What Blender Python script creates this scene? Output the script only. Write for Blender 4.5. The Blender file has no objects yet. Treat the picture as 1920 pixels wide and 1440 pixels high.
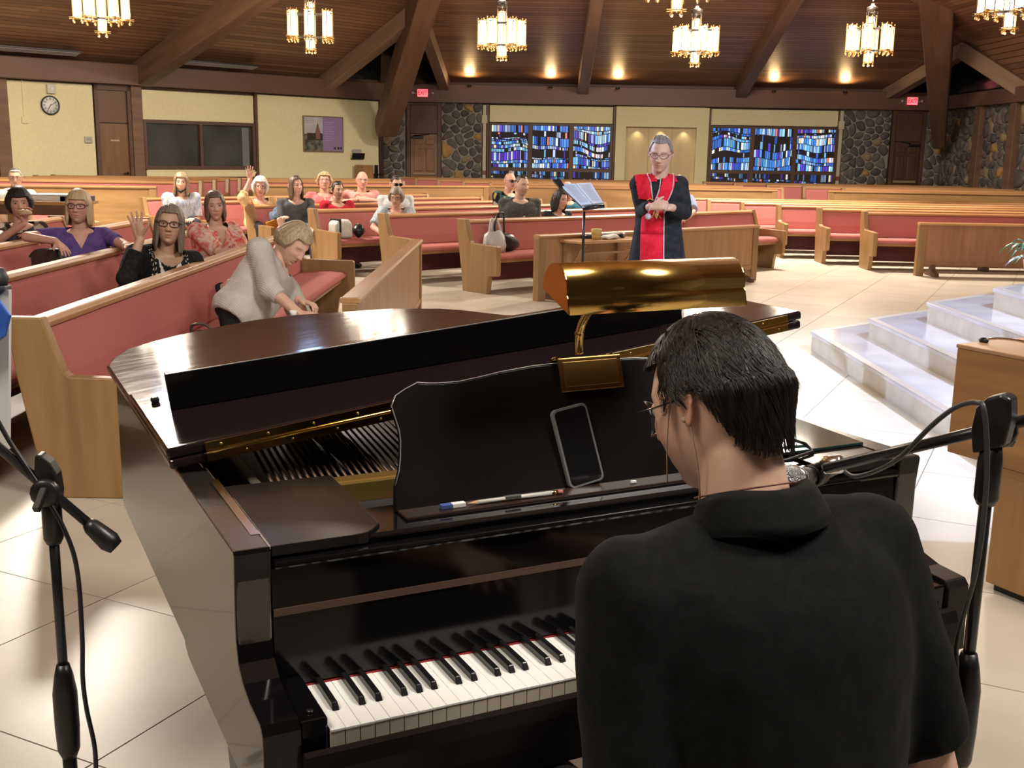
import bpy, bmesh, math, random
import numpy as np
from mathutils import Vector, Matrix, Euler
from mathutils import noise as mnoise
random.seed(7)
PI = math.pi
scn = bpy.context.scene
C = scn.collection

# ------------------------------------------------------------------ camera
CAM_H = 1.572
cd = bpy.data.cameras.new('camera'); cam = bpy.data.objects.new('camera', cd); C.objects.link(cam)
cd.sensor_width = 36.0; cd.lens = 36.0 * 2060.0 / 1920.0
cd.clip_start = 0.05; cd.clip_end = 200
_p, _r = math.radians(11.824), math.radians(0.9556)
_fw = Vector((0, math.cos(_p), -math.sin(_p))); _ri = Vector((1, 0, 0)); _up = _ri.cross(_fw)
_r2 = _ri * math.cos(_r) + _up * math.sin(_r); _u2 = -_ri * math.sin(_r) + _up * math.cos(_r)
cam.matrix_world = Matrix(((_r2.x, _u2.x, -_fw.x, 0), (_r2.y, _u2.y, -_fw.y, 0), (_r2.z, _u2.z, -_fw.z, CAM_H), (0, 0, 0, 1)))
scn.camera = cam

# ------------------------------------------------------------------ world, exposure
scn.view_settings.view_transform = 'Standard'; scn.view_settings.look = 'None'
scn.view_settings.gamma = 1.0; scn.view_settings.use_curve_mapping = False
scn.view_settings.exposure = 0.0
w = bpy.data.worlds.new('world'); scn.world = w; w.use_nodes = True
w.node_tree.nodes['Background'].inputs[0].default_value = (0.80, 0.86, 1.0, 1)
w.node_tree.nodes['Background'].inputs[1].default_value = 0.45
scn.cycles.max_bounces = 6; scn.cycles.diffuse_bounces = 3; scn.cycles.glossy_bounces = 3
scn.cycles.transmission_bounces = 3; scn.cycles.caustics_reflective = False; scn.cycles.caustics_refractive = False
scn.cycles.sample_clamp_indirect = 4.0

def lamp(name, kind, loc, energy, col, size=0.3, target=None, spot=None, blend=0.5):
    l = bpy.data.lights.new(name, kind); l.energy = energy; l.color = col
    if kind == 'AREA': l.shape = 'DISK'; l.size = size
    else: l.shadow_soft_size = size
    if spot: l.spot_size = math.radians(spot); l.spot_blend = blend
    o = bpy.data.objects.new(name, l); C.objects.link(o); o.location = loc
    if target is not None:
        o.rotation_euler = (Vector(target) - Vector(loc)).to_track_quat('-Z', 'Y').to_euler()
    return o
WARM = (1.0, 0.87, 0.70); COOL = (0.50, 0.64, 1.0)
# cool stage spots hung above the altar steps on the right
lamp('altar_spot', 'SPOT', (4.6, 4.2, 5.6), 2600, COOL, 0.15, (3.4, 6.6, 0.3), 66, 0.7)
lamp('altar_spot', 'SPOT', (6.2, 9.0, 6.0), 2600, COOL, 0.15, (3.2, 8.0, 0.2), 66, 0.8)
lamp('altar_spot', 'SPOT', (-4.0, 10.6, 3.75), 2400, COOL, 0.10, (3.8, 7.2, 0.3), 36, 0.6)
# warm fill lights added over the nave, with no fixtures of their own
lamp('nave_fill', 'AREA', (-5.2, 4.6, 6.2), 340, (1.0, 0.91, 0.78), 1.6)
lamp('nave_fill', 'AREA', (-0.8, 11.0, 6.8), 540, (1.0, 0.90, 0.76), 1.6)
lamp('nave_fill', 'AREA', (4.5, 18.5, 5.6), 1150, (1.0, 0.88, 0.72), 1.4)
lamp('nave_fill', 'AREA', (-6.2, 14.6, 5.2), 950, (1.0, 0.89, 0.74), 1.4)
lamp('front_fill', 'AREA', (-2.4, 0.2, 5.2), 210, (1.0, 0.92, 0.80), 1.8, (-1.0, 8.0, 0.5))  # soft fill pair added on the camera side to brighten faces and pews
lamp('front_fill', 'AREA', (3.2, 1.4, 5.0), 330, (1.0, 0.93, 0.84), 1.8, (-2.2, 7.5, 0.8))

# ------------------------------------------------------------------ materials
MATS = {}
def nt(m): return m.node_tree.nodes, m.node_tree.links
def mat(name, col, rough=0.5, metal=0.0, spec=None, emit=None, estr=1.0, coat=None):
    if name in MATS: return MATS[name]
    m = bpy.data.materials.new(name); m.use_nodes = True
    b = m.node_tree.nodes['Principled BSDF']
    b.inputs['Base Color'].default_value = (*col, 1); b.inputs['Roughness'].default_value = rough
    b.inputs['Metallic'].default_value = metal
    if spec is not None: b.inputs['Specular IOR Level'].default_value = spec
    if emit: b.inputs['Emission Color'].default_value = (*emit, 1); b.inputs['Emission Strength'].default_value = estr
    if coat: b.inputs['Coat Weight'].default_value = coat; b.inputs['Coat Roughness'].default_value = 0.05
    MATS[name] = m; return m
def mix_noise(m, c1, c2, scale=(1, 1, 1), nscale=5.0, detail=4.0, lo=0.35, hi=0.65, coord='Object', bump=0.0, bdist=0.002, wave=None, objrand=0.0, rough=0.5):
    n, l = nt(m); b = n['Principled BSDF']
    tc = n.new('ShaderNodeTexCoord'); mp = n.new('ShaderNodeMapping'); mp.inputs['Scale'].default_value = scale
    l.new(tc.outputs[coord], mp.inputs['Vector'])
    vec = mp.outputs['Vector']
    if objrand:
        oi = n.new('ShaderNodeObjectInfo'); ml = n.new('ShaderNodeVectorMath'); ml.operation = 'SCALE'
        cb = n.new('ShaderNodeCombineXYZ'); l.new(oi.outputs['Random'], cb.inputs[0]); l.new(oi.outputs['Random'], cb.inputs[2]); 
        l.new(cb.outputs[0], ml.inputs[0]); ml.inputs['Scale'].default_value = 37.0
        ad = n.new('ShaderNodeVectorMath'); l.new(vec, ad.inputs[0]); l.new(ml.outputs[0], ad.inputs[1]); vec = ad.outputs[0]
    if wave:
        t = n.new('ShaderNodeTexWave'); t.wave_type = 'BANDS'; t.bands_direction = wave; t.inputs['Scale'].default_value = nscale
        t.inputs['Distortion'].default_value = 7.0; t.inputs['Detail'].default_value = 3.0; t.inputs['Detail Scale'].default_value = 1.6
        fac = t.outputs['Fac']
    else:
        t = n.new('ShaderNodeTexNoise'); t.inputs['Scale'].default_value = nscale; t.inputs['Detail'].default_value = detail
        fac = t.outputs['Fac']
    l.new(vec, t.inputs['Vector'])
    r = n.new('ShaderNodeValToRGB'); r.color_ramp.elements[0].position = lo; r.color_ramp.elements[1].position = hi
    r.color_ramp.elements[0].color = (*c1, 1); r.color_ramp.elements[1].color = (*c2, 1)
    l.new(fac, r.inputs[0]); out = r.outputs[0]
    if objrand:
        hv = n.new('ShaderNodeHueSaturation'); mr = n.new('ShaderNodeMapRange'); l.new(oi.outputs['Random'], mr.inputs[0])
        mr.inputs['To Min'].default_value = 1 - objrand; mr.inputs['To Max'].default_value = 1 + objrand
        l.new(mr.outputs[0], hv.inputs['Value']); l.new(out, hv.inputs['Color']); out = hv.outputs[0]
    l.new(out, b.inputs['Base Color']); b.inputs['Roughness'].default_value = rough
    if bump:
        bm_ = n.new('ShaderNodeBump'); bm_.inputs['Strength'].default_value = bump; bm_.inputs['Distance'].default_value = bdist
        l.new(fac, bm_.inputs['Height']); l.new(bm_.outputs[0], b.inputs['Normal'])
    return m
def wood(name, c1, c2, axis='X', rough=0.4, nscale=1.3, stretch=9.0):
    if name in MATS: return MATS[name]
    m = mat(name, c1, rough)
    sc = {'X': (1, stretch, stretch), 'Y': (stretch, 1, stretch), 'Z': (stretch, stretch, 1)}[axis]
    return mix_noise(m, c1, c2, sc, nscale, 6.0, 0.3, 0.7, bump=0.05, bdist=0.001, objrand=0.10, rough=rough)

OAK = wood('oak_wood', (0.27, 0.145, 0.055), (0.38, 0.22, 0.095), 'X', 0.38)
OAKZ = wood('oak_wood_upright', (0.245, 0.135, 0.052), (0.345, 0.20, 0.085), 'Z', 0.40)
OAKP = wood('oak_panel', (0.36, 0.185, 0.080), (0.45, 0.250, 0.120), 'Z', 0.45, 2.0)
REDOAK = wood('red_oak_panel', (0.26, 0.115, 0.055), (0.34, 0.165, 0.085), 'Z', 0.45, 2.0)
FABRIC = mix_noise(mat('pew_fabric', (0.5, 0.16, 0.15), 0.95, spec=0.15), (0.40, 0.130, 0.118), (0.51, 0.185, 0.168), (1, 1, 1), 260, 2.0, 0.3, 0.7, bump=0.3, bdist=0.0008, rough=0.95)
DKWOOD = wood('dark_wood', (0.080, 0.038, 0.022), (0.125, 0.060, 0.034), 'X', 0.5)
BEAMW = wood('beam_wood', (0.15, 0.080, 0.045), (0.22, 0.125, 0.072), 'X', 0.55, 0.8)
BEAML = wood('light_beam_wood', (0.26, 0.165, 0.105), (0.36, 0.235, 0.155), 'X', 0.6, 0.8)
BROWN = mat('fascia_brown', (0.155, 0.080, 0.052), 0.5)
YELLOW = mix_noise(mat('yellow_plaster', (0.7, 0.62, 0.33), 0.9), (0.76, 0.69, 0.41), (0.82, 0.75, 0.47), (1, 1, 1), 18, 5, 0.3, 0.7, bump=0.25, bdist=0.004, rough=0.9)
CREAM = mat('cream_trim', (0.60, 0.53, 0.40), 0.6)
BLACK = mat('black_plastic', (0.012, 0.012, 0.013), 0.35)
BLACKM = mat('black_metal', (0.015, 0.015, 0.016), 0.28, 0.0)
WHITE = mat('white_paper', (0.8, 0.8, 0.78), 0.7)
BRASS = mat('brass', (0.78, 0.52, 0.16), 0.16, 1.0)
BRASSD = mat('aged_brass', (0.42, 0.26, 0.09), 0.30, 1.0)
CHROME = mat('chrome', (0.7, 0.7, 0.72), 0.18, 1.0)
def glass_mat(name, tint, trans=0.15):
    m = mat(name, tint, 0.05); return m

# ------------------------------------------------------------------ mesh helpers
class MB:
    def __init__(s): s.v = []; s.f = []; s.m = []; s.sm = []
    def add(s, vs, fs, mi=0, smooth=False, mtx=None):
        o = len(s.v)
        if mtx is not None: vs = [tuple(mtx @ Vector(q)) for q in vs]
        s.v += [tuple(q) for q in vs]; s.f += [tuple(i + o for i in f) for f in fs]
        s.m += [mi] * len(fs); s.sm += [smooth] * len(fs); return s
    def box(s, x0, x1, y0, y1, z0, z1, mi=0, mtx=None):
        return s.add([(x0,y0,z0),(x1,y0,z0),(x1,y1,z0),(x0,y1,z0),(x0,y0,z1),(x1,y0,z1),(x1,y1,z1),(x0,y1,z1)],
                     [(3,2,1,0),(4,5,6,7),(0,1,5,4),(1,2,6,5),(2,3,7,6),(3,0,4,7)], mi, False, mtx)
    def prism(s, poly, axis, a, b, mi=0, smooth=False, mtx=None):
        """poly: 2-D outline; axis 'x': (y,z), 'y': (x,z), 'z': (x,y)"""
        def P(q, t): return (t, q[0], q[1]) if axis == 'x' else ((q[0], t, q[1]) if axis == 'y' else (q[0], q[1], t))
        n = len(poly); area = sum(poly[i][0]*poly[(i+1)%n][1]-poly[(i+1)%n][0]*poly[i][1] for i in range(n))
        if (area < 0) != (axis == 'y'): poly = poly[::-1]
        if a > b: a, b = b, a
        vs = [P(q, a) for q in poly] + [P(q, b) for q in poly]
        fs = [tuple(range(n))[::-1], tuple(range(n, 2*n))]
        o = len(s.f); s.add(vs, fs, mi, False, mtx); base = len(s.v) - 2*n
        for i in range(n):
            j = (i+1) % n; s.f.append((base+i, base+j, base+n+j, base+n+i)); s.m.append(mi); s.sm.append(smooth)
        return s
    def tube(s, pts, rad, seg=10, mi=0, cap=True, mtx=None, sx=1.0):
        pts = [Vector(q) for q in pts]; n = len(pts)
        rad = rad if isinstance(rad, (list, tuple)) else [rad] * n
        vs = []; up = None
        for i in range(n):
            t = (pts[min(i+1, n-1)] - pts[max(i-1, 0)])
            if t.length < 1e-9: t = Vector((0, 0, 1))
            t.normalize()
            if up is None:
                up = Vector((0, 0, 1)) if abs(t.z) < 0.9 else Vector((1, 0, 0))
            sd = t.cross(up)
            if sd.length < 1e-6: sd = t.cross(Vector((0.3, 0.9, 0.1)))
            sd.normalize(); u2 = sd.cross(t).normalized(); up = u2
            for k in range(seg):
                a = 2*PI*k/seg; vs.append(pts[i] + (sd*math.cos(a)*sx + u2*math.sin(a)) * rad[i])
        fs = [(i*seg+k, i*seg+(k+1) % seg, (i+1)*seg+(k+1) % seg, (i+1)*seg+k) for i in range(n-1) for k in range(seg)]
        s.add(vs, fs, mi, True, mtx)
        if cap:
            b = len(s.v) - len(vs)
            s.f.append(tuple(b+k for k in range(seg))[::-1]); s.f.append(tuple(b+(n-1)*seg+k for k in range(seg))); s.m += [mi]*2; s.sm += [False]*2
        return s
    def lathe(s, prof, seg=20, mi=0, mtx=None, axis='z'):
        vs = []; n = len(prof)
        for r, z in prof:
            for k in range(seg):
                a = 2*PI*k/seg; x, y = r*math.cos(a), r*math.sin(a)
                vs.append((x, y, z) if axis == 'z' else ((z, x, y) if axis == 'x' else (y, z, x)))
        fs = [(i*seg+k, i*seg+(k+1) % seg, (i+1)*seg+(k+1) % seg, (i+1)*seg+k) for i in range(n-1) for k in range(seg)]
        fs += [tuple(range(seg))[::-1], tuple((n-1)*seg+k for k in range(seg))]
        return s.add(vs, fs, mi, True, mtx)
    def ball(s, c, r, seg=12, rings=8, mi=0, mtx=None):
        r = r if isinstance(r, (tuple, list)) else (r, r, r); vs = []; fs = []
        for i in range(1, rings):
            t = PI*i/rings
            for k in range(seg):
                a = 2*PI*k/seg; vs.append((c[0]+r[0]*math.sin(t)*math.cos(a), c[1]+r[1]*math.sin(t)*math.sin(a), c[2]+r[2]*math.cos(t)))
        top = len(vs); vs.append((c[0], c[1], c[2]+r[2])); bot = len(vs); vs.append((c[0], c[1], c[2]-r[2]))
        for i in range(rings-2):
            for k in range(seg): fs.append((i*seg+k, (i+1)*seg+k, (i+1)*seg+(k+1) % seg, i*seg+(k+1) % seg))
        for k in range(seg):
            fs.append((top, k, (k+1) % seg)); b = (rings-2)*seg; fs.append((bot, b+(k+1) % seg, b+k))
        return s.add(vs, fs, mi, True, mtx)
    def mesh(s, name, mats):
        me = bpy.data.meshes.new(name); me.from_pydata(s.v, [], s.f)
        for m in (mats if isinstance(mats, (list, tuple)) else [mats]): me.materials.append(m)
        me.polygons.foreach_set('material_index', s.m); me.polygons.foreach_set('use_smooth', s.sm); me.update(); return me
    def build(s, name, mats, parent=None, bevel=0.0, bseg=2, loc=None, rotz=0.0):
        o = bpy.data.objects.new(name, s.mesh(name, mats)); C.objects.link(o)
        if parent is not None: o.parent = parent
        if loc is not None: o.location = loc
        if rotz: o.rotation_euler = (0, 0, rotz)
        if bevel:
            md = o.modifiers.new('bevel', 'BEVEL'); md.width = bevel; md.segments = bseg; md.limit_method = 'ANGLE'; md.angle_limit = math.radians(40)
        return o
def tag(o, label=None, cat=None, group=None, kind=None):
    if label: o['label'] = label
    if cat: o['category'] = cat
    if group: o['group'] = group
    if kind: o['kind'] = kind
    return o
def thing(name, label, cat, loc=(0, 0, 0), rotz=0.0, group=None):
    o = bpy.data.objects.new(name, None); C.objects.link(o); o.empty_display_size = 0.1
    o.location = loc; o.rotation_euler = (0, 0, rotz); return tag(o, label, cat, group)
def struct(o): o['kind'] = 'structure'; return o
def inst(mesh, name, parent=None, loc=(0, 0, 0), rot=(0, 0, 0), scale=(1, 1, 1)):
    o = bpy.data.objects.new(name, mesh); C.objects.link(o); o.parent = parent; o.location = loc; o.rotation_euler = rot; o.scale = scale; return o
def copy_tree(o, parent=None):
    c = o.copy(); C.objects.link(c)
    if parent is not None: c.parent = parent
    for ch in list(o.children): copy_tree(ch, c)
    return c
def fresh(o):   # smooth-shade helper
    for p in o.data.polygons: p.use_smooth = True
    return o
# ================================================================== ROOM SHELL
WY = 30.3                                     # centre back wall plane
LA = Vector((-10.0, 22.3, 0)); LU = Vector((.6965, .7175, 0))
ML = Matrix(((LU.x, -LU.y, 0, LA.x), (LU.y, LU.x, 0, LA.y), (0, 0, 1, 0), (0, 0, 0, 1)))   # left wall frame: x along, -y into the room
MC = Matrix.Translation((0, WY, 0))           # centre wall frame
RX = 11.5
MR = Matrix(((0, 1, 0, RX), (-1, 0, 0, 0), (0, 0, 1, 0), (0, 0, 0, 1)))  # right wall: local x = -world y, -y into the room (-x)
def wob(mb, name, m, M, parent=None, bevel=0, kind=None):
    o = mb.build(name, m, parent, bevel)
    if parent is None: o.matrix_world = M
    if kind: o['kind'] = kind
    return o
# plank ceiling material (uv: u along the boards, v across them, metres)
def plank_mat(name, c1, c2, pitch):
    m = mat(name, c1, 0.42); n, l = nt(m); b = n['Principled BSDF']
    uv = n.new('ShaderNodeUVMap'); sp = n.new('ShaderNodeSeparateXYZ'); l.new(uv.outputs[0], sp.inputs[0])
    dv = n.new('ShaderNodeMath'); dv.operation = 'DIVIDE'; dv.inputs[1].default_value = pitch; l.new(sp.outputs[1], dv.inputs[0])
    fl = n.new('ShaderNodeMath'); fl.operation = 'FLOOR'; l.new(dv.outputs[0], fl.inputs[0])
    fr = n.new('ShaderNodeMath'); fr.operation = 'FRACT'; l.new(dv.outputs[0], fr.inputs[0])
    ud = n.new('ShaderNodeMath'); ud.operation = 'DIVIDE'; ud.inputs[1].default_value = 3.1; l.new(sp.outputs[0], ud.inputs[0])
    wn0 = n.new('ShaderNodeTexWhiteNoise'); wn0.noise_dimensions = '1D'; l.new(fl.outputs[0], wn0.inputs['W'])
    ua = n.new('ShaderNodeMath'); l.new(ud.outputs[0], ua.inputs[0]); l.new(wn0.outputs['Value'], ua.inputs[1])
    uf = n.new('ShaderNodeMath'); uf.operation = 'FLOOR'; l.new(ua.outputs[0], uf.inputs[0])
    cb = n.new('ShaderNodeCombineXYZ'); l.new(fl.outputs[0], cb.inputs[0]); l.new(uf.outputs[0], cb.inputs[1])
    wn = n.new('ShaderNodeTexWhiteNoise'); wn.noise_dimensions = '2D'; l.new(cb.outputs[0], wn.inputs['Vector'])
    mx = n.new('ShaderNodeMix'); mx.data_type = 'RGBA'; mx.inputs[6].default_value = (*c1, 1); mx.inputs[7].default_value = (*c2, 1); l.new(wn.outputs['Value'], mx.inputs[0])
    gp = n.new('ShaderNodeMath'); gp.operation = 'LESS_THAN'; gp.inputs[1].default_value = 0.12; l.new(fr.outputs[0], gp.inputs[0])
    m2 = n.new('ShaderNodeMix'); m2.data_type = 'RGBA'; m2.inputs[7].default_value = (c1[0]*.3, c1[1]*.3, c1[2]*.3, 1); l.new(gp.outputs[0], m2.inputs[0]); l.new(mx.outputs[2], m2.inputs[6])
    l.new(m2.outputs[2], b.inputs['Base Color'])
    bp = n.new('ShaderNodeBump'); bp.inputs['Strength'].default_value = 0.5; bp.inputs['Distance'].default_value = 0.02; bp.invert = True
    l.new(gp.outputs[0], bp.inputs['Height']); l.new(bp.outputs[0], b.inputs['Normal']); return m
PLANK = plank_mat('ceiling_boards', (0.20, 0.105, 0.056), (0.34, 0.185, 0.10), 0.13)
def surf(name, pts, o_uv, udir, vdir, m):
    me = bpy.data.meshes.new(name); me.from_pydata([tuple(q) for q in pts], [], [tuple(range(len(pts)))]); me.materials.append(m)
    uvl = me.uv_layers.new(name='UVMap')
    for lp in me.loops:
        d = Vector(pts[lp.vertex_index]) - Vector(o_uv); uvl.data[lp.index].uv = (d.dot(Vector(udir)), d.dot(Vector(vdir)))
    o = bpy.data.objects.new(name, me); C.objects.link(o); return struct(o)
ZE = 3.42
def zc(x, y): return ZE + (WY - y) * .28
NL = Vector((LU.y, -LU.x, 0))
def zl(x, y): return 3.30 + max(0, (Vector((x, y, 0)) - LA).dot(NL)) * .28
PR, Q, PL = (-1.9, WY, ZE), (-2.2, 25.3, 4.80), (-4.75, 27.70, 3.30)
PL2, Q2, PR2 = (9.85, WY, ZE), (10.55, 27.0, 4.32), (RX, 25.4, 3.28)
APX = (1.14, 17.2, 7.05); RID = (1.14, -6.0, 7.05)
K1 = (-3.56, WY, 3.3)
surf('ceiling', [PR, PL2, Q2, APX, Q], (0, WY, ZE), (1, 0, 0), (0, -.963, .27), PLANK)
surf('ceiling', [(-15.57, 16.56, 3.30), PL, Q, APX], tuple(LA), tuple(LU), tuple(NL * .963 + Vector((0, 0, .27))), PLANK)
surf('ceiling', [PR2, (RX, -6, 3.28), RID, APX, Q2], (RX, 0, 3.28), (0, 1, 0), (-.963, 0, .27), PLANK)
surf('ceiling', [(-15.57, 16.56, 3.30), APX, RID, (-15.57, -6, 3.30)], (-15.57, 0, 3.3), (0, 1, 0), (.963, 0, .27), PLANK)
# corner dormers (dark glazed gables between the roof slopes)
DARKG = mat('dark_window_glass', (0.012, 0.018, 0.020), 0.12)
DORM = mat('dormer_boards', (0.045, 0.025, 0.018), 0.6)
def dormer(a, q, b, corner, apexz):
    ap = ((a[0]+b[0])/2*.35 + corner[0]*.65, (a[1]+b[1])/2*.35 + corner[1]*.65, apexz)
    for s, nm in ((a, 'ceiling'), (b, 'ceiling')):
        me = bpy.data.meshes.new(nm); me.from_pydata([s, q, ap], [], [(0, 1, 2)]); me.materials.append(DORM); o = bpy.data.objects.new(nm, me); C.objects.link(o); struct(o)
    me = bpy.data.meshes.new('window'); me.from_pydata([a, ap, b, (corner[0], corner[1], min(a[2], b[2]) - .1)], [], [(0, 1, 3), (1, 2, 3)]); me.materials.append(DARKG)
    o = bpy.data.objects.new('window_9' if a[0] < 0 else 'window_10', me); C.objects.link(o); struct(o)
dormer(PR, Q, PL, (-3.56, 29.6), 4.95); dormer(PL2, Q2, PR2, (RX, WY), 4.5)
# walls
def wallbox(name, M, x0, x1, z0, z1, m, th=0.2):
    return struct(wob(MB().box(x0, x1, 0, th, z0, z1), name, m, M))
DKB = mat('wall_brown', (0.12, 0.062, 0.040), 0.55)
wallbox('wall_left', ML, -8, 9.25, 0, 3.35, DKB)
wallbox('wall_back', MC, -3.62, RX + .2, 0, 3.45, DKB)
wallbox('wall_corner', Matrix(((0, 1, 0, -3.56), (1, 0, 0, 0), (0, 0, 1, 0), (0, 0, 0, 1))), 28.9, 30.4, 0, 3.35, DKB, -0.15)
STW = mat('stone_mortar', (0.30, 0.275, 0.235), 0.9)
wallbox('wall_right', MR, -30.4, 6.2, 0, 3.35, STW)
o = MB().box(-15.8, RX + .2, -6.2, -6, 0, 7.1).build('wall_rear', mat('rear_plaster', (0.10, 0.075, 0.055), 0.9)); struct(o)
o = MB().box(-15.8, -15.57, -6, 16.6, 0, 3.4).build('wall_far_left', mat('rear_plaster', (0.10, 0.075, 0.055), 0.9)); struct(o)
# fascia beams
for nm, M, a, b, z0, z1 in (('trim_1', ML, -8, 9.3, 2.86, 3.27), ('trim_2', MC, -3.62, 11.3, 2.88, 3.34), ('trim_3', MR, -30.1, 6, 2.90, 3.24)):
    struct(wob(MB().box(a, b, -.28, 0, z0, z1), nm, BROWN, M, bevel=.01))
# left ceiling vent strips
GREYV = mat('grey_vent_metal', (0.30, 0.27, 0.23), 0.5)
for i, (s0, s1) in enumerate(((-2.5, 1.2), (3.0, 5.3))):
    t = thing('air_vent', ('long pale linear air vent high on the left wall at the picture edge', 'pale linear air vent high on the left wall between two ceiling beams')[i], 'vent')
    t.matrix_world = ML @ Matrix.Translation((s0, -.45, 3.34))
    for k in range(3): MB().box(0, s1-s0, -.03 - k*.09, .0 - k*.09, .02*k, .035 + .02*k).build('slat', GREYV, t)
    MB().box(-.02, s1-s0+.02, -.26, .06, .06, .085).build('backing', BLACK, t)

# ---- ceiling beams
def beam(name, a, b, w, d, m, label=None, up=Vector((0, 0, 1)), taper=1.0):
    a, b = Vector(a), Vector(b); t = (b-a); L = t.length; t.normalize(); s = t.cross(up).normalized(); u = s.cross(t)
    M = Matrix(((t.x, s.x, u.x, a.x), (t.y, s.y, u.y, a.y), (t.z, s.z, u.z, a.z), (0, 0, 0, 1)))
    mb = MB(); w0, d0 = w*taper, d*taper
    mb.add([(0,-w0/2,-d0),(L,-w/2,-d),(L,w/2,-d),(0,w0/2,-d0),(0,-w0/2,0),(L,-w/2,0),(L,w/2,0),(0,w0/2,0)],
           [(3,2,1,0),(4,5,6,7),(0,1,5,4),(1,2,6,5),(2,3,7,6),(3,0,4,7)])
    o = mb.build(name, m, None, .015); o.matrix_world = M
    return struct(o)
tn = [0]
def trim():
    tn[0] += 1; return 'trim_%d' % (10 + tn[0])
def onL(s, d, dz=0):
    q = LA + LU*s + NL*d; return (q.x, q.y, 3.30 + d*.28 + dz)
beam(trim(), onL(2.77, .0, .02), onL(2.77, 11.3, .02), .34, .50, BEAMW)
beam(trim(), onL(-4.5, .0, .02), onL(-4.5, 11.3, .02), .34, .50, BEAMW)
beam(trim(), (1.75, WY, ZE), (1.55, 17.6, ZE+12.7*.28), .28, .34, BEAML)
beam(trim(), (5.93, WY, ZE), (5.75, 21.2, ZE+9.1*.28), .28, .36, BEAMW)
# valley rafters at the corner dormers
beam(trim(), PR, Q, .26, .30, BEAML); beam(trim(), PL, Q, .30, .36, BEAML)
beam(trim(), PL2, Q2, .26, .32, BEAML); beam(trim(), PR2, Q2, .26, .36, BEAML)
# the big laminated corner legs
def leg(name, a, b, w0, d0, w1, d1, rnd):
    a, b = Vector(a), Vector(b); t = (b-a); L = t.length; t.normalize(); s = t.cross(Vector((0, 0, 1))).normalized(); u = s.cross(t)
    M = Matrix(((t.x, s.x, u.x, a.x), (t.y, s.y, u.y, a.y), (t.z, s.z, u.z, a.z), (0, 0, 0, 1)))
    mb = MB(); prof = []
    n = 8
    low = [(rnd*(1-math.cos(PI/2*i/n)), -d0/2*math.sin(PI/2*i/n)) for i in range(n+1)]
    poly = [(x, z) for x, z in low] + [(L, -d1/2), (L, d1/2)] + [(x, -z) for x, z in low[::-1][:-1]]
    mb2 = MB(); N = len(poly)
    def hw(x): return (w0 + (w1-w0)*x/L)/2
    vs = [(x, -hw(x), z) for x, z in poly] + [(x, hw(x), z) for x, z in poly]
    fs = [tuple(range(N)), tuple(range(N, 2*N))[::-1]] + [((i+1) % N, i, N+i, N+(i+1) % N) for i in range(N)]
    mb.add(vs, fs); o = mb.build(name, m_leg, None, .03); o.matrix_world = M; return struct(o)
m_leg = BEAMW
leg(trim(), (-3.30, 28.35, 2.08), (-.95, 21.8, 7.1), .50, .52, .50, .80, .16)
leg(trim(), (11.02, 29.3, 1.95), (7.6, 21.6, 7.3), .30, .30, .95, 1.55, .14)

# ---- stones: jittered voronoi cells, each cell one rounded stone
STONE_COLS = [(0.105, 0.092, 0.075), (0.135, 0.118, 0.095), (0.085, 0.078, 0.068), (0.16, 0.135, 0.10), (0.12, 0.10, 0.085), (0.10, 0.095, 0.082)]
STONES = [mix_noise(mat('stone_%d' % i, c, 0.85), tuple(x*.75 for x in c), tuple(x*1.3 for x in c), (1, 1, 1), 9, 5, .3, .7, bump=.5, bdist=.01, rough=.85) for i, c in enumerate(STONE_COLS)]
OCHRE = mix_noise(mat('stone_ochre', (0.42, 0.24, 0.07), 0.85), (0.36, 0.19, 0.05), (0.48, 0.31, 0.11), (1, 1, 1), 9, 5, .3, .7, bump=.5, bdist=.01, rough=.85)
TAN = mix_noise(mat('stone_tan', (0.30, 0.22, 0.12), 0.85), (0.24, 0.18, 0.10), (0.36, 0.27, 0.16), (1, 1, 1), 9, 5, .3, .7, bump=.5, bdist=.01, rough=.85)
def clip_poly(P, n, c):
    out = []
    for i in range(len(P)):
        a, b = P[i], P[(i+1) % len(P)]; da, db = a[0]*n[0]+a[1]*n[1]-c, b[0]*n[0]+b[1]*n[1]-c
        if da <= 0: out.append(a)
        if (da < 0) != (db < 0):
            t = da/(da-db); out.append((a[0]+(b[0]-a[0])*t, a[1]+(b[1]-a[1])*t))
    return out
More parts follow.
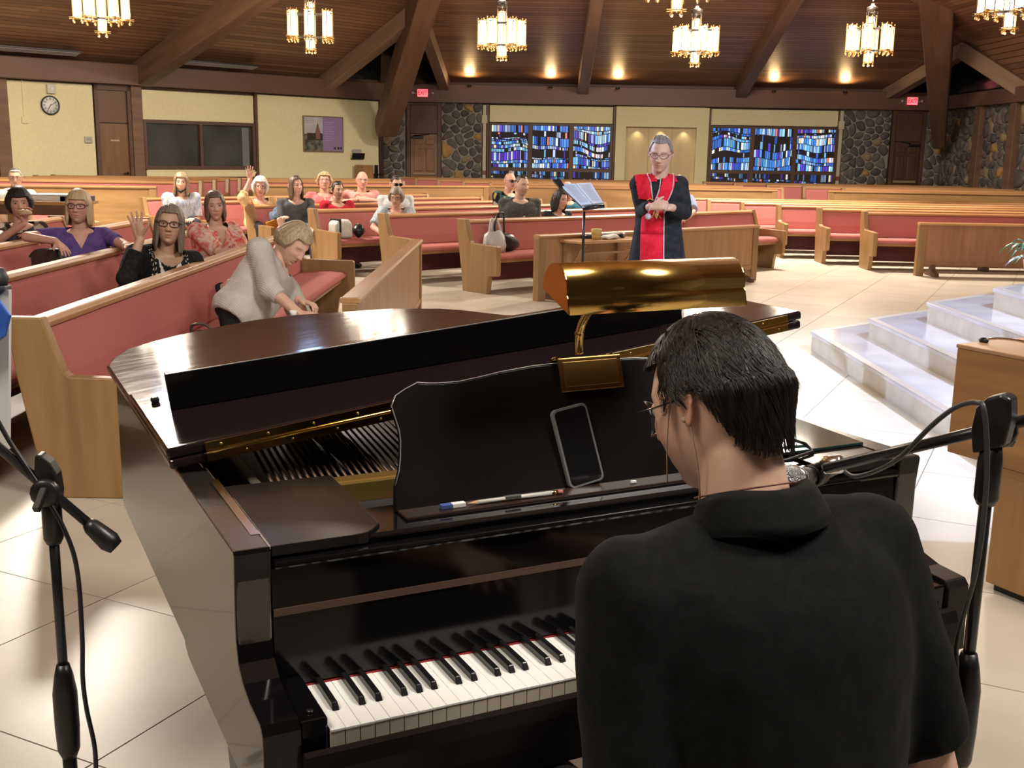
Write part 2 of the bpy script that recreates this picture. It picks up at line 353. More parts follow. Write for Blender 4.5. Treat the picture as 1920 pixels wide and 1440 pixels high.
def stone_wall(parent, x0, x1, z0, z1, sx, sz, seed, hole=None):
    rnd = random.Random(seed); pts = []; nx, nz = max(2, round((x1-x0)/sx)), max(2, round((z1-z0)/sz))
    for j in range(nz):
        for i in range(nx):
            if rnd.random() < .12: continue
            pts.append((x0+(i+.5+rnd.uniform(-.42, .42)+(.5 if j % 2 else 0)*.8)*(x1-x0)/nx, z0+(j+.5+rnd.uniform(-.40, .40))*(z1-z0)/nz))
    for i, p in enumerate(pts):
        if not (x0 < p[0] < x1): continue
        P = [(x0, z0), (x1, z0), (x1, z1), (x0, z1)]
        for q in pts:
            if q is p: continue
            dx, dz = q[0]-p[0], q[1]-p[1]
            if dx*dx+dz*dz > 1.6: continue
            P = clip_poly(P, (dx, dz), (q[0]**2+q[1]**2-p[0]**2-p[1]**2)/2)
            if len(P) < 3: break
        if len(P) < 3: continue
        cx, cz = sum(a for a, _ in P)/len(P), sum(b for _, b in P)/len(P)
        # subdivide corners to round the outline, shrink for the mortar joint
        R = []
        for k in range(len(P)):
            a, b, c = P[k-1], P[k], P[(k+1) % len(P)]
            for wa, wb in ((.3, 0), (0, .3)):
                R.append((b[0]+(a[0]-b[0])*wa+(c[0]-b[0])*wb, b[1]+(a[1]-b[1])*wa+(c[1]-b[1])*wb))
        g = .014
        def shr(q, f, e): 
            d = math.hypot(q[0]-cx, q[1]-cz) or 1; k = max(.2, (d-e)/d)*f; return (cx+(q[0]-cx)*k, cz+(q[1]-cz)*k)
        dep = rnd.uniform(.035, .085); n = len(R)
        v = [(*shr(q, 1, g)[:1], .01, shr(q, 1, g)[1]) for q in R] + [(shr(q, .97, g)[0], -dep*.6, shr(q, .97, g)[1]) for q in R] + [(shr(q, .72, g)[0], -dep, shr(q, .72, g)[1]) for q in R]
        f = [(k+r*n, k+(r+1)*n, (k+1) % n+(r+1)*n, (k+1) % n+r*n) for r in (0, 1) for k in range(n)] + [tuple(range(2*n, 3*n))[::-1]]
        f = [tuple(q[::-1]) for q in f]
        r = rnd.random(); m = OCHRE if r < .045 else (TAN if r < .12 else rnd.choice(STONES))
        mb = MB(); mb.add(v, f, 0, True); mb.build('stone', m, parent)
def pier(name, M, x0, x1, z0, z1, seed, sx=.25, sz=.20):
    o = wob(MB().box(x0, x1, -.06, .0, z0, z1), name, STW, M); struct(o); stone_parts.append(o)
    stone_wall_off(o, x0, x1, z0, z1, sx, sz, seed)
stone_parts = []
def stone_wall_off(o, x0, x1, z0, z1, sx, sz, seed):
    n0 = len(o.children); stone_wall(o, x0, x1, z0, z1, sx, sz, seed)
    for c in o.children: c.location.y = -.05
pier('wall_stone_1', MC, -3.62, -2.98, 0.55, 2.86, 11)
pier('wall_stone_2', MC, -2.0, -.92, 0.55, 2.88, 23)
pier('wall_stone_3', MC, 8.74, 10.02, 0.55, 2.88, 35)
pier('wall_stone_4', MC, 10.98, 11.45, 0.55, 2.88, 47)
pier('wall_stone_5', MR, -30.2, -27.9, 0.55, 2.90, 59, .27, .21)
pier('wall_stone_6', MR, -27.55, -25.95, 0.55, 2.90, 61, .27, .21)
pier('wall_stone_7', MR, -25.6, -23.0, 0.55, 2.90, 73, .30, .24)
for i, x in enumerate((-27.72, -25.78)):
    struct(wob(MB().box(x-.17, x+.17, -.22, 0, 0, 2.92), 'trim_%d' % (60+i), BEAMW, MR, bevel=.01))

# ---- yellow plaster panels
def panel(name, M, x0, x1, z0, z1, m=YELLOW, d=.07):
    return struct(wob(MB().box(x0, x1, -d, 0, z0, z1), name, m, M, bevel=.012))
panel('wall_panel_1', ML, -.06, 1.68, .95, 2.83); panel('wall_panel_2', ML, 2.76, 5.53, 2.17, 2.79)
panel('wall_panel_3', ML, 2.80, 5.53, .95, 1.12); panel('wall_panel_4', ML, 5.61, 9.22, .9, 2.83)
panel('wall_panel_5', MC, -.72, 2.58, 2.40, 2.84); panel('wall_panel_6', MC, 5.20, 8.60, 2.42, 2.84)
# centre panel with the lit niche (frame round an opening, recess behind)
fr = MB().box(2.66, 2.93, -.16, 0, .55, 2.86).box(4.82, 5.14, -.16, 0, .55, 2.86).box(2.93, 4.82, -.16, 0, 2.34, 2.86).box(2.93, 4.82, -.16, 0, .55, .80)
struct(wob(fr, 'wall_panel_7', YELLOW, MC))
GOLD = mix_noise(mat('niche_gold', (0.62, 0.48, 0.25), 0.55), (0.56, 0.43, 0.21), (0.68, 0.54, 0.30), (3, 1, .4), 1.2, 3, .3, .7, rough=.5)
struct(wob(MB().box(2.93, 4.82, -.012, -.002, .80, 2.34), 'wall_niche', GOLD, MC))
for i, x in enumerate((3.56, 4.19)): struct(wob(MB().box(x-.006, x+.006, -.018, -.01, .80, 2.34), 'trim_%d' % (70+i), mat('niche_joint', (0.4, 0.3, 0.15), .6), MC))
for x in (3.25, 3.88, 4.5): lamp('niche_spot', 'SPOT', (x, WY-.13, 2.31), 5, (1, .85, .6), .02, (x, WY+.03, 1.1), 100, .8)
# dark posts between panels
for i, (M, x0, x1, z0, z1) in enumerate(((ML, -.32, -.07, 0, 2.86), (ML, 2.50, 2.74, 0, 2.86), (ML, 5.54, 5.60, 0, 2.86), (MC, 2.59, 2.65, .5, 2.86), (MC, 5.14, 5.20, .5, 2.86), (MC, 8.60, 8.66, .5, 2.86), (MC, -.79, -.73, .5, 2.86))):
    struct(wob(MB().box(x0, x1, -.13, 0, z0, z1), 'trim_%d' % (80+i), BEAMW if x1-x0 > .1 else DKWOOD, M, bevel=.006))

# ---- windows
STAIN = bpy.data.materials.new('stained_glass'); STAIN.use_nodes = True
_n, _l = nt(STAIN); _b = _n['Principled BSDF']; _a = _n.new('ShaderNodeVertexColor'); _a.layer_name = 'Col'
_l.new(_a.outputs[0], _b.inputs['Base Color']); _l.new(_a.outputs[0], _b.inputs['Emission Color']); _b.inputs['Emission Strength'].default_value = 0.95; _b.inputs['Roughness'].default_value = .15
MATRIX = mat('window_matrix', (0.035, 0.028, 0.030), .8)
def glass_cells(parent, x0, x1, z0, z1, seed, dark):
    rnd = random.Random(seed); V, F, CC = [], [], []; Hh, Wd = z1-z0, x1-x0
    ph = [rnd.uniform(0, 6) for _ in range(4)]; am = .125 if Hh > .8 else .05
    def warp(x, k, n):
        t = k/n; e = math.sin(PI*t)
        return e*am*((1-t)*math.sin((x-x0)*2.3+ph[0]) + t*math.sin((x-x0)*2.9+ph[1]) + .35*math.sin((x-x0)*6.5+ph[2]))
    pal = [(.04, .13, .60), (.07, .28, .85), (.13, .46, .95), (.30, .64, 1.0), (.58, .78, 1.0), (.85, .92, 1.0), (.10, .05, .55), (.40, .50, .88), (.05, .19, .74), (.20, .56, .92)]
    hs = []; z = 0
    while z < Hh - .02:
        h = rnd.choice((.06, .09, .13, .18, .22)); hs.append(h); z += h
    sc = Hh/sum(hs); zz = [0]
    for h in hs: zz.append(zz[-1]+h*sc)
    n = len(hs); dk = {rnd.randrange(1, n-1), rnd.randrange(1, n-1)} if n > 3 else set()
    for i in range(n):
        x = x0 + .01; base = rnd.choice(pal); tall = hs[i] > .09
        while x < x1 - .02:
            ww = min(rnd.choice((.035, .045, .06, .075)), x1 - .008 - x)
            if rnd.random() < .12: base = rnd.choice(pal)
            zl = [z0 + zz[i] + warp(xx, i, n) for xx in (x, x+ww)]; zh = [z0 + zz[i+1] + warp(xx, i+1, n) for xx in (x, x+ww)]
            skip = (i in dk and rnd.random() < .75) or rnd.random() < (.50 if dark else .10)
            if not skip and min(zh[0]-zl[0], zh[1]-zl[1]) > .025:
                t = rnd.random(); c = (.80, .22, .18) if t < .03 else ((.95, .80, .45) if t < .06 else (base if t < .55 else rnd.choice(pal)))
                k = rnd.uniform(.22, .7) if dark else rnd.uniform(.55, 1.1); c = tuple(min(1, q*k) for q in c); g = .0075; b = len(V); g2_ = .011 if not tall else .009
                pts = [(x+g, zl[0]+g2_), (x+ww-g, zl[1]+g2_), (x+ww-g, zh[1]-g2_), (x+g, zh[0]-g2_)]
                V += [(a, -.012, q) for a, q in pts] + [(a, 0, q) for a, q in pts]
                for q in ((0, 1, 2, 3), (0, 4, 5, 1), (1, 5, 6, 2), (2, 6, 7, 3), (3, 7, 4, 0)): F.append(tuple(b+j for j in q)); CC.append(c)
            x += ww
    me = bpy.data.meshes.new('glass_pieces'); me.from_pydata(V, [], F); me.materials.append(STAIN)
    ca = me.color_attributes.new('Col', 'BYTE_COLOR', 'CORNER')
    for p in me.polygons:
        for li in p.loop_indices: ca.data[li].color = (*CC[p.index], 1)
    o = bpy.data.objects.new('glass_pieces', me); C.objects.link(o); o.parent = parent; o.location.y = -.03; o['kind'] = 'stuff'; return o
WFR = mat('window_frame_brown', (0.10, 0.052, 0.034), .5)
def stained(num, x0, x1, z0, zm, z1):
    root = thing('window_%d' % num, None, None); root.matrix_world = MC @ Matrix.Translation((0, -.09, 0)); struct(root)
    w3 = (x1-x0)/3
    f = MB(); f.box(x0, x1, -.05, .08, z1-.05, z1).box(x0, x1, -.05, .08, zm-.06, zm+.03).box(x0, x1, -.05, .08, z0, z0+.05)
    for i in range(4):
        xx = x0 + w3*i + (-.03 if i == 3 else (0.03 if i == 0 else 0)); f.box(xx-.055 if 0 < i < 3 else xx-.03, xx+.055 if 0 < i < 3 else xx+.03, -.06, .08, z0, z1)
    f.build('window_frame', WFR, root)
    for i in range(3):
        a, b = x0 + w3*i + .05, x0 + w3*(i+1) - .05
        for lo, hi, dk in ((z0+.04, zm-.05, True), (zm+.03, z1-.05, False)):
            p = MB().box(a, b, -.03, 0, lo, hi).build('pane', MATRIX, root); glass_cells(p, a, b, lo, hi, num*31+i*7+int(dk), dk)
stained(1, -.72, 2.58, .62, 1.18, 2.38); stained(2, 5.20, 8.60, .62, 1.21, 2.40)
# interior observation window in the left wall
root = thing('window_3', None, None); root.matrix_world = ML; struct(root)
f = MB(); f.box(2.76, 5.53, -.10, .02, 2.10, 2.17).box(2.76, 5.53, -.10, .02, 1.12, 1.19)
for x in (2.79, 4.13, 5.50): f.box(x-.035, x+.035, -.11, .02, 1.12, 2.17)
f.build('window_frame', WFR, root)
DG = mix_noise(mat('dim_room_glass', (0.05, 0.055, 0.048), .08), (0.030, 0.034, 0.030), (0.075, 0.080, 0.068), (1, 1, .6), 1.4, 2, .3, .7, rough=.08)
MB().box(2.82, 4.10, -.03, -.02, 1.19, 2.10).build('pane', DG, root); MB().box(4.16, 5.47, -.03, -.02, 1.19, 2.10).build('pane', DG, root)
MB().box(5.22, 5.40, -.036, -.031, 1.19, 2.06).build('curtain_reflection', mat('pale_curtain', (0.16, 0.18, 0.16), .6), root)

# ---- doors
DOORM = wood('door_wood', (0.20, 0.088, 0.032), (0.29, 0.135, 0.055), 'Z', .4, 1.6)
DOORD = wood('door_dark_wood', (0.085, 0.038, 0.020), (0.125, 0.058, 0.032), 'Z', .45, 1.6)
def panel_door(num, M, x0, x1, m, mtop, hinge_left):
    root = thing('door_%d' % num, None, None); root.matrix_world = M; struct(root)
    f = MB().box(x0-.09, x0, -.12, 0, .3, 2.88).box(x1, x1+.09, -.12, 0, .3, 2.88).box(x0, x1, -.12, 0, 2.82, 2.88); f.build('door_frame', DKWOOD, root)
    MB().box(x0, x1, -.06, -.02, 2.07, 2.82).build('transom_panel', mtop, root, .006)
    MB().box(x0+.01, x1-.01, -.06, -.01, .3, 2.05).build('door_leaf', m, root)
    mid = (x0+x1)/2; hw = (x1-x0)/2
    for a, b in ((x0+.10, mid-.05), (mid+.05, x1-.10)):
        for z0_, z1_ in ((1.78, 1.93), (1.08, 1.68), (.45, .95)): MB().box(a, b, -.085, -.06, z0_, z1_).build('raised_panel', m, root, .012)
    c0, c1 = (x0+.03, mid-.02) if hinge_left else (mid+.02, x1-.03)
    MB().box(c0, c1, -.13, -.06, 1.94, 2.00).build('door_closer', BLACK, root, .01)
    MB().tube([(c0+.05, -.12, 2.01), ((x0+x1)/2, -.16, 2.04), ((x0+x1)/2+(.15 if hinge_left else -.15), -.10, 2.06)], .012, 6).build('closer_arm', BLACK, root)
    MB().box(x0+.06, x1-.06, -.11, -.06, .98, 1.04).build('push_bar', mat('door_bar', (.35, .24, .15), .4), root, .01)
panel_door(1, MC, -2.84, -2.10, DOORM, DOORD, True); panel_door(2, MC, 10.14, 10.86, DOORD, DOORD, False)
root = thing('door_3', None, None); root.matrix_world = ML; struct(root)
MB().box(1.70, 1.78, -.1, 0, 0, 2.86).box(2.42, 2.50, -.1, 0, 0, 2.86).box(1.70, 2.5, -.1, 0, 2.74, 2.86).build('door_frame', DKWOOD, root)
MB().box(1.78, 2.42, -.05, -.01, 0, 2.06).build('door_leaf', mix_noise(mat('flush_door', (.17, .085, .035), .4), (.15, .070, .028), (.21, .105, .045), (9, 9, 1), 1.2, 5, .3, .7, rough=.4), root)
MB().box(1.78, 2.42, -.05, -.01, 2.08, 2.74).build('transom_panel', mat('transom_brown', (.14, .068, .034), .45), root)
MB().box(2.02, 2.22, -.058, -.05, 1.70, 1.73).build('name_plate', mat('plate_pale', (.45, .36, .26), .5), root)
h = MB().lathe([(.028, 0), (.028, .02), (.012, .03), (.012, .07)], 10, mtx=Matrix.Translation((2.36, -.05, 1.03)) @ Matrix.Rotation(PI/2, 4, 'X')); h.tube([(2.36, -.12, 1.03), (2.25, -.12, 1.03)], .012, 8); h.build('door_handle', BLACK, root)
root = thing('door_4', None, None); root.matrix_world = ML; struct(root)
MB().box(-1.25, -.34, -.05, -.01, 0, 2.6).build('door_leaf', DOORM, root); MB().box(-1.35, -1.25, -.1, 0, 0, 2.8).box(-1.35, -.32, -.1, 0, 2.6, 2.72).build('door_frame', DKWOOD, root)

# ---- floor: grout plane, tiles as parts (the nearest 300), the rest joined
GROUT = mat('floor_grout', (0.20, 0.165, 0.13), .9)
fl = MB().box(-16, RX + .2, -6.2, 30.6, -.05, -.004).build('floor', GROUT); struct(fl)
TILE = mat('floor_tile', (0.6, 0.54, 0.45), .32)
mix_noise(TILE, (0.53, 0.475, 0.390), (0.63, 0.575, 0.485), (1, 1, 1), 2.2, 6, .3, .7, objrand=.05, rough=.30)
a_ = math.radians(-26.3); E1 = Vector((math.cos(a_), math.sin(a_), 0)); E2 = Vector((-math.sin(a_), math.cos(a_), 0)); TS = .80; OE1, OE2 = -2.914, 2.650
tile_me = MB().box(.0025, TS-.0025, .0025, TS-.0025, -.004, 0).mesh('tile', TILE)
MT = Matrix(((E1.x, E2.x, 0), (E1.y, E2.y, 0), (0, 0, 1)))
cand = []
for i in range(-22, 30):
    for j in range(-14, 44):
        q = E1*(OE1+TS*i) + E2*(OE2+TS*j); c = q + (E1+E2)*TS/2
        if not (-15.9 < c.x < RX and -6 < c.y < 30.2): continue
        inview = c.y > .8 and abs(c.x) < c.y*.52 + .6
        cand.append((0 if inview else 1, c.length, q))
cand.sort(key=lambda t: (t[0], t[1]))
rest = MB()
for k, (_, _, q) in enumerate(cand):
    if k < 300:
        o = inst(tile_me, 'tile', fl, q, (0, 0, a_))
    else:
        vs = [q + E1*a + E2*b for a, b in ((.0025, .0025), (TS-.0025, .0025), (TS-.0025, TS-.0025), (.0025, TS-.0025))]
        rest.add([(v.x, v.y, -.0005) for v in vs], [(0, 1, 2, 3)])
o = rest.build('floor_tiles', TILE, fl); o['kind'] = 'stuff'

# ---- altar platform: four marble steps
MARB = mix_noise(mat('marble_tread', (0.62, 0.60, 0.60), .14), (0.55, 0.53, 0.53), (0.68, 0.66, 0.66), (1, 1, 1), 2.5, 8, .35, .65, rough=.14)
RISER = mix_noise(mat('marble_riser', (0.6, 0.53, 0.43), .35), (0.52, 0.455, 0.365), (0.64, 0.575, 0.475), (1, 1, 1), 6, 8, .3, .7, rough=.35)
EDGE = mat('marble_edge_strip', (0.36, 0.32, 0.29), .4)
corners = [(2.505, 9.15), (2.888, 8.87), (3.31, 8.76), (3.705, 8.48)]
dais = thing('altar_dais', 'stepped marble altar dais rising behind the oak pulpit', 'steps')
for k, (x, y) in enumerate(corners):
    d = (.755, .656); L = 6.5; y0 = 4.2 + .3*k
    top = [(x, y), (x, y0), (10.8, y0), (10.8, y + L*.6), (x + d[0]*L, y + d[1]*L)]
    ins = [(x+.012, y-.01), (x+.012, y0), (10.79, y0), (10.79, y+L*.6), (x+d[0]*L, y+d[1]*L-.016)]
    z = .155*(k+1)
    MB().prism(ins, 'z', .155*k, z-.03).build('riser', RISER, dais)
    t = MB().prism(top, 'z', z-.03, z).build('tread', MARB, dais, .004)
    e = MB().prism([(x, y), (x+.062, y-.035), (x+.062, y0), (x, y0)], 'z', z, z+.0015).prism([(x, y), (x+d[0]*L, y+d[1]*L), (x+d[0]*L, y+d[1]*L-.06), (x+.062, y-.035)], 'z', z, z+.0015)
    e.build('edge_strip', EDGE, dais)
# raised floor under the rear pews
rf = MB().box(-15, 11.3, 22.2, 30.2, -.003, .15).build('floor_raised', TILE); struct(rf)
rf = MB().prism([(-15.5, 16.7), (-15.5, 16.0), (-5.0, 18.0), (-4.2, 28.0), (-9.9, 22.1)], 'z', -.003, .20).build('floor_raised_2', TILE); struct(rf)

# ---- oak pulpit on the right
A = Vector((.486, -.874, 0)); B = Vector((.874, .486, 0))
p = thing('pulpit', 'wide oak pulpit with overhanging top box beside the marble steps', 'pulpit'); p.matrix_world = Matrix(((A.x, B.x, 0, 1.675), (A.y, B.y, 0, 4.085), (0, 0, 1, 0), (0, 0, 0, 1)))
OAKF = mix_noise(mat('pulpit_oak', (.4, .2, .06), .38), (0.265, 0.125, 0.042), (0.43, 0.225, 0.085), (1, 14, 14), 1.1, 6, .28, .72, rough=.38, bump=.06, bdist=.001)
OAKV = mix_noise(mat('pulpit_oak_upright', (.4, .2, .06), .38), (0.30, 0.150, 0.055), (0.44, 0.240, 0.095), (14, 14, 1), 1.1, 6, .28, .72, rough=.4, bump=.06, bdist=.001)
MB().box(0, 1.25, 0, .62, .48, .885).build('top_box', OAKF, p, .004); MB().box(-.004, 1.254, -.004, .624, .885, .90).build('top_board', mat('pulpit_top', (.42, .24, .13), .4), p, .004)
MB().box(.225, 1.05, .004, .56, .03, .48).build('base', OAKV, p, .004); MB().box(.245, 1.03, .03, .54, 0, .03).build('plinth', BLACK, p)
MB().box(.225, 1.05, .0, .565, .45, .48).build('cornice', OAKF, p, .004)
t = thing('gooseneck_mic', 'thin chrome gooseneck microphone bent over the pulpit top', 'microphone'); t.matrix_world = p.matrix_world @ Matrix.Translation((.16, .12, .90))
MB().tube([(.14*math.cos(a)-.0, .0, .028*math.sin(a)+.002) for a in [PI*i/10 for i in range(11)]], .005, 8).build('gooseneck', CHROME, t)
MB().ball((-.14, 0, .008), (.022, .012, .012), 10, 6).build('mic_tip', BLACK, t)

# ================================================================== PEWS
PIPING = mat('cushion_piping', (0.36, 0.10, 0.095), .9)
RAILM = wood('pew_rail_oak', (0.40, 0.20, 0.085), (0.52, 0.29, 0.135), 'X', .33)
def end_profile(h=.83):
    # (y, z): front is -y ; sloped back post, arm rest and a stepped pedestal
    return [(.115, h), (-.045, h), (-.130, .585), (-.150, .565), (-.60, .555), (-.612, .54), (-.612, .235), (-.60, .215), (-.47, .205), (-.44, .0), (-.0, .0), (.02, .21), (.055, .40), (.09, .60)]
ENDP = end_profile()
def pew(L, rows_parts=None, ends=(True, True), label='', group='', rack=True):
    t = thing('pew', label, 'pew', group=group)
    MB().prism([(-.50, .385), (-.535, .40), (-.545, .425), (-.52, .452), (-.40, .462), (-.10, .445), (-.09, .385)], 'x', .06, L-.06, smooth=False).build('seat_cushion', FABRIC, t, .012)
    MB().prism([(-.085, .43), (-.125, .45), (-.105, .56), (-.055, .74), (-.035, .775), (-.01, .775), (-.045, .60), (-.07, .43)], 'x', .06, L-.06).build('back_cushion', FABRIC, t, .012)
    MB().prism([(-.048, .775), (-.052, .80), (-.03, .82), (.045, .82), (.06, .80), (.055, .775)], 'x', .05, L-.05).build('back_rail', RAILM, t, .006)
    MB().prism([(-.07, .40), (-.03, .60), (.0, .775), (.035, .775), (.0, .60), (-.045, .40)], 'x', .055, L-.055).build('back_panel', OAK, t)
    MB().box(.05, L-.05, -.50, -.05, .355, .385).build('seat_board', OAK, t)
    if rack:
        MB().box(.3, L-.3, .02, .11, .50, .52).box(.3, L-.3, .10, .112, .50, .60).build('book_rack', OAK, t)
    MB().box(.07, L-.07, -.06, -.035, .10, .355).build('kick_board', mat('maroon_board', (.13, .028, .030), .6), t)
    for k, e in enumerate(ends):
        if e:
            x0 = 0 if k == 0 else L-.065
            MB().prism(ENDP, 'x', x0, x0+.065).build('end_panel', OAKZ, t, .008)
    if L > 3:
        n = int(L // 2.2)
        for i in range(1, n+1): MB().prism([(-.45, .385), (-.05, .385), (-.08, 0), (-.40, 0)], 'x', L*i/(n+1)-.02, L*i/(n+1)+.02).build('leg', DKWOOD, t)
    return t
def front_screen(L, label, h=.70, feet=True, m=OAKP):
    t = thing('oak_screen', label, 'screen')
    MB().box(0, L, -.03, .03, .14, h-.035).build('panel', m, t)
    MB().prism([(-.055, h-.035), (-.06, h-.012), (-.045, h), (.045, h), (.06, h-.012), (.055, h-.035)], 'x', -.01, L+.01).build('cap_rail', RAILM, t, .004)
    for x in (0, L-.09):
        MB().box(x-.012, x+.10, -.045, .045, .0, h-.035).build('post', OAKZ, t, .005)
    if feet:
        for x in (.2, L-.30): MB().prism([(-.20, 0), (.20, 0), (.20, .05), (.06, .08), (.04, .16), (-.04, .16), (-.06, .08), (-.20, .05)], 'x', x, x+.06).build('foot', DKWOOD, t)
    MB().box(.1, L-.1, -.038, -.03, .16, .20).build('bottom_rail', m, t)
    return t
def place(o, x, y, ang, z=0): o.location = (x, y, z); o.rotation_euler = (0, 0, math.radians(ang)); return o
# left block: rows run away from the camera (+Y), people face right (+X)
Lr = [(-2.13, 4.80, 5.70), (-3.05, 4.80, 6.5), (-4.02, 4.80, 7.3), (-4.98, 4.80, 7.35), (-5.95, 4.8, 7.0)]
lab = ['long pink cushioned pew in front left, its oak end by the piano', 'second pink cushioned pew from the piano in the left block, behind the front pew',
       'third pew of the left block, purple shirted woman leaning over its back rail', 'fourth pew of the left block, under the far left picture edge', 'fifth and rearmost pew of the left block at the left picture edge']
for (x, y, L), lb in zip(Lr, lab): place(pew(L, label=lb, group='left block pews'), x, y, 90)
place(front_screen(4.35, 'low oak screen standing in front of the front left pew', .76, False, OAKP), -.93, 6.22, 90)
# middle block: rows at 41.5 degrees
lab = ['front pew of the middle block holding the plastic bag and black handbag', 'second pew of the middle block, its oak end behind the left oak screen', 'third pew of the middle block holding the white folded cloth',
       'fourth pew of the middle block where the long haired woman in grey sits', 'fifth pew of the middle block, its post between two left women', 'sixth and rearmost pew of the middle block, its oak end nearest the left wall']
MP = []
for k in range(6):
    x, y = -.60 - 1.03*k, 12.80 + .86*k
    MP.append((x, y)); place(pew(5.5, label=lab[k], group='middle block pews'), x, y, 41.5)
place(front_screen(3.85, 'long oak screen behind the man in the red stole', .72, True, OAKP), .247, 11.96, 40.9)
# right block: rows run to the right, fronts face the camera
lab = ['right block pew just behind the dark oak front screen', 'second right block pew behind the dark oak front screen', 'third right block pew behind the dark oak front screen', 'fourth right block pew behind the dark oak front screen', 'fifth right block pew behind the dark oak front screen', 'sixth right block pew behind the dark oak front screen']
for k in range(6): place(pew(7.0, label=lab[k], group='right block pews'), 5.15-.42*k, 16.45+.92*k, -1.0)
place(front_screen(6.0, 'reddish oak front screen at far right beyond the marble steps', .74, True, REDOAK), 5.60, 15.35, -1.0)
# rear left block behind the cross aisle, on the raised floor
nth = ['first', 'second', 'third', 'fourth', 'fifth', 'sixth', 'seventh', 'eighth']
for k in range(6):
    place(pew(3.9, label=f'{nth[k]} of the rear left pews below the clock wall, counted from the front', group='rear left pews', rack=False), -9.45+.06*k, 18.6+.68*k, 5.5, .20)
place(front_screen(3.6, 'dark oak front screen of the rear left pews, behind the blonde woman', .78, True, OAK), -9.35, 17.55, 5.5, .19)
for k in range(3):
    place(pew(3.0, label=f'{nth[k]} of the rear pews below the dark windows, counted from the front', group='rear pews by the dark windows', rack=False), -5.0-.15*k, 21.2+1.05*k, 22, .18)
place(front_screen(4.6, 'dark oak front screen behind the man in the pink polo shirt', .78, True, OAK), -4.75, 20.2, 24, .17)
for k in range(5):
    place(pew(6.2, label=f'{nth[k]} of the rear centre pews below the left stained window, counted from the front', group='rear centre pews', rack=False), -.55-.62*k, 23.3+1.15*k, 2, .15)
place(front_screen(5.8, 'dark oak front screen behind the grey sweater man', .80, True, OAK), -.5, 22.4, 2, .15)
for k in range(5):
    place(pew(6.4, label=f'{nth[k]} of the rear right pews by the stone wall, counted from the front', group='rear right pews', rack=False), 6.9-.55*k, 23.6+1.1*k, -3, .15)
place(front_screen(5.0, 'dark oak front screen of the rear right pews', .80, True, OAK), 6.4, 22.8, -3, .15)

# ================================================================== WALL FITTINGS
def text_obj(name, cu):
    t_ = bpy.data.objects.new('tmp', cu); C.objects.link(t_); dg = bpy.context.evaluated_depsgraph_get()
    me = bpy.data.meshes.new_from_object(t_.evaluated_get(dg)); bpy.data.objects.remove(t_); bpy.data.curves.remove(cu)
    o = bpy.data.objects.new(name, me); C.objects.link(o); return o
def onwall(name, label, cat, M, x, z, d=-.08):
    t = thing(name, label, cat); t.matrix_world = M @ Matrix.Translation((x, d, z)); return t
XF = Matrix.Rotation(PI/2, 4, 'X')
t = onwall('wall_clock', 'round white wall clock with black rim on yellow wall', 'clock', ML, .77, 2.38)
MB().lathe([(.19, 0), (.19, .03), (.175, .04), (.165, .03), (.165, .0)], 40, mtx=XF).build('rim', BLACK, t)
MB().lathe([(.165, 0), (.165, .02)], 40, mtx=XF).build('face', WHITE, t)
num = MB()
for i in range(12):
    a = PI/2 - i*PI/6; num.box(-.008, .008, -.024, -.021, -.02, .02, mtx=Matrix.Translation((.135*math.cos(a), 0, .135*math.sin(a))) @ Matrix.Rotation(-(a-PI/2), 4, 'Y'))
num.build('hour_marks', mat('clock_grey', (.25, .25, .25), .6), t)
def hand(L, w, a, y):
    return MB().box(-w, w, y-.002, y, -.02, L, mtx=Matrix.Rotation(a, 4, 'Y'))
hand(.10, .007, math.radians(212), -.027).build('hour_hand', BLACK, t); hand(.13, .005, math.radians(62), -.030).build('minute_hand', BLACK, t)
for i in range(12):
    cu = bpy.data.curves.new('numeral', 'FONT'); cu.body = str(i if i else 12); cu.size = .05; cu.align_x = 'CENTER'; cu.align_y = 'CENTER'; cu.extrude = .0005
    o = text_obj('numeral', cu); a = PI/2 - i*PI/6; o.parent = t; o.location = (.115*math.cos(a), -.022, .115*math.sin(a)); o.rotation_euler = (PI/2, 0, 0); o.data.materials.clear(); o.data.materials.append(BLACK)
t = onwall('wall_strobe', 'small white alarm strobe box above the wall clock', 'alarm', ML, .80, 2.70)
MB().box(-.085, .085, -.06, 0, -.09, .09).build('box', mat('device_white', (.62, .58, .45), .5), t, .01); MB().ball((.02, -.06, .0), (.04, .015, .04), 12, 6).build('lens', WHITE, t)
t = onwall('thermostat', 'small beige thermostat at the right edge of the clock wall', 'thermostat', ML, 1.52, 1.72)
MB().box(-.08, .08, -.04, 0, -.065, .065).build('body', mat('thermo_beige', (.52, .48, .36), .5), t, .008); MB().box(-.055, .055, -.046, -.04, -.02, .04).build('dial_plate', mat('thermo_grey', (.38, .36, .28), .5), t)
t = onwall('wall_conduit', 'thin yellow painted conduit dropping to a box left of the clock', 'conduit', ML, .24, 2.1, -.07)
MB().box(-.012, .012, -.02, 0, .03, .74).build('conduit', YELLOW, t); MB().box(-.06, .06, -.035, 0, -.09, .04).build('outlet_box', YELLOW, t, .006)
t = onwall('poster', 'framed purple church poster on the yellow wall', 'poster', ML, 7.48, 1.97, -.075)
MB().box(-.60, .60, -.03, 0, -.43, .43).build('frame', mat('poster_frame', (.22, .16, .09), .4), t, .006)
MB().box(-.57, -.03, -.034, -.03, .0, .40).build('sky_print', mix_noise(mat('print_sky', (.5, .5, .52), .6), (.42, .42, .43), (.56, .56, .58), (1, 1, 1), 4), t)
MB().box(-.57, -.03, -.034, -.03, -.40, .0).build('garden_print', mix_noise(mat('print_green', (.1, .11, .07), .6), (.04, .05, .03), (.20, .22, .16), (1, 1, 1), 9), t)
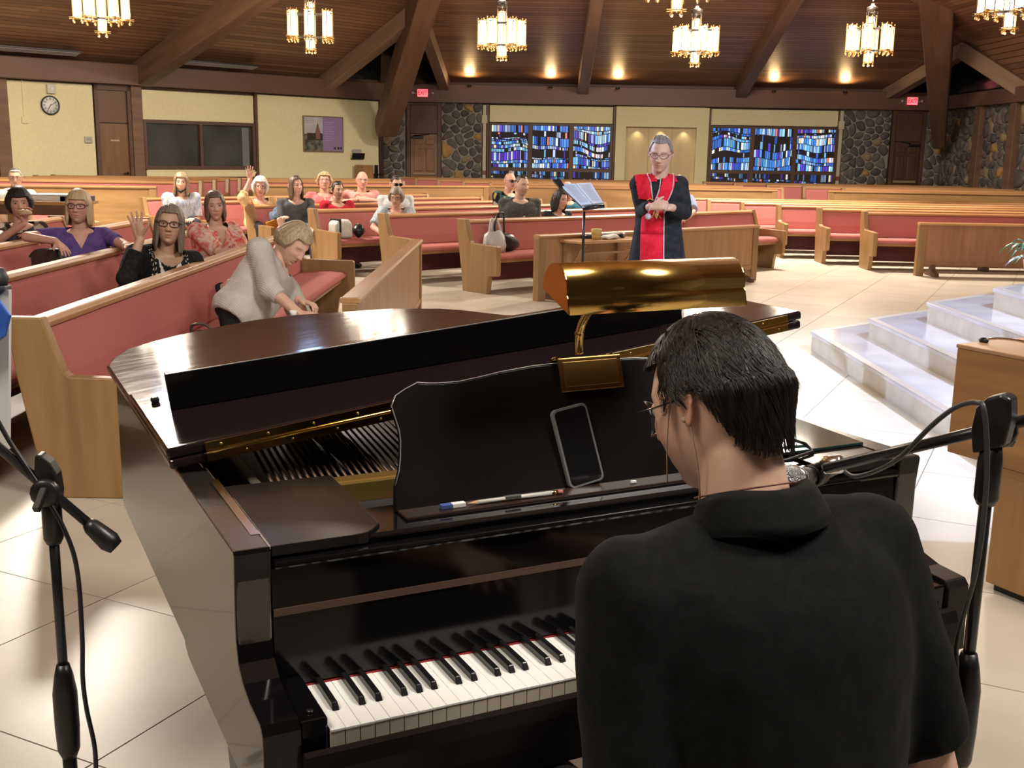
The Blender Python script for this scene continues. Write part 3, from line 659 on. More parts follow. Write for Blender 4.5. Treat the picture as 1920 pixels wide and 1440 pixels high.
MB().box(-.03, .57, -.034, -.03, -.40, .40).build('purple_panel', mat('print_purple', (.30, .21, .40), .6), t)
ch = MB(); ch.prism([(-.50, -.15), (-.50, .02), (-.26, .02), (-.18, .26), (-.10, .02), (-.04, .02), (-.04, -.15)], 'y', -.036, -.034); ch.build('chapel_print', mat('print_dark', (.045, .03, .03), .6), t)
MB().prism([(-.24, -.12), (-.24, .08), (-.18, .20), (-.12, .08), (-.12, -.12)], 'y', -.038, -.036).build('gable_print', mat('print_brick', (.25, .12, .08), .6), t)
tl = MB()
for k in range(9): tl.box(.02, .02+random.uniform(.2, .42), -.036, -.034, .28-.055*k, .295-.055*k)
tl.box(-.54, -.26, -.036, -.034, .30, .315).box(-.54, -.34, -.036, -.034, .26, .272)
tl.build('text_lines', mat('print_pale', (.42, .33, .52), .6), t)['kind'] = 'stuff'
MB().box(.30, .36, -.036, -.034, -.36, -.30).box(.40, .46, -.036, -.034, -.36, -.30).box(.48, .54, -.036, -.034, -.36, -.30).build('print_marks', mat('print_dark', (.05, .03, .05), .6), t)
t = onwall('leaflet_holder', 'black leaflet holder on the yellow wall with pale leaflets', 'holder', ML, 8.50, 1.46)
MB().prism([(0, -.10), (-.06, -.08), (-.10, .07), (-.088, .07), (-.05, -.065), (0, -.065)], 'x', -.19, .19).build('pocket', BLACK, t); MB().box(-.15, .10, -.05, -.03, -.05, .17, mtx=Matrix.Rotation(.12, 4, 'X')).build('leaflets', mat('leaflet_pale', (.42, .40, .36), .7), t)
t = thing('wood_cabinet', 'small brown wooden box cabinet standing under the leaflet holder', 'cabinet'); t.matrix_world = ML @ Matrix.Translation((8.52, -.35, 0))
MB().box(-.16, .16, -.18, .18, 0, 1.24).build('body', OAK, t, .008); MB().box(-.14, .14, -.19, -.18, .08, 1.18).build('door', OAKP, t, .004)
t = thing('wand_holder', 'narrow black post stand near the stone pier on the left wall', 'stand'); t.matrix_world = ML @ Matrix.Translation((8.95, -.3, 0))
MB().box(-.035, .035, -.035, .035, .0, 1.24).build('post', BLACK, t, .005); MB().box(-.03, .14, -.08, .08, .98, 1.02).build('shelf', BLACK, t, .005)
t = onwall('hanging_rod', 'dark thin rod mounted high above the purple poster', 'rod', ML, 6.92, 2.85)
MB().tube([(0, -.05, 0), (1.15, -.05, .0)], .015, 8).build('rod', DKWOOD, t); MB().box(0, .03, -.05, 0, -.02, .03).box(1.1, 1.13, -.05, 0, -.02, .03).build('bracket', DKWOOD, t)
# pipes on the centre wall
for i, (x, lb) in enumerate(((-.85, 'cream painted vertical pipe left of the first stained window'), (8.68, 'cream painted vertical pipe right of the second stained window'))):
    t = onwall('wall_pipe', lb, 'pipe', MC, x, 0, -.06)
    MB().box(-.045, .045, -.09, 0, .5, 2.84).build('pipe_cover', CREAM, t, .01); MB().box(-.075, .075, -.11, 0, 2.36, 2.58).build('junction_box', CREAM, t, .01); MB().box(-.05, .05, -.12, 0, 1.02, 1.12).build('fire_pull', mat('dull_red', (.25, .06, .05), .5), t)
# exit signs
EXR = mat('exit_red', (.8, .02, .03), .4, emit=(1.0, .02, .05), estr=2.6); EXF = mat('exit_face', (.5, .02, .03), .5, emit=(.9, .05, .08), estr=.5)
for i, (x, lb) in enumerate(((-2.49, 'lit red exit sign over the left door beside the stone piers'), (10.45, 'lit red exit sign over the right door by the stone wall'))):
    t = onwall('exit_sign', lb, 'exit sign', MC, x, 3.11, -.29)
    MB().box(-.15, .15, -.05, 0, -.11, .11).build('case', mat('exit_case', (.25, .03, .04), .4, emit=(.7, .01, .03), estr=.4), t, .01)
    MB().box(-.135, .135, -.056, -.05, -.095, .095).build('face', mat('exit_face_pale', (.9, .3, .32), .4, emit=(1, .28, .32), estr=.9), t)
    cu = bpy.data.curves.new('exit_letters', 'FONT'); cu.body = 'EXIT'; cu.size = .16; cu.align_x = 'CENTER'; cu.align_y = 'CENTER'; cu.extrude = .002; cu.offset = .004
    o = text_obj('exit_letters', cu); o.parent = t; o.location = (0, -.058, 0); o.rotation_euler = (PI/2, 0, 0); o.scale = (.74, 1, 1); o.data.materials.clear(); o.data.materials.append(mat('exit_letter_red', (.55, .0, .01), .4, emit=(.75, 0, .02), estr=1.0))
    for sx in (-.26, .26): MB().lathe([(.02, 0), (.035, .03), (.035, .05)], 12, mtx=Matrix.Translation((sx, 0, 0)) @ XF).tube([(sx, 0, 0), (sx*.6, 0, -.02)], .01, 6).build('emergency_lamp', mat('lamp_pale', (.55, .5, .45), .4), t)
# up-lights behind the fascia that graze the ceiling boards
UPL = mat('uplight_can', (.02, .02, .02), .4)
for i, x in enumerate((-1.25, .88, 2.65, 6.75, 8.62)):
    t = thing('ceiling_uplight', ['first', 'second', 'third', 'fourth', 'fifth'][i] + ' ceiling uplight from the left, hidden behind the brown fascia of the back wall', 'light', (x, WY-.46, 3.28))
    MB().lathe([(.05, 0), (.06, .05), (.05, .05)], 12).build('can', UPL, t)
    lamp('uplight', 'SPOT', (x, WY-.46, 3.37), 40, (1.0, .62, .28), .12, (x, WY-1.3, 3.95), 168, 1.0)

# ================================================================== CHANDELIERS
GLOW = mat('glowing_glass', (.95, .9, .8), .4, emit=(1.0, .93, .80), estr=7.0)
BRZ = mat('chandelier_brass', (.62, .38, .14), .30, 1.0); DBR = mat('chandelier_bronze', (.06, .045, .035), .4, .6)
def chand_meshes():
    R = {}
    c = MB().lathe([(.058, 0), (.062, .10), (.052, .72)], 14); R['c'] = c.mesh('center_tube', GLOW)
    o_ = MB().lathe([(.058, 0), (.064, .05), (.054, .40)], 12); R['o'] = o_.mesh('shade', GLOW)
    def cage(h, r):
        m = MB()
        for k in range(4):
            a = PI/4 + PI/2*k; x, y = r*math.cos(a), r*math.sin(a)
            m.box(x-.007, x+.007, y-.007, y+.007, -.05, h+.03); m.ball((x, y, -.07), .021, 8, 6)
        for z in (-.02, h*.98):
            m.lathe([(r+.012, z-.006), (r+.012, z+.006), (r-.006, z+.006), (r-.006, z-.006)], 12)
        for z in (-.035, -.012):
            m.box(-r-.035, r+.035, -.005, .005, z, z+.008).box(-.005, .005, -r-.035, r+.035, z, z+.008)
        return m
    R['cc'] = cage(.72, .078).mesh('center_cage', BRZ); R['oc'] = cage(.40, .078).mesh('shade_cage', BRZ)
    f = MB().lathe([(.02, 0), (.10, .02), (.10, .10), (.03, .13), (.03, .16)], 6)
    for z_ in (-.265, -.625): f.lathe([(.082, z_), (.094, z_), (.094, z_+.03), (.082, z_+.03), (.082, z_)], 18)
    for k in range(6): a = PI/6 + PI/3*k; f.tube([(.088*math.cos(a), .088*math.sin(a), -.63), (.088*math.cos(a), .088*math.sin(a), .03)], .006, 6)
    for k in range(6):
        a = PI/3*k; m = Matrix.Rotation(a, 4, 'Z'); f.box(.05, .40, -.012, .012, -.26, -.235, mtx=m); f.box(.05, .40, -.012, .012, -.62, -.60, mtx=m)
    R['f'] = f.mesh('hub', DBR); return R
CHM = chand_meshes()
NO3 = ['left-most chandelier, hanging over the left pews near the clock wall', 'chandelier hanging before the dark observation windows', 'chandelier hanging before the first stained window', 'nearer small cropped chandelier at the top edge above the niche', 'chandelier hanging before the niche panel', 'chandelier hanging before the second stained window, near the right big beam', 'cropped chandelier at the top right picture corner', 'chandelier above the top edge that mirrors as a glare on the piano lid']
CH = [(-6.05, 16.7, 3.15), (-3.42, 18.9, 3.15), (-.27, 19.6, 3.14), (1.80, 13.1, 3.14), (3.12, 20.1, 3.13), (6.02, 19.6, 3.15), (6.02, 14.1, 3.12), (-2.75, 17.0, 4.12)]
def ceil_z(x, y):
    z1 = zc(x, y); d = (Vector((x, y, 0)) - LA).dot(NL); z2 = 3.30 + max(0, d)*.28; z3 = 3.28 + (RX - x)*.30
    return min(z1, z2, z3, 7.0)
for i, (x, y, z) in enumerate(CH):
    t = thing('chandelier', NO3[i], 'chandelier', (x, y, z), .3 + .37*i, 'brass and glass tube chandeliers')
    inst(CHM['c'], 'center_tube', t, (0, 0, .08)); inst(CHM['cc'], 'center_cage', t, (0, 0, .08)); inst(CHM['f'], 'hub', t, (0, 0, .86))
    for k in range(6):
        a = PI/3*k; q = (.33*math.cos(a), .33*math.sin(a), .26); inst(CHM['o'], 'shade', t, q); inst(CHM['oc'], 'shade_cage', t, q)
    zt = ceil_z(x, y) - z + .02
    MB().tube([(0, 0, 1.0), (0, 0, zt)], .012, 6).lathe([(.02, zt-.12), (.11, zt-.06), (.11, zt+.02)], 10).build('rod', DBR, t)
    lamp('chandelier_light', 'POINT', (x, y, z-.10), 45, WARM, .25)
    lamp('chandelier_light', 'POINT', (x, y, z+1.05), 75, WARM, .2)
# ================================================================== GRAND PIANO (local frame: x along keys, y to the tail)
TH = math.radians(26.318)
PM = Matrix.Translation((-.263, 1.5004, 0)) @ Matrix.Rotation(TH, 4, 'Z')
LACQ = mat('black_lacquer', (0.004, 0.0036, 0.004), .10, spec=.36)
LACQS = mix_noise(mat('black_lacquer_satin', (0.012, 0.010, 0.010), .28, spec=.26), (0.007, 0.006, 0.006), (0.011, 0.009, 0.009), (1, 1, 1), 3, rough=.24)
LACQL = mat('lid_lacquer', (0.014, 0.008, 0.009), .16, spec=.45)
n_, l_ = nt(LACQL); _t = n_.new('ShaderNodeTexNoise'); _t.inputs['Scale'].default_value = 26; _t.inputs['Detail'].default_value = 6
_tc = n_.new('ShaderNodeTexCoord'); _mp = n_.new('ShaderNodeMapping'); _mp.inputs['Scale'].default_value = (.35, 2.5, 1); l_.new(_tc.outputs['Object'], _mp.inputs[0]); l_.new(_mp.outputs[0], _t.inputs['Vector'])
_mr = n_.new('ShaderNodeMapRange'); _mr.inputs['To Min'].default_value = .045; _mr.inputs['To Max'].default_value = .15; l_.new(_t.outputs['Fac'], _mr.inputs[0]); l_.new(_mr.outputs[0], n_['Principled BSDF'].inputs['Roughness'])
SIDE = mat('piano_side_satin', (0.020, 0.018, 0.016), .26, spec=1.0, coat=.6)
IVORY = mat('white_key_plastic', (0.92, 0.91, 0.87), .28); KEYW = mat('key_front_beige', (0.66, 0.58, 0.45), .5); EBONY = mat('black_key', (0.010, 0.010, 0.010), .25)
GOLDP = mat('plate_gold', (0.40, 0.25, 0.07), .35, .75); FELT = mat('red_felt', (0.32, 0.02, 0.025), .95)
pn = thing('grand_piano', 'black grand piano with lid propped low and front flap folded back', 'piano'); pn.matrix_world = PM
out = [(-.10, .155), (-.10, 1.62), (-.075, 1.72), (-.025, 1.81), (.04, 1.858), (.11, 1.884), (.23, 1.905), (.35, 1.905), (.47, 1.862), (.58, 1.785), (.71, 1.68), (.80, 1.565), (.85, 1.45), (.90, 1.29), (.965, 1.165), (1.06, 1.04), (1.19, .935), (1.30, .84), (1.325, .74), (1.325, .155)]
def inset(P, d):
    R = []
    for i in range(len(P)):
        if i == 0: R.append((P[0][0]+d, P[0][1])); continue
        if i == len(P)-1: R.append((P[-1][0]-d, P[-1][1])); continue
        a, b, c = Vector(P[i-1]), Vector(P[i]), Vector(P[i+1]); n1 = Vector(((b-a).y, -(b-a).x)).normalized(); n2 = Vector(((c-b).y, -(c-b).x)).normalized(); n = (n1+n2).normalized()
        q = b + n*d/max(.5, n.dot(n1)); R.append((q.x, q.y))
    return R
inn = inset(out, .055); N = len(out)
rim = MB()
vs = [(x, y, .60) for x, y in out] + [(x, y, .955) for x, y in out] + [(x, y, .60) for x, y in inn] + [(x, y, .955) for x, y in inn]
fs = []
for i in range(N-1):
    j = i+1
    fs += [(j, i, N+i, N+j), (2*N+i, 2*N+j, 3*N+j, 3*N+i), (N+j, N+i, 3*N+i, 3*N+j), (i, j, 2*N+j, 2*N+i)]
fs += [(0, 2*N, 3*N, N), (2*N-1, 4*N-1, 3*N-1, N-1)]
rim.add(vs, fs, 0, False); ro = rim.build('rim', SIDE, pn, .004)
for p_ in ro.data.polygons: p_.use_smooth = abs(p_.normal.z) < .3 and p_.center.y > 1.0
cheek = [(.66, .955), (.66, .962), (.156, .968), (.152, .962), (.156, .92), (.160, .865), (.159, .821), (.147, .786), (.117, .766), (.076, .755), (.042, .753), (.008, .751), (-.003, .738), (-.006, .60), (.12, .60), (.16, .585), (.62, .585), (.66, .60)]
MB().prism(cheek, 'x', -.102, -.045).build('arm', SIDE, pn, .003)
cx_ = MB().prism([(y, z) for y, z in cheek], 'x', 1.27, 1.327).build('arm', LACQS, pn, .003)
# lacquered inner faces of the arms (front side seen from the keys)
cf = MB(); ed = cheek[2:14]
for i in range(len(ed)-1):
    (a, za), (b, zb) = ed[i], ed[i+1]; cf.add([(-.1015, a-.0012, za), (-.0455, a-.0012, za), (-.0455, b-.0012, zb), (-.1015, b-.0012, zb)], [(3, 2, 1, 0)], 0, True)
cf.build('arm_front', LACQ, pn)
MB().box(-.045, -.0015, .004, .155, .60, .7445).build('key_block', LACQ, pn, .004); MB().box(1.2265, 1.27, .004, .155, .60, .7445).build('key_block', LACQ, pn, .004)
for x in (-.022, 1.25): MB().lathe([(.006, 0), (.006, .003), (.003, .004)], 12, mtx=Matrix.Translation((x, .03, .7445))).build('screw_cap', BLACKM, pn)
MB().box(-.045, 1.27, .0, .66, .60, .69).build('key_bed', LACQS, pn)
MB().prism([(-.010, .69), (-.010, .702), (-.016, .706), (-.026, .702), (-.034, .68), (-.040, .64), (-.040, .60), (-.005, .60), (-.005, .69)], 'x', -.045, 1.27).build('key_slip', LACQS, pn)
kw = 1.225/52
wk = MB(); wk.box(.0006, kw-.0006, .0, .150, .7215, .7250); wk.box(.0006, kw-.0006, -.0015, .02, .7215, .7250)
WK = MB().box(.0006, kw-.0006, -.0018, .150, .7220, .7250, 0).box(.0008, kw-.0008, 0, .150, .690, .7220, 1).mesh('white_key', [IVORY, KEYW])
BKm = MB(); w0, w1 = .0058, .0046
BKm.add([(-w0,.052,.725),(w0,.052,.725),(w0,.150,.725),(-w0,.150,.725),(-w1,.060,.7365),(w1,.060,.7365),(w1,.150,.7365),(-w1,.150,.7365)], [(3,2,1,0),(4,5,6,7),(0,1,5,4),(1,2,6,5),(2,3,7,6),(3,0,4,7)])
BK = BKm.mesh('black_key', EBONY)
pat_ = 'ABCDEFG'; off = {0: .0, 2: -.0017, 3: .0017, 5: -.0022, 6: 0, 0.5: 0}
for k in range(52):
    o = inst(WK, 'white_key', pn, (k*kw, 0, random.uniform(-.0004, .0002)))
for k in range(51):
    nm = pat_[k % 7]
    if nm in 'ACDFG':
        dx = {'A': .0020, 'C': -.0020, 'D': .0020, 'F': -.0024, 'G': 0}[nm]
        o = inst(BK, 'black_key', pn, ((k+1)*kw+dx, 0, 0)); md = o.modifiers.new('bevel', 'BEVEL'); md.width = .0014; md.segments = 2
MB().box(-.001, 1.226, .1495, .1515, .724, .7275).build('name_felt', FELT, pn)
MB().prism([(.152, .728), (.150, .732), (.163, .928), (.172, .928), (.172, .728)], 'x', -.043, 1.268).build('fallboard', LACQ, pn)
MB().prism([(.163, .928), (.150, .930), (.147, .936), (.150, .942), (.160, .944), (.175, .944), (.175, .928)], 'x', -.040, 1.265).build('fallboard_lip', LACQ, pn, .0015)
MB().prism([(.168, .944), (.165, .955), (.172, .9605), (.30, .9605), (.30, .935), (.168, .935)], 'x', .11, 1.12).build('desk_rail', LACQ, pn, .002)
lf = [(-.043, .160), (.10, .160), (.118, .164), (.130, .175), (.150, .20), (.158, .50), (-.020, .505), (-.043, .505)]
MB().prism(lf, 'z', .948, .966).build('desk_shelf', LACQS, pn, .002)
MB().prism([(1.225-x, y) for x, y in lf], 'z', .948, .966).build('desk_shelf', LACQS, pn, .002)
MB().box(-.06, -.045, .22, .55, .9655, .968).build('shelf_trim', CHROME, pn)
MB().box(-.046, -.043, .16, .24, .962, .9672).build('shelf_trim', CHROME, pn)
MB().box(-.044, 1.27, .30, .60, .86, .90).build('pin_block', mat('pin_block_dark', (.02, .018, .018), .6), pn)
MB().box(.15, 1.07, .33, .34, .90, .915).box(.15, 1.07, .36, .44, .90, .925).build('damper_felt', mat('dark_grey_felt', (.05, .05, .055), .9), pn)
pl = MB(); pl.box(-.010, 1.235, .515, .560, .895, .944).box(-.044, 1.27, .56, .60, .87, .895); pl.build('plate_flange', GOLDP, pn, .006)
MB().prism(inset(out, .058), 'z', .85, .862).build('soundboard', mat('soundboard_brown', (.09, .05, .035), .35), pn)
for x in (.035, .30, .62, .95): MB().box(x, x+.022, .56, 1.5 - .45*x, .87, .925).build('plate_strut', mat('strut_grey_gold', (.30, .25, .18), .4, .5) if x < .1 else GOLDP, pn, .003)
STR = mat('string_copper', (.13, .085, .06), .3, .8)
for k in range(78):
    x = .065 + .0148*k; y1 = 1.62 - .55*x; 
    if k < 30:
        m = MB().tube([(x, .56, .932), (x+.10, y1, .925)], .0040-.00006*k, 6)
    else: m = MB().tube([(x, .56, .932), (x-.03, y1, .925)], .0020, 5)
    m.build('string', STR, pn)
# music desk
dl = [(.197, .969), (.199, .99), (.202, 1.012), (.213, 1.037), (.218, 1.058), (.222, 1.085), (.222, 1.102), (.217, 1.125), (.213, 1.143), (.223, 1.160), (.243, 1.170), (.267, 1.179), (.285, 1.1765), (.305, 1.175), (.346, 1.175), (.389, 1.180), (.433, 1.186), (.501, 1.192), (.54, 1.193)]
dpoly = [(x, (z-.969)*1.063) for x, z in dl] + [(1.225-x, (z-.969)*1.063) for x, z in dl[::-1]]
ta = math.atan(.36)
DM = Matrix.Translation((0, .250, .962)) @ Matrix.Rotation(-ta, 4, 'X')      # desk frame: x along, z up the slope, -y toward the player
desk = MB().prism(dpoly, 'y', 0, .014).build('music_desk', LACQS, pn, .003); desk.matrix_local = DM
de = MB().tube([(x, -.0005, z) for x, z in dpoly[2:-2]], .0011, 6).build('edge_glint', mat('worn_edge_glint', (.42, .42, .43), .3, .6), pn); de.matrix_local = DM  # pale tube standing in for the highlight along the worn desk edge
MB().box(.20, 1.025, .205, .25, .9605, .9665).build('desk_ledge', mat('ledge_brown', (.028, .014, .011), .3), pn, .002)
# lid, folded front flap
al = math.atan(.1316)
LM = Matrix.Translation((-.118, 0, .9715)) @ Matrix.Rotation(-al, 4, 'Y')
lidp = [(.0, .625), (.0, 1.646), (.028, 1.735), (.078, 1.832), (.15, 1.88), (.225, 1.906), (.35, 1.928), (.475, 1.928), (.60, 1.884), (.71, 1.803), (.85, 1.70), (.952, 1.565), (.99, 1.48), (1.045, 1.30), (1.12, 1.185), (1.20, 1.09), (1.33, .985), (1.46, .885), (1.505, .78), (1.505, .60)]
lid = MB().prism(lidp, 'z', 0, .021).build('lid', LACQL, pn, .007, 3); lid.matrix_local = LM
for p_ in lid.data.polygons: p_.use_smooth = False
def lidpart(mb, name, m, bevel=0):
    o = mb.build(name, m, lid, bevel); return o
lidpart(MB().prism([(-.002, .625), (1.507, .60), (1.507, 1.125), (-.002, 1.155)], 'z', .0225, .0435), 'lid_flap', LACQL, .006)
sl = -.025/1.505
hm = Matrix.Rotation(math.atan(sl), 4, 'Z')
for z0, z1 in ((.003, .0195), (.0245, .041)): lidpart(MB().box(.06, 1.452, .6215, .626, z0, z1, mtx=hm), 'hinge_leaf', BRASS, .0)
lidpart(MB().tube([hm @ Vector((.06, .6205, .022)), hm @ Vector((1.452, .6205, .022))], .0038, 10), 'hinge_knuckle', BRASS)
hs = MB()
for i in range(30):
    x = .09 + .046*i; hs.lathe([(.0028, 0), (.0028, .0012)], 8, mtx=hm @ Matrix.Translation((x, .6218, .011 if i % 2 else .033)) @ Matrix.Rotation(PI/2, 4, 'X'))
o = lidpart(hs, 'hinge_screws', BRASSD); o['kind'] = 'stuff'
lidpart(MB().box(.030, .048, 1.008, 1.026, .0435, .056), 'bumper', BLACK, .004); lidpart(MB().box(1.40, 1.418, .99, 1.008, .0435, .056), 'bumper', BLACK, .004)
MB().tube([(1.29, .86, .955), (1.27, .87, 1.155)], .008, 8).build('prop_stick', LACQS, pn)
for (x, y) in ((.0, .40), (1.225, .40), (.30, 1.62)):
    MB().add([(x-.07,y-.07,.60),(x+.07,y-.07,.60),(x+.07,y+.07,.60),(x-.07,y+.07,.60),(x-.045,y-.045,.06),(x+.045,y-.045,.06),(x+.045,y+.045,.06),(x-.045,y+.045,.06)], [(0,1,2,3),(7,6,5,4),(1,0,4,5),(2,1,5,6),(3,2,6,7),(0,3,7,4)]).lathe([(.03, 0), (.03, .06)], 12, mtx=Matrix.Translation((x, y, 0))).build('leg', LACQS, pn, .006)
ly = MB().box(.56, .66, .55, .60, .12, .60).box(.50, .72, .50, .62, .06, .14); ly.build('pedal_lyre', LACQS, pn, .006)
for x in (.55, .61, .67): MB().box(x-.012, x+.012, .40, .50, .075, .085).build('pedal', BRASS, pn, .004)
# long black board standing on the folded flap
bt = thing('black_board', 'long black wooden board standing on edge on the piano lid', 'board'); bt.matrix_world = PM @ LM @ Matrix.Translation((.055, .91, .0440)) @ Matrix.Rotation(math.atan2(-.187, 1.20), 4, 'Z')
MB().box(0, 1.205, 0, .032, 0, .080).build('board', LACQ, bt, .003)
MB().box(0.004, 1.2, .0, .004, .0795, .0808).build('top_edge_glint', mat('worn_edge_glint', (.42, .42, .43), .3, .6), bt)  # pale strip giving the worn top edge its highlight as colour
# brass lamp clipped to the desk
lp = thing('piano_lamp', 'polished brass piano lamp clipped on the music desk', 'lamp'); lp.matrix_world = PM
prof = [(.046*math.cos(a)-.0, .046*math.sin(a)) for a in [math.radians(-12 + 192*i/16) for i in range(17)]]
prof = [(y*.95, z) for y, z in prof]
lipf = [(-.044, -.0), (-.056, -.028)]; outer = prof + [(-.047, -.004), (-.058, -.030)]
inner = [(y*.93 + .0, z*.93 - .001) for y, z in outer][::-1]
SH = Matrix.Translation((0, .195, 1.345)) @ Matrix.Rotation(math.radians(8), 4, 'X')
MB().prism(outer + inner, 'x', .470, .840, smooth=False, mtx=SH)
sh = MB(); no = len(outer)
for a in (outer,):
    vs = [(x, y, z) for x in (.470, .840) for y, z in a]; sh.add(vs, [(i, i+1, no+i+1, no+i) for i in range(no-1)], 0, True)
so = sh.build('shade', BRASS, lp); so.matrix_local = SH; md = so.modifiers.new('s', 'SOLIDIFY'); md.thickness = .0022; md.offset = -1
for x in (.470, .840):
    e = MB().prism(outer, 'x', x-.0015, x+.0015).build('shade_end', BRASS, lp, .0006); e.matrix_local = SH
e = MB().tube([(.50, .0, .012), (.81, .0, .012)], .010, 10).build('bulb_tube', mat('unlit_bulb', (.6, .6, .58), .3), lp); e.matrix_local = SH
gn = []; R_ = []
P0, P1, P2, P3 = Vector((.600, .333, 1.20)), Vector((.592, .345, 1.265)), Vector((.605, .275, 1.325)), Vector((.620, .200, 1.345))
for i in range(61):
    t_ = i/60; q = P0*(1-t_)**3 + P1*3*t_*(1-t_)**2 + P2*3*t_*t_*(1-t_) + P3*t_**3; gn.append(q); R_.append(.0088 if i < 14 else (.0082 if i % 2 else .0070))
MB().tube(gn, R_, 12).build('gooseneck', BRASS, lp)
e = MB().box(.547, .684, -.012, -.008, .181, .2445).box(.547, .684, -.012, .022, .2435, .2455).box(.547, .684, .018, .022, .20, .2455).build('clip_plate', BRASSD, lp, .0018); e.matrix_local = DM
e = MB().box(.556, .675, -.0135, -.012, .190, .2375).build('plate_relief', mat('worn_brass', (.36, .22, .075), .38, 1.0), lp, .0008); e.matrix_local = DM
e = MB().tube([(.5485, -.006, .2465), (.5485, .016, .2465)], .004, 8).tube([(.668, -.006, .2465), (.668, .016, .2465)], .004, 8).build('clip_pins', BRASS, lp); e.matrix_local = DM; e['kind'] = 'stuff'
# phone leaning on the desk
ph = thing('smartphone', 'black smartphone with grey rim leaning on the music desk', 'phone'); ph.matrix_world = PM @ DM @ Matrix.Translation((.5655, -.0115, .079)) @ Matrix.Rotation(math.radians(-8.5), 4, 'Y') @ Matrix.Rotation(math.radians(3), 4, 'X')
def rrect(w, h, r, n=6):
    P = []
    for cx, cz, a0 in ((w-r, h-r, 0), (-w+r, h-r, 90), (-w+r, -h+r, 180), (w-r, -h+r, 270)):
        for i in range(n+1): a = math.radians(a0+90*i/n); P.append((cx+r*math.cos(a), cz+r*math.sin(a)))
    return P
MB().prism(rrect(.0385, .0755, .011), 'y', 0, .010, smooth=True).build('case', mat('phone_case', (.16, .165, .16), .42), ph, .0015)
MB().prism(rrect(.0335, .0705, .008), 'y', -.0008, .001).build('screen', mat('phone_screen', (.008, .008, .009), .06), ph)
# pencil and eraser on the ledge
pc = thing('pencil', 'pale sharpened pencil lying on the music desk ledge', 'pencil'); pc.matrix_world = PM @ Matrix.Translation((.318, .2235, .9705)) @ Matrix.Rotation(-.02, 4, 'Z')
X90 = Matrix.Rotation(PI/2, 4, 'Y')
MB().lathe([(.0042, .022), (.0042, .168)], 6, mtx=X90).build('shaft', mat('pencil_white', (.62, .60, .54), .4), pc); MB().lathe([(.0008, .003), (.0042, .022)], 8, mtx=X90).build('point', mat('pencil_wood', (.55, .33, .16), .7), pc)
MB().lathe([(.0043, .168), (.0043, .180)], 10, mtx=X90).build('ferrule', BRASS, pc); MB().lathe([(.004, .180), (.004, .19)], 10, mtx=X90).build('eraser_tip', mat('pink_rubber', (.55, .16, .14), .7), pc)
MB().box(.075, .105, -.0045, .0045, -.0008, .0046).build('print', mat('pencil_print', (.10, .10, .10), .5), pc)
er = thing('eraser', 'small blue and white eraser lying beside the pencil tip', 'eraser'); er.matrix_world = PM @ Matrix.Translation((.270, .2245, .9667))
MB().box(0, .021, -.006, .006, 0, .008).build('blue_half', mat('eraser_blue', (.06, .10, .30), .6), er, .001); MB().box(.021, .046, -.006, .006, 0, .008).build('white_half', WHITE, er, .001)
ch = thing('chalk_bit', 'tiny white chalk bit on the ledge right of the phone', 'chalk'); ch.matrix_world = PM @ Matrix.Translation((.658, .222, .9665)); MB().box(0, .012, 0, .006, 0, .005).build('bit', WHITE, ch, .001)
# bench
bn = thing('piano_bench', 'dark piano bench under the pianist, mostly out of view', 'bench'); bn.matrix_world = PM @ Matrix.Translation((.50, -.40, 0))
MB().box(-.40, .40, -.17, .17, .40, .45).build('seat', mat('bench_leather', (.02, .018, .018), .5), bn, .015)
for x in (-.34, .34):
    for y in (-.12, .12): MB().box(x-.025, x+.025, y-.025, y+.025, 0, .40).build('leg', DKWOOD, bn, .004)
MB().box(-.36, .36, -.13, .13, .32, .40).build('apron', DKWOOD, bn)
# cable trailing over the right shelf
cb = thing('audio_cable', 'thin black cable looping over the right side of the piano top', 'cable'); cb.matrix_world = PM
pts = [(.86, .30, .975), (.93, .36, .972), (1.02, .40, .985), (1.10, .36, .992), (1.145, .30, .975), (1.13, .26, .970), (1.06, .235, .970), (1.00, .225, .970)]
MB().tube(pts, .0035, 8).build('cable', BLACK, cb)
# glass pane on the right shelf
gp = thing('glass_sheet', 'greenish glass sheet lying on the right side of the piano top', 'glass'); gp.matrix_world = PM
MB().prism([(.93, .27), (1.28, .27), (1.30, .60), (1.20, .62)], 'z', .9670, .9725).build('sheet', mat('green_glass', (.020, .045, .042), .06, spec=.7), gp, .001)

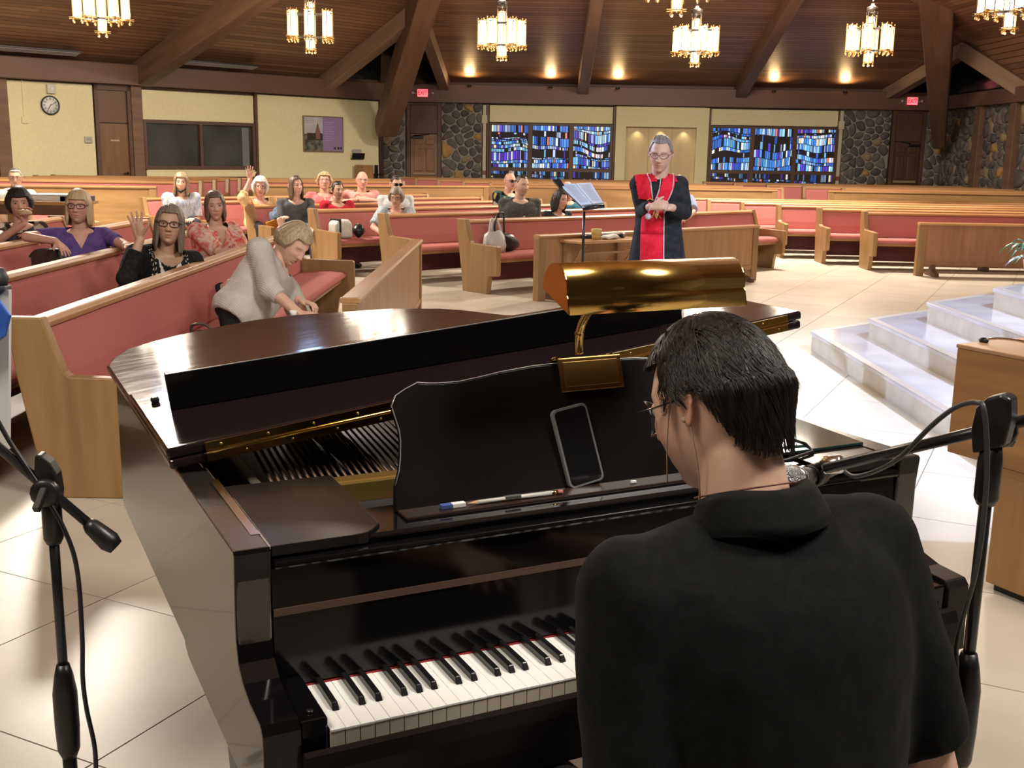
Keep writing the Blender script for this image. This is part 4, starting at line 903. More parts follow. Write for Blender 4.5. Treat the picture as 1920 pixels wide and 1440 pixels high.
# ================================================================== MICROPHONE STANDS
def knob(mb, c, d, r, L):
    c = Vector(c); d = Vector(d).normalized(); q = d.to_track_quat('Z', 'Y').to_matrix().to_4x4()
    return mb.lathe([(r*.75, 0), (r, L*.2), (r, L*.8), (r*.7, L)], 14, mtx=Matrix.Translation(c) @ q)
def boom_stand(label, base, ztop, tilt, boom_a, boom_b, zclutch, knob_dir, wing):
    t = thing('microphone_stand', label, 'stand', base)
    top = Vector((tilt[0], tilt[1], ztop))
    MB().tube([(0, 0, .30), (tilt[0]*zclutch/ztop, tilt[1]*zclutch/ztop, zclutch)], .0125, 14).build('lower_tube', BLACKM, t)
    k = top*(zclutch/ztop)
    MB().lathe([(.013, -.09), (.019, -.075), (.021, -.03), (.021, .035), (.016, .07), (.011, .09)], 16, mtx=Matrix.Translation(k)).build('height_clutch', BLACK, t)
    MB().tube([k, top], .0085, 12).build('upper_tube', BLACKM, t)
    MB().lathe([(.012, -.085), (.0165, -.075), (.0165, -.02), (.013, .0)], 14, mtx=Matrix.Translation(top)).build('top_collar', BLACK, t)
    a, b = Vector(boom_a), Vector(boom_b); d = (b-a).normalized()
    MB().tube([a, b], .0085, 12).build('boom', BLACKM, t)
    c = top + Vector((0, 0, .015)); s = d.cross(Vector((0, 0, 1))).normalized()
    pr = MB(); q = Matrix(((s.x, d.x, 0, c.x), (s.y, d.y, 0, c.y), (s.z, d.z, 1, c.z), (0, 0, 0, 1)))
    pr.prism([(-.022, -.02), (.022, -.02), (.028, .015), (.024, .045), (.010, .055), (-.010, .055), (-.024, .045), (-.028, .015)], 'x', -.016, .016, mtx=q)
    pr.build('boom_clamp', BLACK, t, .004)
    w_ = knob(MB(), c + s*.016*wing, s*wing, .024, .022); w_.box(-.006, .006, -.03, .03, -.006, .006, mtx=Matrix.Translation(c + s*.045*wing) @ Matrix.Rotation(.6, 4, 'X')); w_.build('tilt_knob', BLACK, t, .002)
    for k_ in range(3):
        an = PI/2 + 2*PI*k_/3; MB().tube([(0, 0, .33), (.30*math.cos(an), .30*math.sin(an), .015)], .009, 10).build('leg', BLACKM, t)
    MB().lathe([(.02, .28), (.024, .30), (.024, .36), (.014, .38)], 14).build('leg_hub', BLACK, t)
    return t
# left stand
lt = boom_stand('left black boom microphone stand beside the oak pew end', (-.787, 1.80, 0), .985, (.0, .0), (.075, .0, .925), (-.42, -.05, 1.42), .585, (0, 0, 1), -1)
d_ = (Vector((.075, 0, .925)) - Vector((-.42, -.05, 1.42))).normalized()
MB().lathe([(.010, 0), (.015, .01), (.019, .05), (.014, .065)], 14, mtx=Matrix.Translation(Vector((.06, -.002, .94))) @ d_.to_track_quat('Z', 'Y').to_matrix().to_4x4()).build('counterweight', BLACK, lt)
c1 = thing('microphone_cable', 'black cable hanging down along the left boom stand', 'cable', (-.787, 1.80, 0))
pts = [(-.40, -.045, 1.40), (-.27, -.02, 1.33), (-.17, -.015, 1.24), (-.10, -.015, 1.17), (-.055, -.012, 1.08), (-.005, -.018, 1.0), (.03, -.022, .93), (.045, -.02, .86), (.046, -.02, .74), (.042, -.02, .66), (.045, -.02, .60), (.055, -.02, .52), (.05, -.02, .44), (.035, -.02, .34), (.06, .0, .18), (.12, .03, .012), (.28, .10, .006)]
def smooth_path(P, n=8):
    P = [Vector(q) for q in P]; R = []
    for i in range(len(P)-1):
        p0, p1, p2, p3 = P[max(i-1, 0)], P[i], P[i+1], P[min(i+2, len(P)-1)]
        for k in range(n):
            t = k/n; R.append(.5*((2*p1) + (p2-p0)*t + (2*p0-5*p1+4*p2-p3)*t*t + (3*p1-p0-3*p2+p3)*t**3))
    R.append(P[-1]); return R
MB().tube(smooth_path(pts), .0042, 8).build('cable', BLACK, c1)
# ================================================================== PEOPLE
from mathutils.bvhtree import BVHTree
_tilt = Matrix(((_r2.x, _u2.x, -_fw.x), (_r2.y, _u2.y, -_fw.y), (_r2.z, _u2.z, -_fw.z)))
def at(px, py, y):          # photo pixel at a given distance -> world point
    d = _tilt @ Vector(((px-960)/2060, -(py-720)/2060, -1)); return Vector((0, 0, CAM_H)) + d*(y/d.y)
def remesh(mb, voxel, smooth=3, name='m'):
    me = mb.mesh(name, []) if False else mb.mesh(name, [BLACK])
    o = bpy.data.objects.new('tmp', me); C.objects.link(o)
    md = o.modifiers.new('r', 'REMESH'); md.mode = 'VOXEL'; md.voxel_size = voxel; md.use_smooth_shade = True
    if smooth: sm = o.modifiers.new('s', 'SMOOTH'); sm.iterations = smooth; sm.factor = .5
    dg = bpy.context.evaluated_depsgraph_get(); ev = o.evaluated_get(dg); r = ev.to_mesh()
    n = len(r.vertices); V = np.empty(n*3, 'f'); r.vertices.foreach_get('co', V); V = V.reshape(-1, 3)
    F = [tuple(p.vertices) for p in r.polygons]; ev.to_mesh_clear()
    bpy.data.objects.remove(o); bpy.data.meshes.remove(me); return V.astype(float), F
def mk(name, V, F, m, parent=None, cols=None, smooth=True):
    me = bpy.data.meshes.new(name); me.from_pydata([tuple(v) for v in V], [], F)
    for q in (m if isinstance(m, (list, tuple)) else [m]): me.materials.append(q)
    if smooth: me.polygons.foreach_set('use_smooth', [True]*len(F))
    if cols is not None:
        ca = me.color_attributes.new('Col', 'FLOAT_COLOR', 'POINT'); ca.data.foreach_set('color', np.concatenate([cols, np.ones((len(cols), 1))], 1).astype('f').ravel())
    me.update(); o = bpy.data.objects.new(name, me); C.objects.link(o)
    if parent is not None: o.parent = parent
    return o
def skin_mat(name, c, ruddy=1.0):
    if name in MATS: return MATS[name]
    m = mat(name, c, .52); n, l = nt(m); b = n['Principled BSDF']
    a = n.new('ShaderNodeVertexColor'); a.layer_name = 'Col'
    t = n.new('ShaderNodeTexNoise'); t.inputs['Scale'].default_value = 22; t.inputs['Detail'].default_value = 4
    tc = n.new('ShaderNodeTexCoord'); l.new(tc.outputs['Object'], t.inputs['Vector'])
    r = n.new('ShaderNodeValToRGB'); r.color_ramp.elements[0].position = .3; r.color_ramp.elements[1].position = .72
    r.color_ramp.elements[0].color = (c[0]*.93, c[1]*.84, c[2]*.80, 1); r.color_ramp.elements[1].color = (min(1, c[0]*1.05), c[1]*1.08, c[2]*1.08, 1); l.new(t.outputs['Fac'], r.inputs[0])
    x = n.new('ShaderNodeMix'); x.data_type = 'RGBA'; x.blend_type = 'MULTIPLY'; x.inputs[0].default_value = 1; l.new(r.outputs[0], x.inputs[6]); l.new(a.outputs[0], x.inputs[7])
    l.new(x.outputs[2], b.inputs['Base Color']); b.inputs['Subsurface Weight'].default_value = .06; b.inputs['Subsurface Radius'].default_value = (.012, .005, .003)
    return m
SK1 = skin_mat('skin_fair', (.66, .42, .33)); SK2 = skin_mat('skin_ruddy', (.64, .37, .29)); SK3 = skin_mat('skin_tan', (.54, .34, .24)); SK4 = skin_mat('skin_warm', (.62, .42, .32))
EYEW = mat('eye_white', (.50, .44, .40), .2); IRIS = mat('iris_dark', (.03, .022, .018), .15)
def g2(x, z, x0, z0, sx, sz): return np.exp(-((x-x0)/sx)**2 - ((z-z0)/sz)**2)
def head_geo(w=1.0, jaw=1.0, brow=(.12, .08, .06), browk=.75, lip=(.88, .58, .55), nose=1.0, smile=0.0, stubble=0.0, cheek=0.0, closed=False, nrow=66, ncol=72, mouth_open=0.0):
    th = np.linspace(.001, PI-.001, nrow)[:, None]; u = np.linspace(-PI, PI, ncol, endpoint=False)[None, :]
    ph = u - .55*np.sin(u)
    s, c = np.sin(th), np.cos(th); low = np.clip(-c, 0, 1); fr = np.cos(ph)
    frontw = np.clip(fr*1.5, 0, 1)
    sx = np.where(c < 0, s**(.62 + 0*s), s**.92); sy = np.where(c < 0, s**(1 - .52*frontw), s**.95)
    X = .0745*w*sx*np.sin(ph); Y = -.098*sy*np.cos(ph); Z = .118*c + 0*ph
    X *= 1 - .34*jaw*low**1.35
    Y = np.where(Y > 0, Y*(1 - .42*np.clip(low*1.4-.1, 0, 1)), Y)
    Y = np.where(Y < 0, Y*(1 - .07*np.clip(c, 0, 1)), Y*1.02)
    F = np.clip(fr*2, 0, 1)*(s > .05)
    d = np.zeros_like(X)
    zz = np.clip((.024-Z)/.052, 0, 1)
    d += nose*(.004+.017*zz**1.3)*np.exp(-(X/(.0085+.005*zz))**2)*np.where(Z < -.030, np.exp(-((Z+.030)/.006)**2), np.where(Z > .024, np.exp(-((Z-.024)/.012)**2), 1))
    d += nose*.007*(g2(X, Z, .012, -.027, .006, .007)+g2(X, Z, -.012, -.027, .006, .007))
    d -= .0105*(g2(X, Z, .031, .008, .016, .011)+g2(X, Z, -.031, .008, .016, .011))
    d += .0045*(g2(X, Z, .028, .030, .020, .007)+g2(X, Z, -.028, .030, .020, .007))
    d += .005*(g2(X, Z, .040, -.022, .018, .016)+g2(X, Z, -.040, -.022, .018, .016))*(1+cheek)
    zm = -.060 + smile*.35*np.abs(X)
    d += .0052*g2(X, Z-zm, 0, .006, .021, .0055)+.0062*g2(X, Z-zm, 0, -.007, .018, .006) - .0045*g2(X, Z-zm, 0, 0, .024, .0028)
    d -= .003*g2(X, Z, 0, -.080, .024, .006); d += .0095*g2(X, Z, 0, -.100, .018, .013)
    Y = Y - d*F
    col = np.ones(X.shape+(3,))
    def mixc(wt, cc):
        nonlocal col; wt = np.clip(wt, 0, 1)[..., None]; col = col*(1-wt) + np.array(cc)*wt
    mixc(F*.35*(g2(X, Z, .042, -.025, .022, .02)+g2(X, Z, -.042, -.025, .022, .02)+g2(X, Z, 0, -.027, .012, .012)), (1.08, .78, .76))
    if stubble: mixc(F*stubble*np.clip((-.035-Z)/.02, 0, 1)*(1-.7*g2(X, Z, 0, -.061, .022, .01)), (.42, .40, .40))
    mixc(F*1.0*g2(X, Z-zm, 0, 0, .021, .0085), lip)
    mixc(F*1.0*g2(X, Z-zm, 0, 0, .023+.004*smile, .0026+mouth_open*.004), (.35, .16, .15) if not mouth_open else (1.15, 1.05, 1.0))
    mixc(F*browk*((np.abs(np.abs(X)-.029) < .019)*np.exp(-((Z-.0265+.10*np.abs(np.abs(X)-.024))/.0042)**2)), brow)
    mixc(F*.5*(g2(X, Z, .031, .006, .014, .008)+g2(X, Z, -.031, .006, .014, .008)), (.72, .58, .54))
    mixc(F*.6*(g2(X, Z, .008, -.035, .004, .003)+g2(X, Z, -.008, -.035, .004, .003)), (.35, .2, .18))
    if closed: mixc(F*.8*(np.exp(-((np.abs(X)-.031)/.012)**4-((Z-.0055)/.0020)**2)), (.30, .2, .18))
    V = np.stack([X, Y, Z], -1).reshape(-1, 3); CO = col.reshape(-1, 3)
    FF = [(i*ncol+k, (i+1)*ncol+k, (i+1)*ncol+(k+1) % ncol, i*ncol+(k+1) % ncol) for i in range(nrow-1) for k in range(ncol)]
    return V, FF, CO
def ear_geo(side):
    m = MB(); m.ball((0, 0, 0), (.008, .0185, .030), 12, 10)
    V = np.array(m.v)
    V[:, 1] *= np.where(V[:, 2] < 0, 1 + V[:, 2]/.055, 1)
    rim = np.hypot(V[:, 1]/.0185, V[:, 2]/.030); V[:, 0] += np.where(V[:, 0]*side > 0, -side*.006*np.clip(1-rim*1.25, 0, 1), 0) + side*.004*rim
    V[:, 0] += side*np.clip(V[:, 1], -.02, .02)*.35
    V = V*1.12; return V + np.array([side*.0745, .010, .002]), m.f
def smoothstep(a, b, x): t = np.clip((x-a)/(b-a), 0, 1); return t*t*(3-2*t)
def hair_geo(zf=.070, zs=.0, zb=-.05, phf=62, notch=0.0, taper=0.0, t=.010, flare=.0, amp=.003, freq=26, seed=1, vol=0.0, ncol=96, nrow=34, zt=0.0, part=0.0, wave=0.0, tuckf=.012, w=1.0):
    u = np.linspace(-PI, PI, ncol, endpoint=False); ap = np.abs(np.degrees(u))
    k1 = smoothstep(phf-10, phf+8, ap); k2 = smoothstep(phf+12, 165, ap)
    zb_ = zf*(1-k1) + k1*(zs*(1-k2) + zb*k2) + notch*np.exp(-((ap-100)/15)**2)
    rows = []; rnd = np.random.RandomState(seed)
    R = .118+t+zt
    for j in range(nrow):
        v = (j+.5)/nrow*1.0 if j else .004
        zz = R - (R-zb_)*v**1.25; 
        rows.append(zz)
    Zs = np.array(rows)
    rad = np.where(Zs > 0, np.sqrt(np.clip(1-(Zs/R)**2, 0.0004, 1))**.93, 1 - np.clip(-Zs, 0, .06)*1.2*(1-min(1, flare*8)) + flare*np.clip(-Zs, 0, .4) - taper*np.clip(-Zs, 0, .2))
    lowtuck = smoothstep(.86, 1.0, np.linspace(0, 1, nrow))[:, None]
    ph = u[None, :] + 0*Zs
    nz = np.zeros_like(Zs)
    for a_, f_ in ((1, freq), (.6, freq*2.1), (.8, freq*.45)):
        p0 = rnd.uniform(0, 6, 3); nz += a_*np.sin(f_*ph + p0[0] + 9*Zs*rnd.uniform(-1, 1) + 1.3*np.sin(3*ph+p0[1]))
    if wave: nz += 2.0*wave*np.sin(Zs*70 + 4*np.sin(ph*2))
    face = (1-k1)[None, :]
    tk = lowtuck*(face*(tuckf+t) + (1-face)*.010)
    tt = t + vol*smoothstep(.2, 1.0, np.clip(1-np.abs(Zs)/.12, 0, 1)) + amp*nz*(1-.6*lowtuck) - tk
    X = (.0745*w+tt)*rad*np.sin(ph); Y = -(.098+tt*.9)*rad*np.cos(ph) + .006*(Zs < .02)
    Y = np.where((Zs < -.02) & (np.cos(ph) < 0), Y*(1-.25*smoothstep(.02, .14, -Zs)), Y)
    V = [np.stack([X, Y, Zs], -1).reshape(-1, 3)]
    # inner return so that the hem has thickness
    Xi, Yi = X[-1]*.90, Y[-1]*.90; V.append(np.stack([Xi, Yi, Zs[-1]+.01], -1)); V.append(np.stack([Xi*.97, Yi*.97, np.maximum(Zs[-1]+.05, Zs[-1]*.3)], -1))
    V = np.concatenate(V); nr = nrow+2
    F = [(i*ncol+k, (i+1)*ncol+k, (i+1)*ncol+(k+1) % ncol, i*ncol+(k+1) % ncol) for i in range(nr-1) for k in range(ncol)]
    F.append(tuple(range(ncol))[::-1])
    return V, F
def hair_mat(name, c1, c2, rough=.45):
    if name in MATS: return MATS[name]
    m = mat(name, c1, rough); return mix_noise(m, c1, c2, (14, 14, 1.2), 9, 4, .35, .65, bump=.5, bdist=.004, rough=rough)
def fabric(name, c1, c2=None, scale=6, lo=.45, hi=.55, detail=2, rough=.9, bump=.35):
    if name in MATS: return MATS[name]
    c2 = c2 or tuple(x*1.12 for x in c1); m = mat(name, c1, rough, spec=.2)
    return mix_noise(m, c1, c2, (1, 1, 1), scale, detail, lo, hi, rough=rough)
def multi(name, cols, scale, rough=.9, kind='NOISE', stretch=(1, 1, 1), const=False):
    if name in MATS: return MATS[name]
    m = mat(name, cols[0], rough, spec=.2); n, l = nt(m); b = n['Principled BSDF']
    tc = n.new('ShaderNodeTexCoord'); mp = n.new('ShaderNodeMapping'); mp.inputs['Scale'].default_value = stretch; l.new(tc.outputs['Object'], mp.inputs[0])
    if kind == 'VOR': t = n.new('ShaderNodeTexVoronoi'); t.inputs['Scale'].default_value = scale; l.new(mp.outputs[0], t.inputs['Vector']); sp = n.new('ShaderNodeSeparateColor'); l.new(t.outputs['Color'], sp.inputs[0]); f = sp.outputs[0]
    else: t = n.new('ShaderNodeTexNoise'); t.inputs['Scale'].default_value = scale; t.inputs['Detail'].default_value = 3; t.inputs['Distortion'].default_value = 1.2; l.new(mp.outputs[0], t.inputs['Vector']); f = t.outputs['Fac']
    r = n.new('ShaderNodeValToRGB'); r.color_ramp.interpolation = 'CONSTANT' if const else 'LINEAR'; e = r.color_ramp.elements; k = len(cols)
    lo, hi = (0, 1) if kind == 'VOR' else (.32, .68)
    e[0].position = lo; e[0].color = (*cols[0], 1); e[1].position = lo+(hi-lo)/max(1, k-(0 if const else 1)) if k > 1 else hi; e[1].color = (*cols[1], 1)
    for i in range(2, k): q = e.new(lo+(hi-lo)*i/(k if const else k-1)); q.color = (*cols[i], 1)
    l.new(f, r.inputs[0]); l.new(r.outputs[0], b.inputs['Base Color']); return m
def ik(S, T, l1, l2, pole):
    S, T = Vector(S), Vector(T); d = T-S; D = min(d.length, (l1+l2)*.995); d.normalize()
    a = (l1*l1-l2*l2+D*D)/(2*D); h = math.sqrt(max(0, l1*l1-a*a)); p = Vector(pole); p = (p-d*p.dot(d))
    p = p.normalized() if p.length > 1e-5 else Vector((0, 0, -1)); return S + d*a + p*h, S + d*D
def hand_mb(mb, wrist, fdir, palm, side, s=1.0, curl=.25, spread=.12, thumb=.8):
    """fdir: towards the finger tips, palm: palm normal, side: +1 if the thumb lies on fdir x palm side"""
    f = Vector(fdir).normalized(); p = Vector(palm); p = (p - f*p.dot(f)).normalized(); x = f.cross(p)*side
    wr = Vector(wrist); P = lambda a, b, c: wr + (x*a + f*b + p*c)*s
    for a0, a1, r in ((.0, .012, .015), (-.012, -.022, .0135), (.012, .026, .0145), (-.020, -.030, .012), (.004, .004, .0145)):
        mb.tube([P(a0*.6, -.01, 0), P((a0+a1)/2, .045, .002), P(a1, .088, .002)], [.0155*s, (r+.001)*s, r*.86*s], 8)
    for i, (a, L) in enumerate(((.027, .070), (.009, .079), (-.010, .073), (-.028, .056))):
        ang = spread*(1.5-i)*.8; cc = curl*(1+.15*i); pts = [P(a, .075, .002)]; dirx, dirf, dirp = math.sin(ang), math.cos(ang), 0; q = [a, .085, .002]; an = 0; pts.append(P(*q))
        for sg, fr in enumerate((.46, .30, .24)):
            an += cc*(1.0 if sg else .8); q = [q[0]+dirx*math.cos(an)*L*fr, q[1]+dirf*math.cos(an)*L*fr, q[2]+math.sin(an)*L*fr]; pts.append(P(*q))
        mb.tube(pts, [.0088*s, .0090*s, .0080*s, .0074*s, .0056*s], 8)
    th = thumb; pts = [P(.018, .018, .004), P(.036+.012*th, .045, .010), P(.044+.026*th, .068, .014), P(.046+.034*th, .088, .015)]
    mb.tube(pts, [.0135*s, .0115*s, .0098*s, .0072*s], 8)
def cap_tube(mb, a, b, ra, rb, seg=12, n=4):
    a, b = Vector(a), Vector(b); mb.tube([a+(b-a)*i/n for i in range(n+1)], [ra+(rb-ra)*i/n for i in range(n+1)], seg); mb.ball(a, ra*.99, seg, 8); mb.ball(b, rb*.99, seg, 8)
def RZX(a, p=0, r=0): return (Matrix.Rotation(math.radians(a), 4, 'Z') @ Matrix.Rotation(math.radians(p), 4, 'X') @ Matrix.Rotation(math.radians(r), 4, 'Y'))
RINGS = [(-.14, .150, .105), (-.06, .168, .122), (.04, .172, .128), (.22, .158, .120), (.42, .160, .118), (.60, .172, .120), (.74, .180, .116), (.84, .172, .108), (.90, .162, .092), (.945, .118, .076), (.975, .080, .066), (1.0, .060, .060)]
def loft(mb, P, N, Mb, e=0.0, g=1.0, t0=-.2, t1=1.0, s=1.0, seg=24, belly=0.0, sq=2.4, rings=RINGS, neck_r=None):
    """torso loft from pelvis P to neck base N"""
    up = (N-P); L = up.length; up = up.normalized(); bk = (Mb.to_3x3() @ Vector((0, 1, 0))); bk = (bk - up*bk.dot(up)).normalized(); lf = bk.cross(up) ; lf = -lf if lf.dot(Mb.to_3x3() @ Vector((1, 0, 0))) < 0 else lf
    vs = []; rs = [r for r in rings if t0 <= r[0] <= t1]
    for t, rx, ry in rs:
        c = P + up*L*t - bk*(belly*.04*math.exp(-((t-.25)/.25)**2)) + bk*.012*math.sin(PI*min(1, max(0, t)))
        gg = g if t < .8 else 1 + (g-1)*.4
        ax, ay = rx*s*gg+e, ry*s*gg+e + belly*.02*math.exp(-((t-.25)/.25)**2)
        for k in range(seg):
            a = 2*PI*k/seg; ca, sa = math.cos(a), math.sin(a)
            vs.append(c + lf*ax*math.copysign(abs(ca)**(2/sq), ca) + bk*ay*math.copysign(abs(sa)**(2/sq), sa))
    n = len(rs); flip = (lf.cross(bk)).dot(up) < 0
    fs = [(i*seg+k, i*seg+(k+1) % seg, (i+1)*seg+(k+1) % seg, (i+1)*seg+k) for i in range(n-1) for k in range(seg)] + [tuple(range(seg))[::-1], tuple((n-1)*seg+k for k in range(seg))]
    if flip: fs = [f[::-1] for f in fs]
    mb.add(vs, fs, 0, True); return up, lf, bk, L
def wrinkle(V, amp, sc, seed=0):
    out = V.copy()
    for i in range(len(V)):
        v = Vector(V[i])*sc + Vector((seed*3.1, seed*1.7, 0)); n = mnoise.noise_vector(v); out[i] += np.array(n)*amp
    return out
def person(label, H, hy=0, hp=0, hr=0, by=0, pelvis=None, s=1.0, hs=None, skin=SK1, head={}, hair=None, hairm=None, topm=None, sleeve=.45, rh=None, lh=None, rpole=(0, .3, -1), lpole=(0, .3, -1), relb=None, lelb=None, blend=0,
           rhand=None, lhand=None, vneck=None, girth=1.0, belly=0.0, glasses=None, pants=None, seated=True, neckoff=(0, .022, -.175), vox=.011, neck_d=.0, nshift=(0, 0, 0), sleeve_r=1.0, legs=True, collar=None, beardless=True, shw=1.0, eyes=True, tsm=6, wr=.004, extra=None, topt=.965):
    hs = hs or s; H = Vector(H); Mh = RZX(hy, hp, hr); Mb = RZX(by)
    N = H + (Mh.to_3x3() @ Vector((neckoff[0], neckoff[1]*.5, -.105)))*hs + (Mb.to_3x3() @ Vector((0, .015, 0)))*s + Vector((0, 0, -.050))*s + Vector(nshift)
    P = Vector(pelvis) if pelvis is not None else Vector((N.x, N.y, max(.545, N.z - .54*s))) + (Mb.to_3x3() @ Vector((0, .06*s, 0)))
    root = thing('person', label, 'person', (P.x, P.y, 0)); O = Vector((P.x, P.y, 0))
    sh = lambda V: np.asarray(V, float) - np.array(O)
    # --- head
    V, F, CO = head_geo(**head)
    for sd in (1, -1):
        Ve, Fe = ear_geo(sd); o_ = len(V); V = np.concatenate([V, Ve]); F = F + [tuple(i+o_ for i in f) for f in Fe]; CO = np.concatenate([CO, np.tile([1.0, .86, .84], (len(Ve), 1))])
    Rh = np.array(Mh.to_3x3())*hs; Vh = V @ Rh.T + np.array(H)
    hw = lambda q: Vector(np.array(q) @ Rh.T + np.array(H))
    # --- torso frame
    mb0 = MB(); up, lf, bk, L = loft(mb0, P, N, Mb, -.006, girth, -.2, 1.0, s, belly=belly)
    fd = -bk
    cap_tube(mb0, N - up*.05*s, hw((0, .022, -.070)), .060*s, .056*hs, 16)
    l1, l2 = .285*s, .245*s
    arms = MB(); top = MB(); loft(top, P, N, Mb, .010*s, girth, -.2, topt, s, belly=belly)
    for sg, tg, pole, hd in ((-1, rh, rpole, rhand), (1, lh, lpole, lhand)):
        S = P + up*L*.865 + lf*(sg*.168*s*shw) + bk*.005
        if tg is None: tg = P + fd*.30*s + lf*sg*.12*s + up*.10
        tg = Vector(tg); E, W_ = ik(S, tg, l1, l2, Vector(pole))
        el = relb if sg < 0 else lelb
        if el is not None: E = Vector(el); W_ = E + (tg-E).normalized()*min(l2*1.05, (tg-E).length)
        cap_tube(arms, S, E, .046*s, .038*s); cap_tube(arms, E, W_, .038*s, .0265*s)
        if hd is None: hd = dict(f=(W_-E).normalized()*.8 + lf*(-sg)*.5, p=-up, curl=.35)
        ff = Vector(hd['f']).normalized(); pp = Vector(hd['p'])
        sd = 1 if (ff.cross(pp)).dot(Vector(hd['th']) if 'th' in hd else up - lf*sg*.6) > 0 else -1
        hand_mb(arms, W_ + ff*.012*s, ff, pp, sd, s*1.02, hd.get('curl', .25), hd.get('spread', .12), hd.get('thumb', .8))
        # sleeve
        sl = sleeve if not isinstance(sleeve, (tuple, list)) else sleeve[0 if sg < 0 else 1]
        r0, r1 = .062*s*sleeve_r, .054*s*sleeve_r
        a = S - lf*sg*.045
        top.ball(S, r0*1.0, 14, 10); cap_tube(top, N - up*.040*s + lf*sg*.02*s, S + up*.002, .054*s, r0*.92, 12)
        if sl <= 1:
            q = S + (E-S)*sl; top.tube([a, S, S+(q-S)*.5, q], [r0*.95, r0, (r0+r1)/2*1.02, r1*1.04], 14)
        else:
            q = E + (W_-E)*(sl-1); top.ball(E, r1*1.02, 14, 10); top.tube([a, S, S+(E-S)*.5, S+(E-S)*.85, E, E+(q-E)*.15, E+(q-E)*.6, q], [r0*.95, r0, r1*1.05, r1*.98, r1*.96, r1*.92, r1*.82, r1*.74], 14)
    if blend:
        hm = MB(); hm.add([tuple(v) for v in Vh], F); hm.add(mb0.v, mb0.f)
        Vb, Fb = remesh(hm, blend, 3); from mathutils.kdtree import KDTree
        kd = KDTree(len(Vh))
        for i, v in enumerate(Vh): kd.insert(v, i)
        kd.balance(); CB = np.ones((len(Vb), 3))
        for i, v in enumerate(Vb):
            _, j, dd = kd.find(v)
            if dd < .012: CB[i] = CO[j]
        Vh, F, CO = Vb, Fb, CB; mb0 = MB()
    Va, Fa = remesh(arms, .0052*s if vox < .010 else .0062, 2)
    parts_V = [Vh, np.array([tuple(v) for v in mb0.v]).reshape(-1, 3), Va]; off = 0; FF = []; CC = [CO, np.ones((len(mb0.v), 3)), np.ones((len(Va), 3))]
    for Vv, Ff in zip(parts_V, (F, mb0.f, Fa)): FF += [tuple(i+off for i in f) for f in Ff]; off += len(Vv)
    body = mk('body', sh(np.concatenate(parts_V)), FF, skin, root, np.concatenate(CC))
    # --- eyes
    if eyes and not head.get('closed'):
        for sg in (1, -1):
            e = MB(); c = Vector((sg*.0305, -.0765, .008)); e.ball((0, 0, 0), .0122, 14, 10, 0); e.ball((0, -.0060, -.0006), .0073, 10, 8, 1)
            V_ = np.array(e.v) + np.array(c); o = mk('eye', sh(V_ @ Rh.T + np.array(H)), e.f, [EYEW, IRIS], root); o.data.polygons.foreach_set('material_index', e.m)
            el_ = MB(); el_.ball((0, 0, 0), (.0142, .0136, .0134), 16, 12); V2 = np.array(el_.v); f2 = [f_ for f_ in el_.f if all(V2[i][2] + .35*V2[i][1] > -.0010 for i in f_)]
            mk('eyelid', sh((V2 + np.array(c)) @ Rh.T + np.array(H)), f2, skin, root, np.tile([.80, .66, .62], (len(V2), 1)))
    # --- hair
    if hair is not None:
        for hk in (hair if isinstance(hair, list) else [hair]):
            Vr, Fr = hair_geo(**hk); mk('hair', sh(Vr @ Rh.T + np.array(H)), Fr, hairm, root)
    # --- clothing
    Vt, Ft = remesh(top, vox, tsm)
    Vt = wrinkle(Vt, wr*s, 9.0/s, len(label) % 7); Vt = wrinkle(Vt, wr*.5*s, 22.0/s, len(label) % 5)
    rel = Vt - np.array(N); lx, ly, lz = rel @ np.array(lf), rel @ np.array(bk), rel @ np.array(up)
    bmh = bmesh.new(); bv_ = [bmh.verts.new(v) for v in Vt]
    for f_ in Ft: bmh.faces.new([bv_[i] for i in f_])
    nn = (up + fd*.45).normalized(); nc = N - up*(.010*s + neck_d*s)
    cuts = [(nc, nn)]
    if vneck:
        dep, wd = vneck; vb = N - up*dep*s; kk = wd/dep
        cuts += [(vb, (lf - up*kk).normalized()), (vb, (-lf - up*kk).normalized())]
    for co_, no_ in cuts: bmesh.ops.bisect_plane(bmh, geom=bmh.verts[:]+bmh.edges[:]+bmh.faces[:], plane_co=co_, plane_no=no_, dist=1e-5)
    dead = []
    for f_ in bmh.faces:
        c_ = f_.calc_center_median(); r_ = c_ - N
        if (c_-nc).dot(nn) > 0 and math.hypot(r_.dot(lf), r_.dot(bk)) < .105*s: dead.append(f_)
        elif vneck and r_.dot(bk) < 0 and r_.dot(up) < .05 and (c_-cuts[1][0]).dot(cuts[1][1]) < 0 and (c_-cuts[2][0]).dot(cuts[2][1]) < 0: dead.append(f_)
    bmesh.ops.delete(bmh, geom=dead, context='FACES'); bmh.verts.index_update()
    Vt = np.array([tuple(v.co) for v in bmh.verts]); Fk = [tuple(v.index for v in f_.verts) for f_ in bmh.faces]; bmh.free()
    tp = mk('shirt', sh(Vt), Fk, topm, root)
    md = tp.modifiers.new('s', 'SOLIDIFY'); md.thickness = .003; md.offset = -1
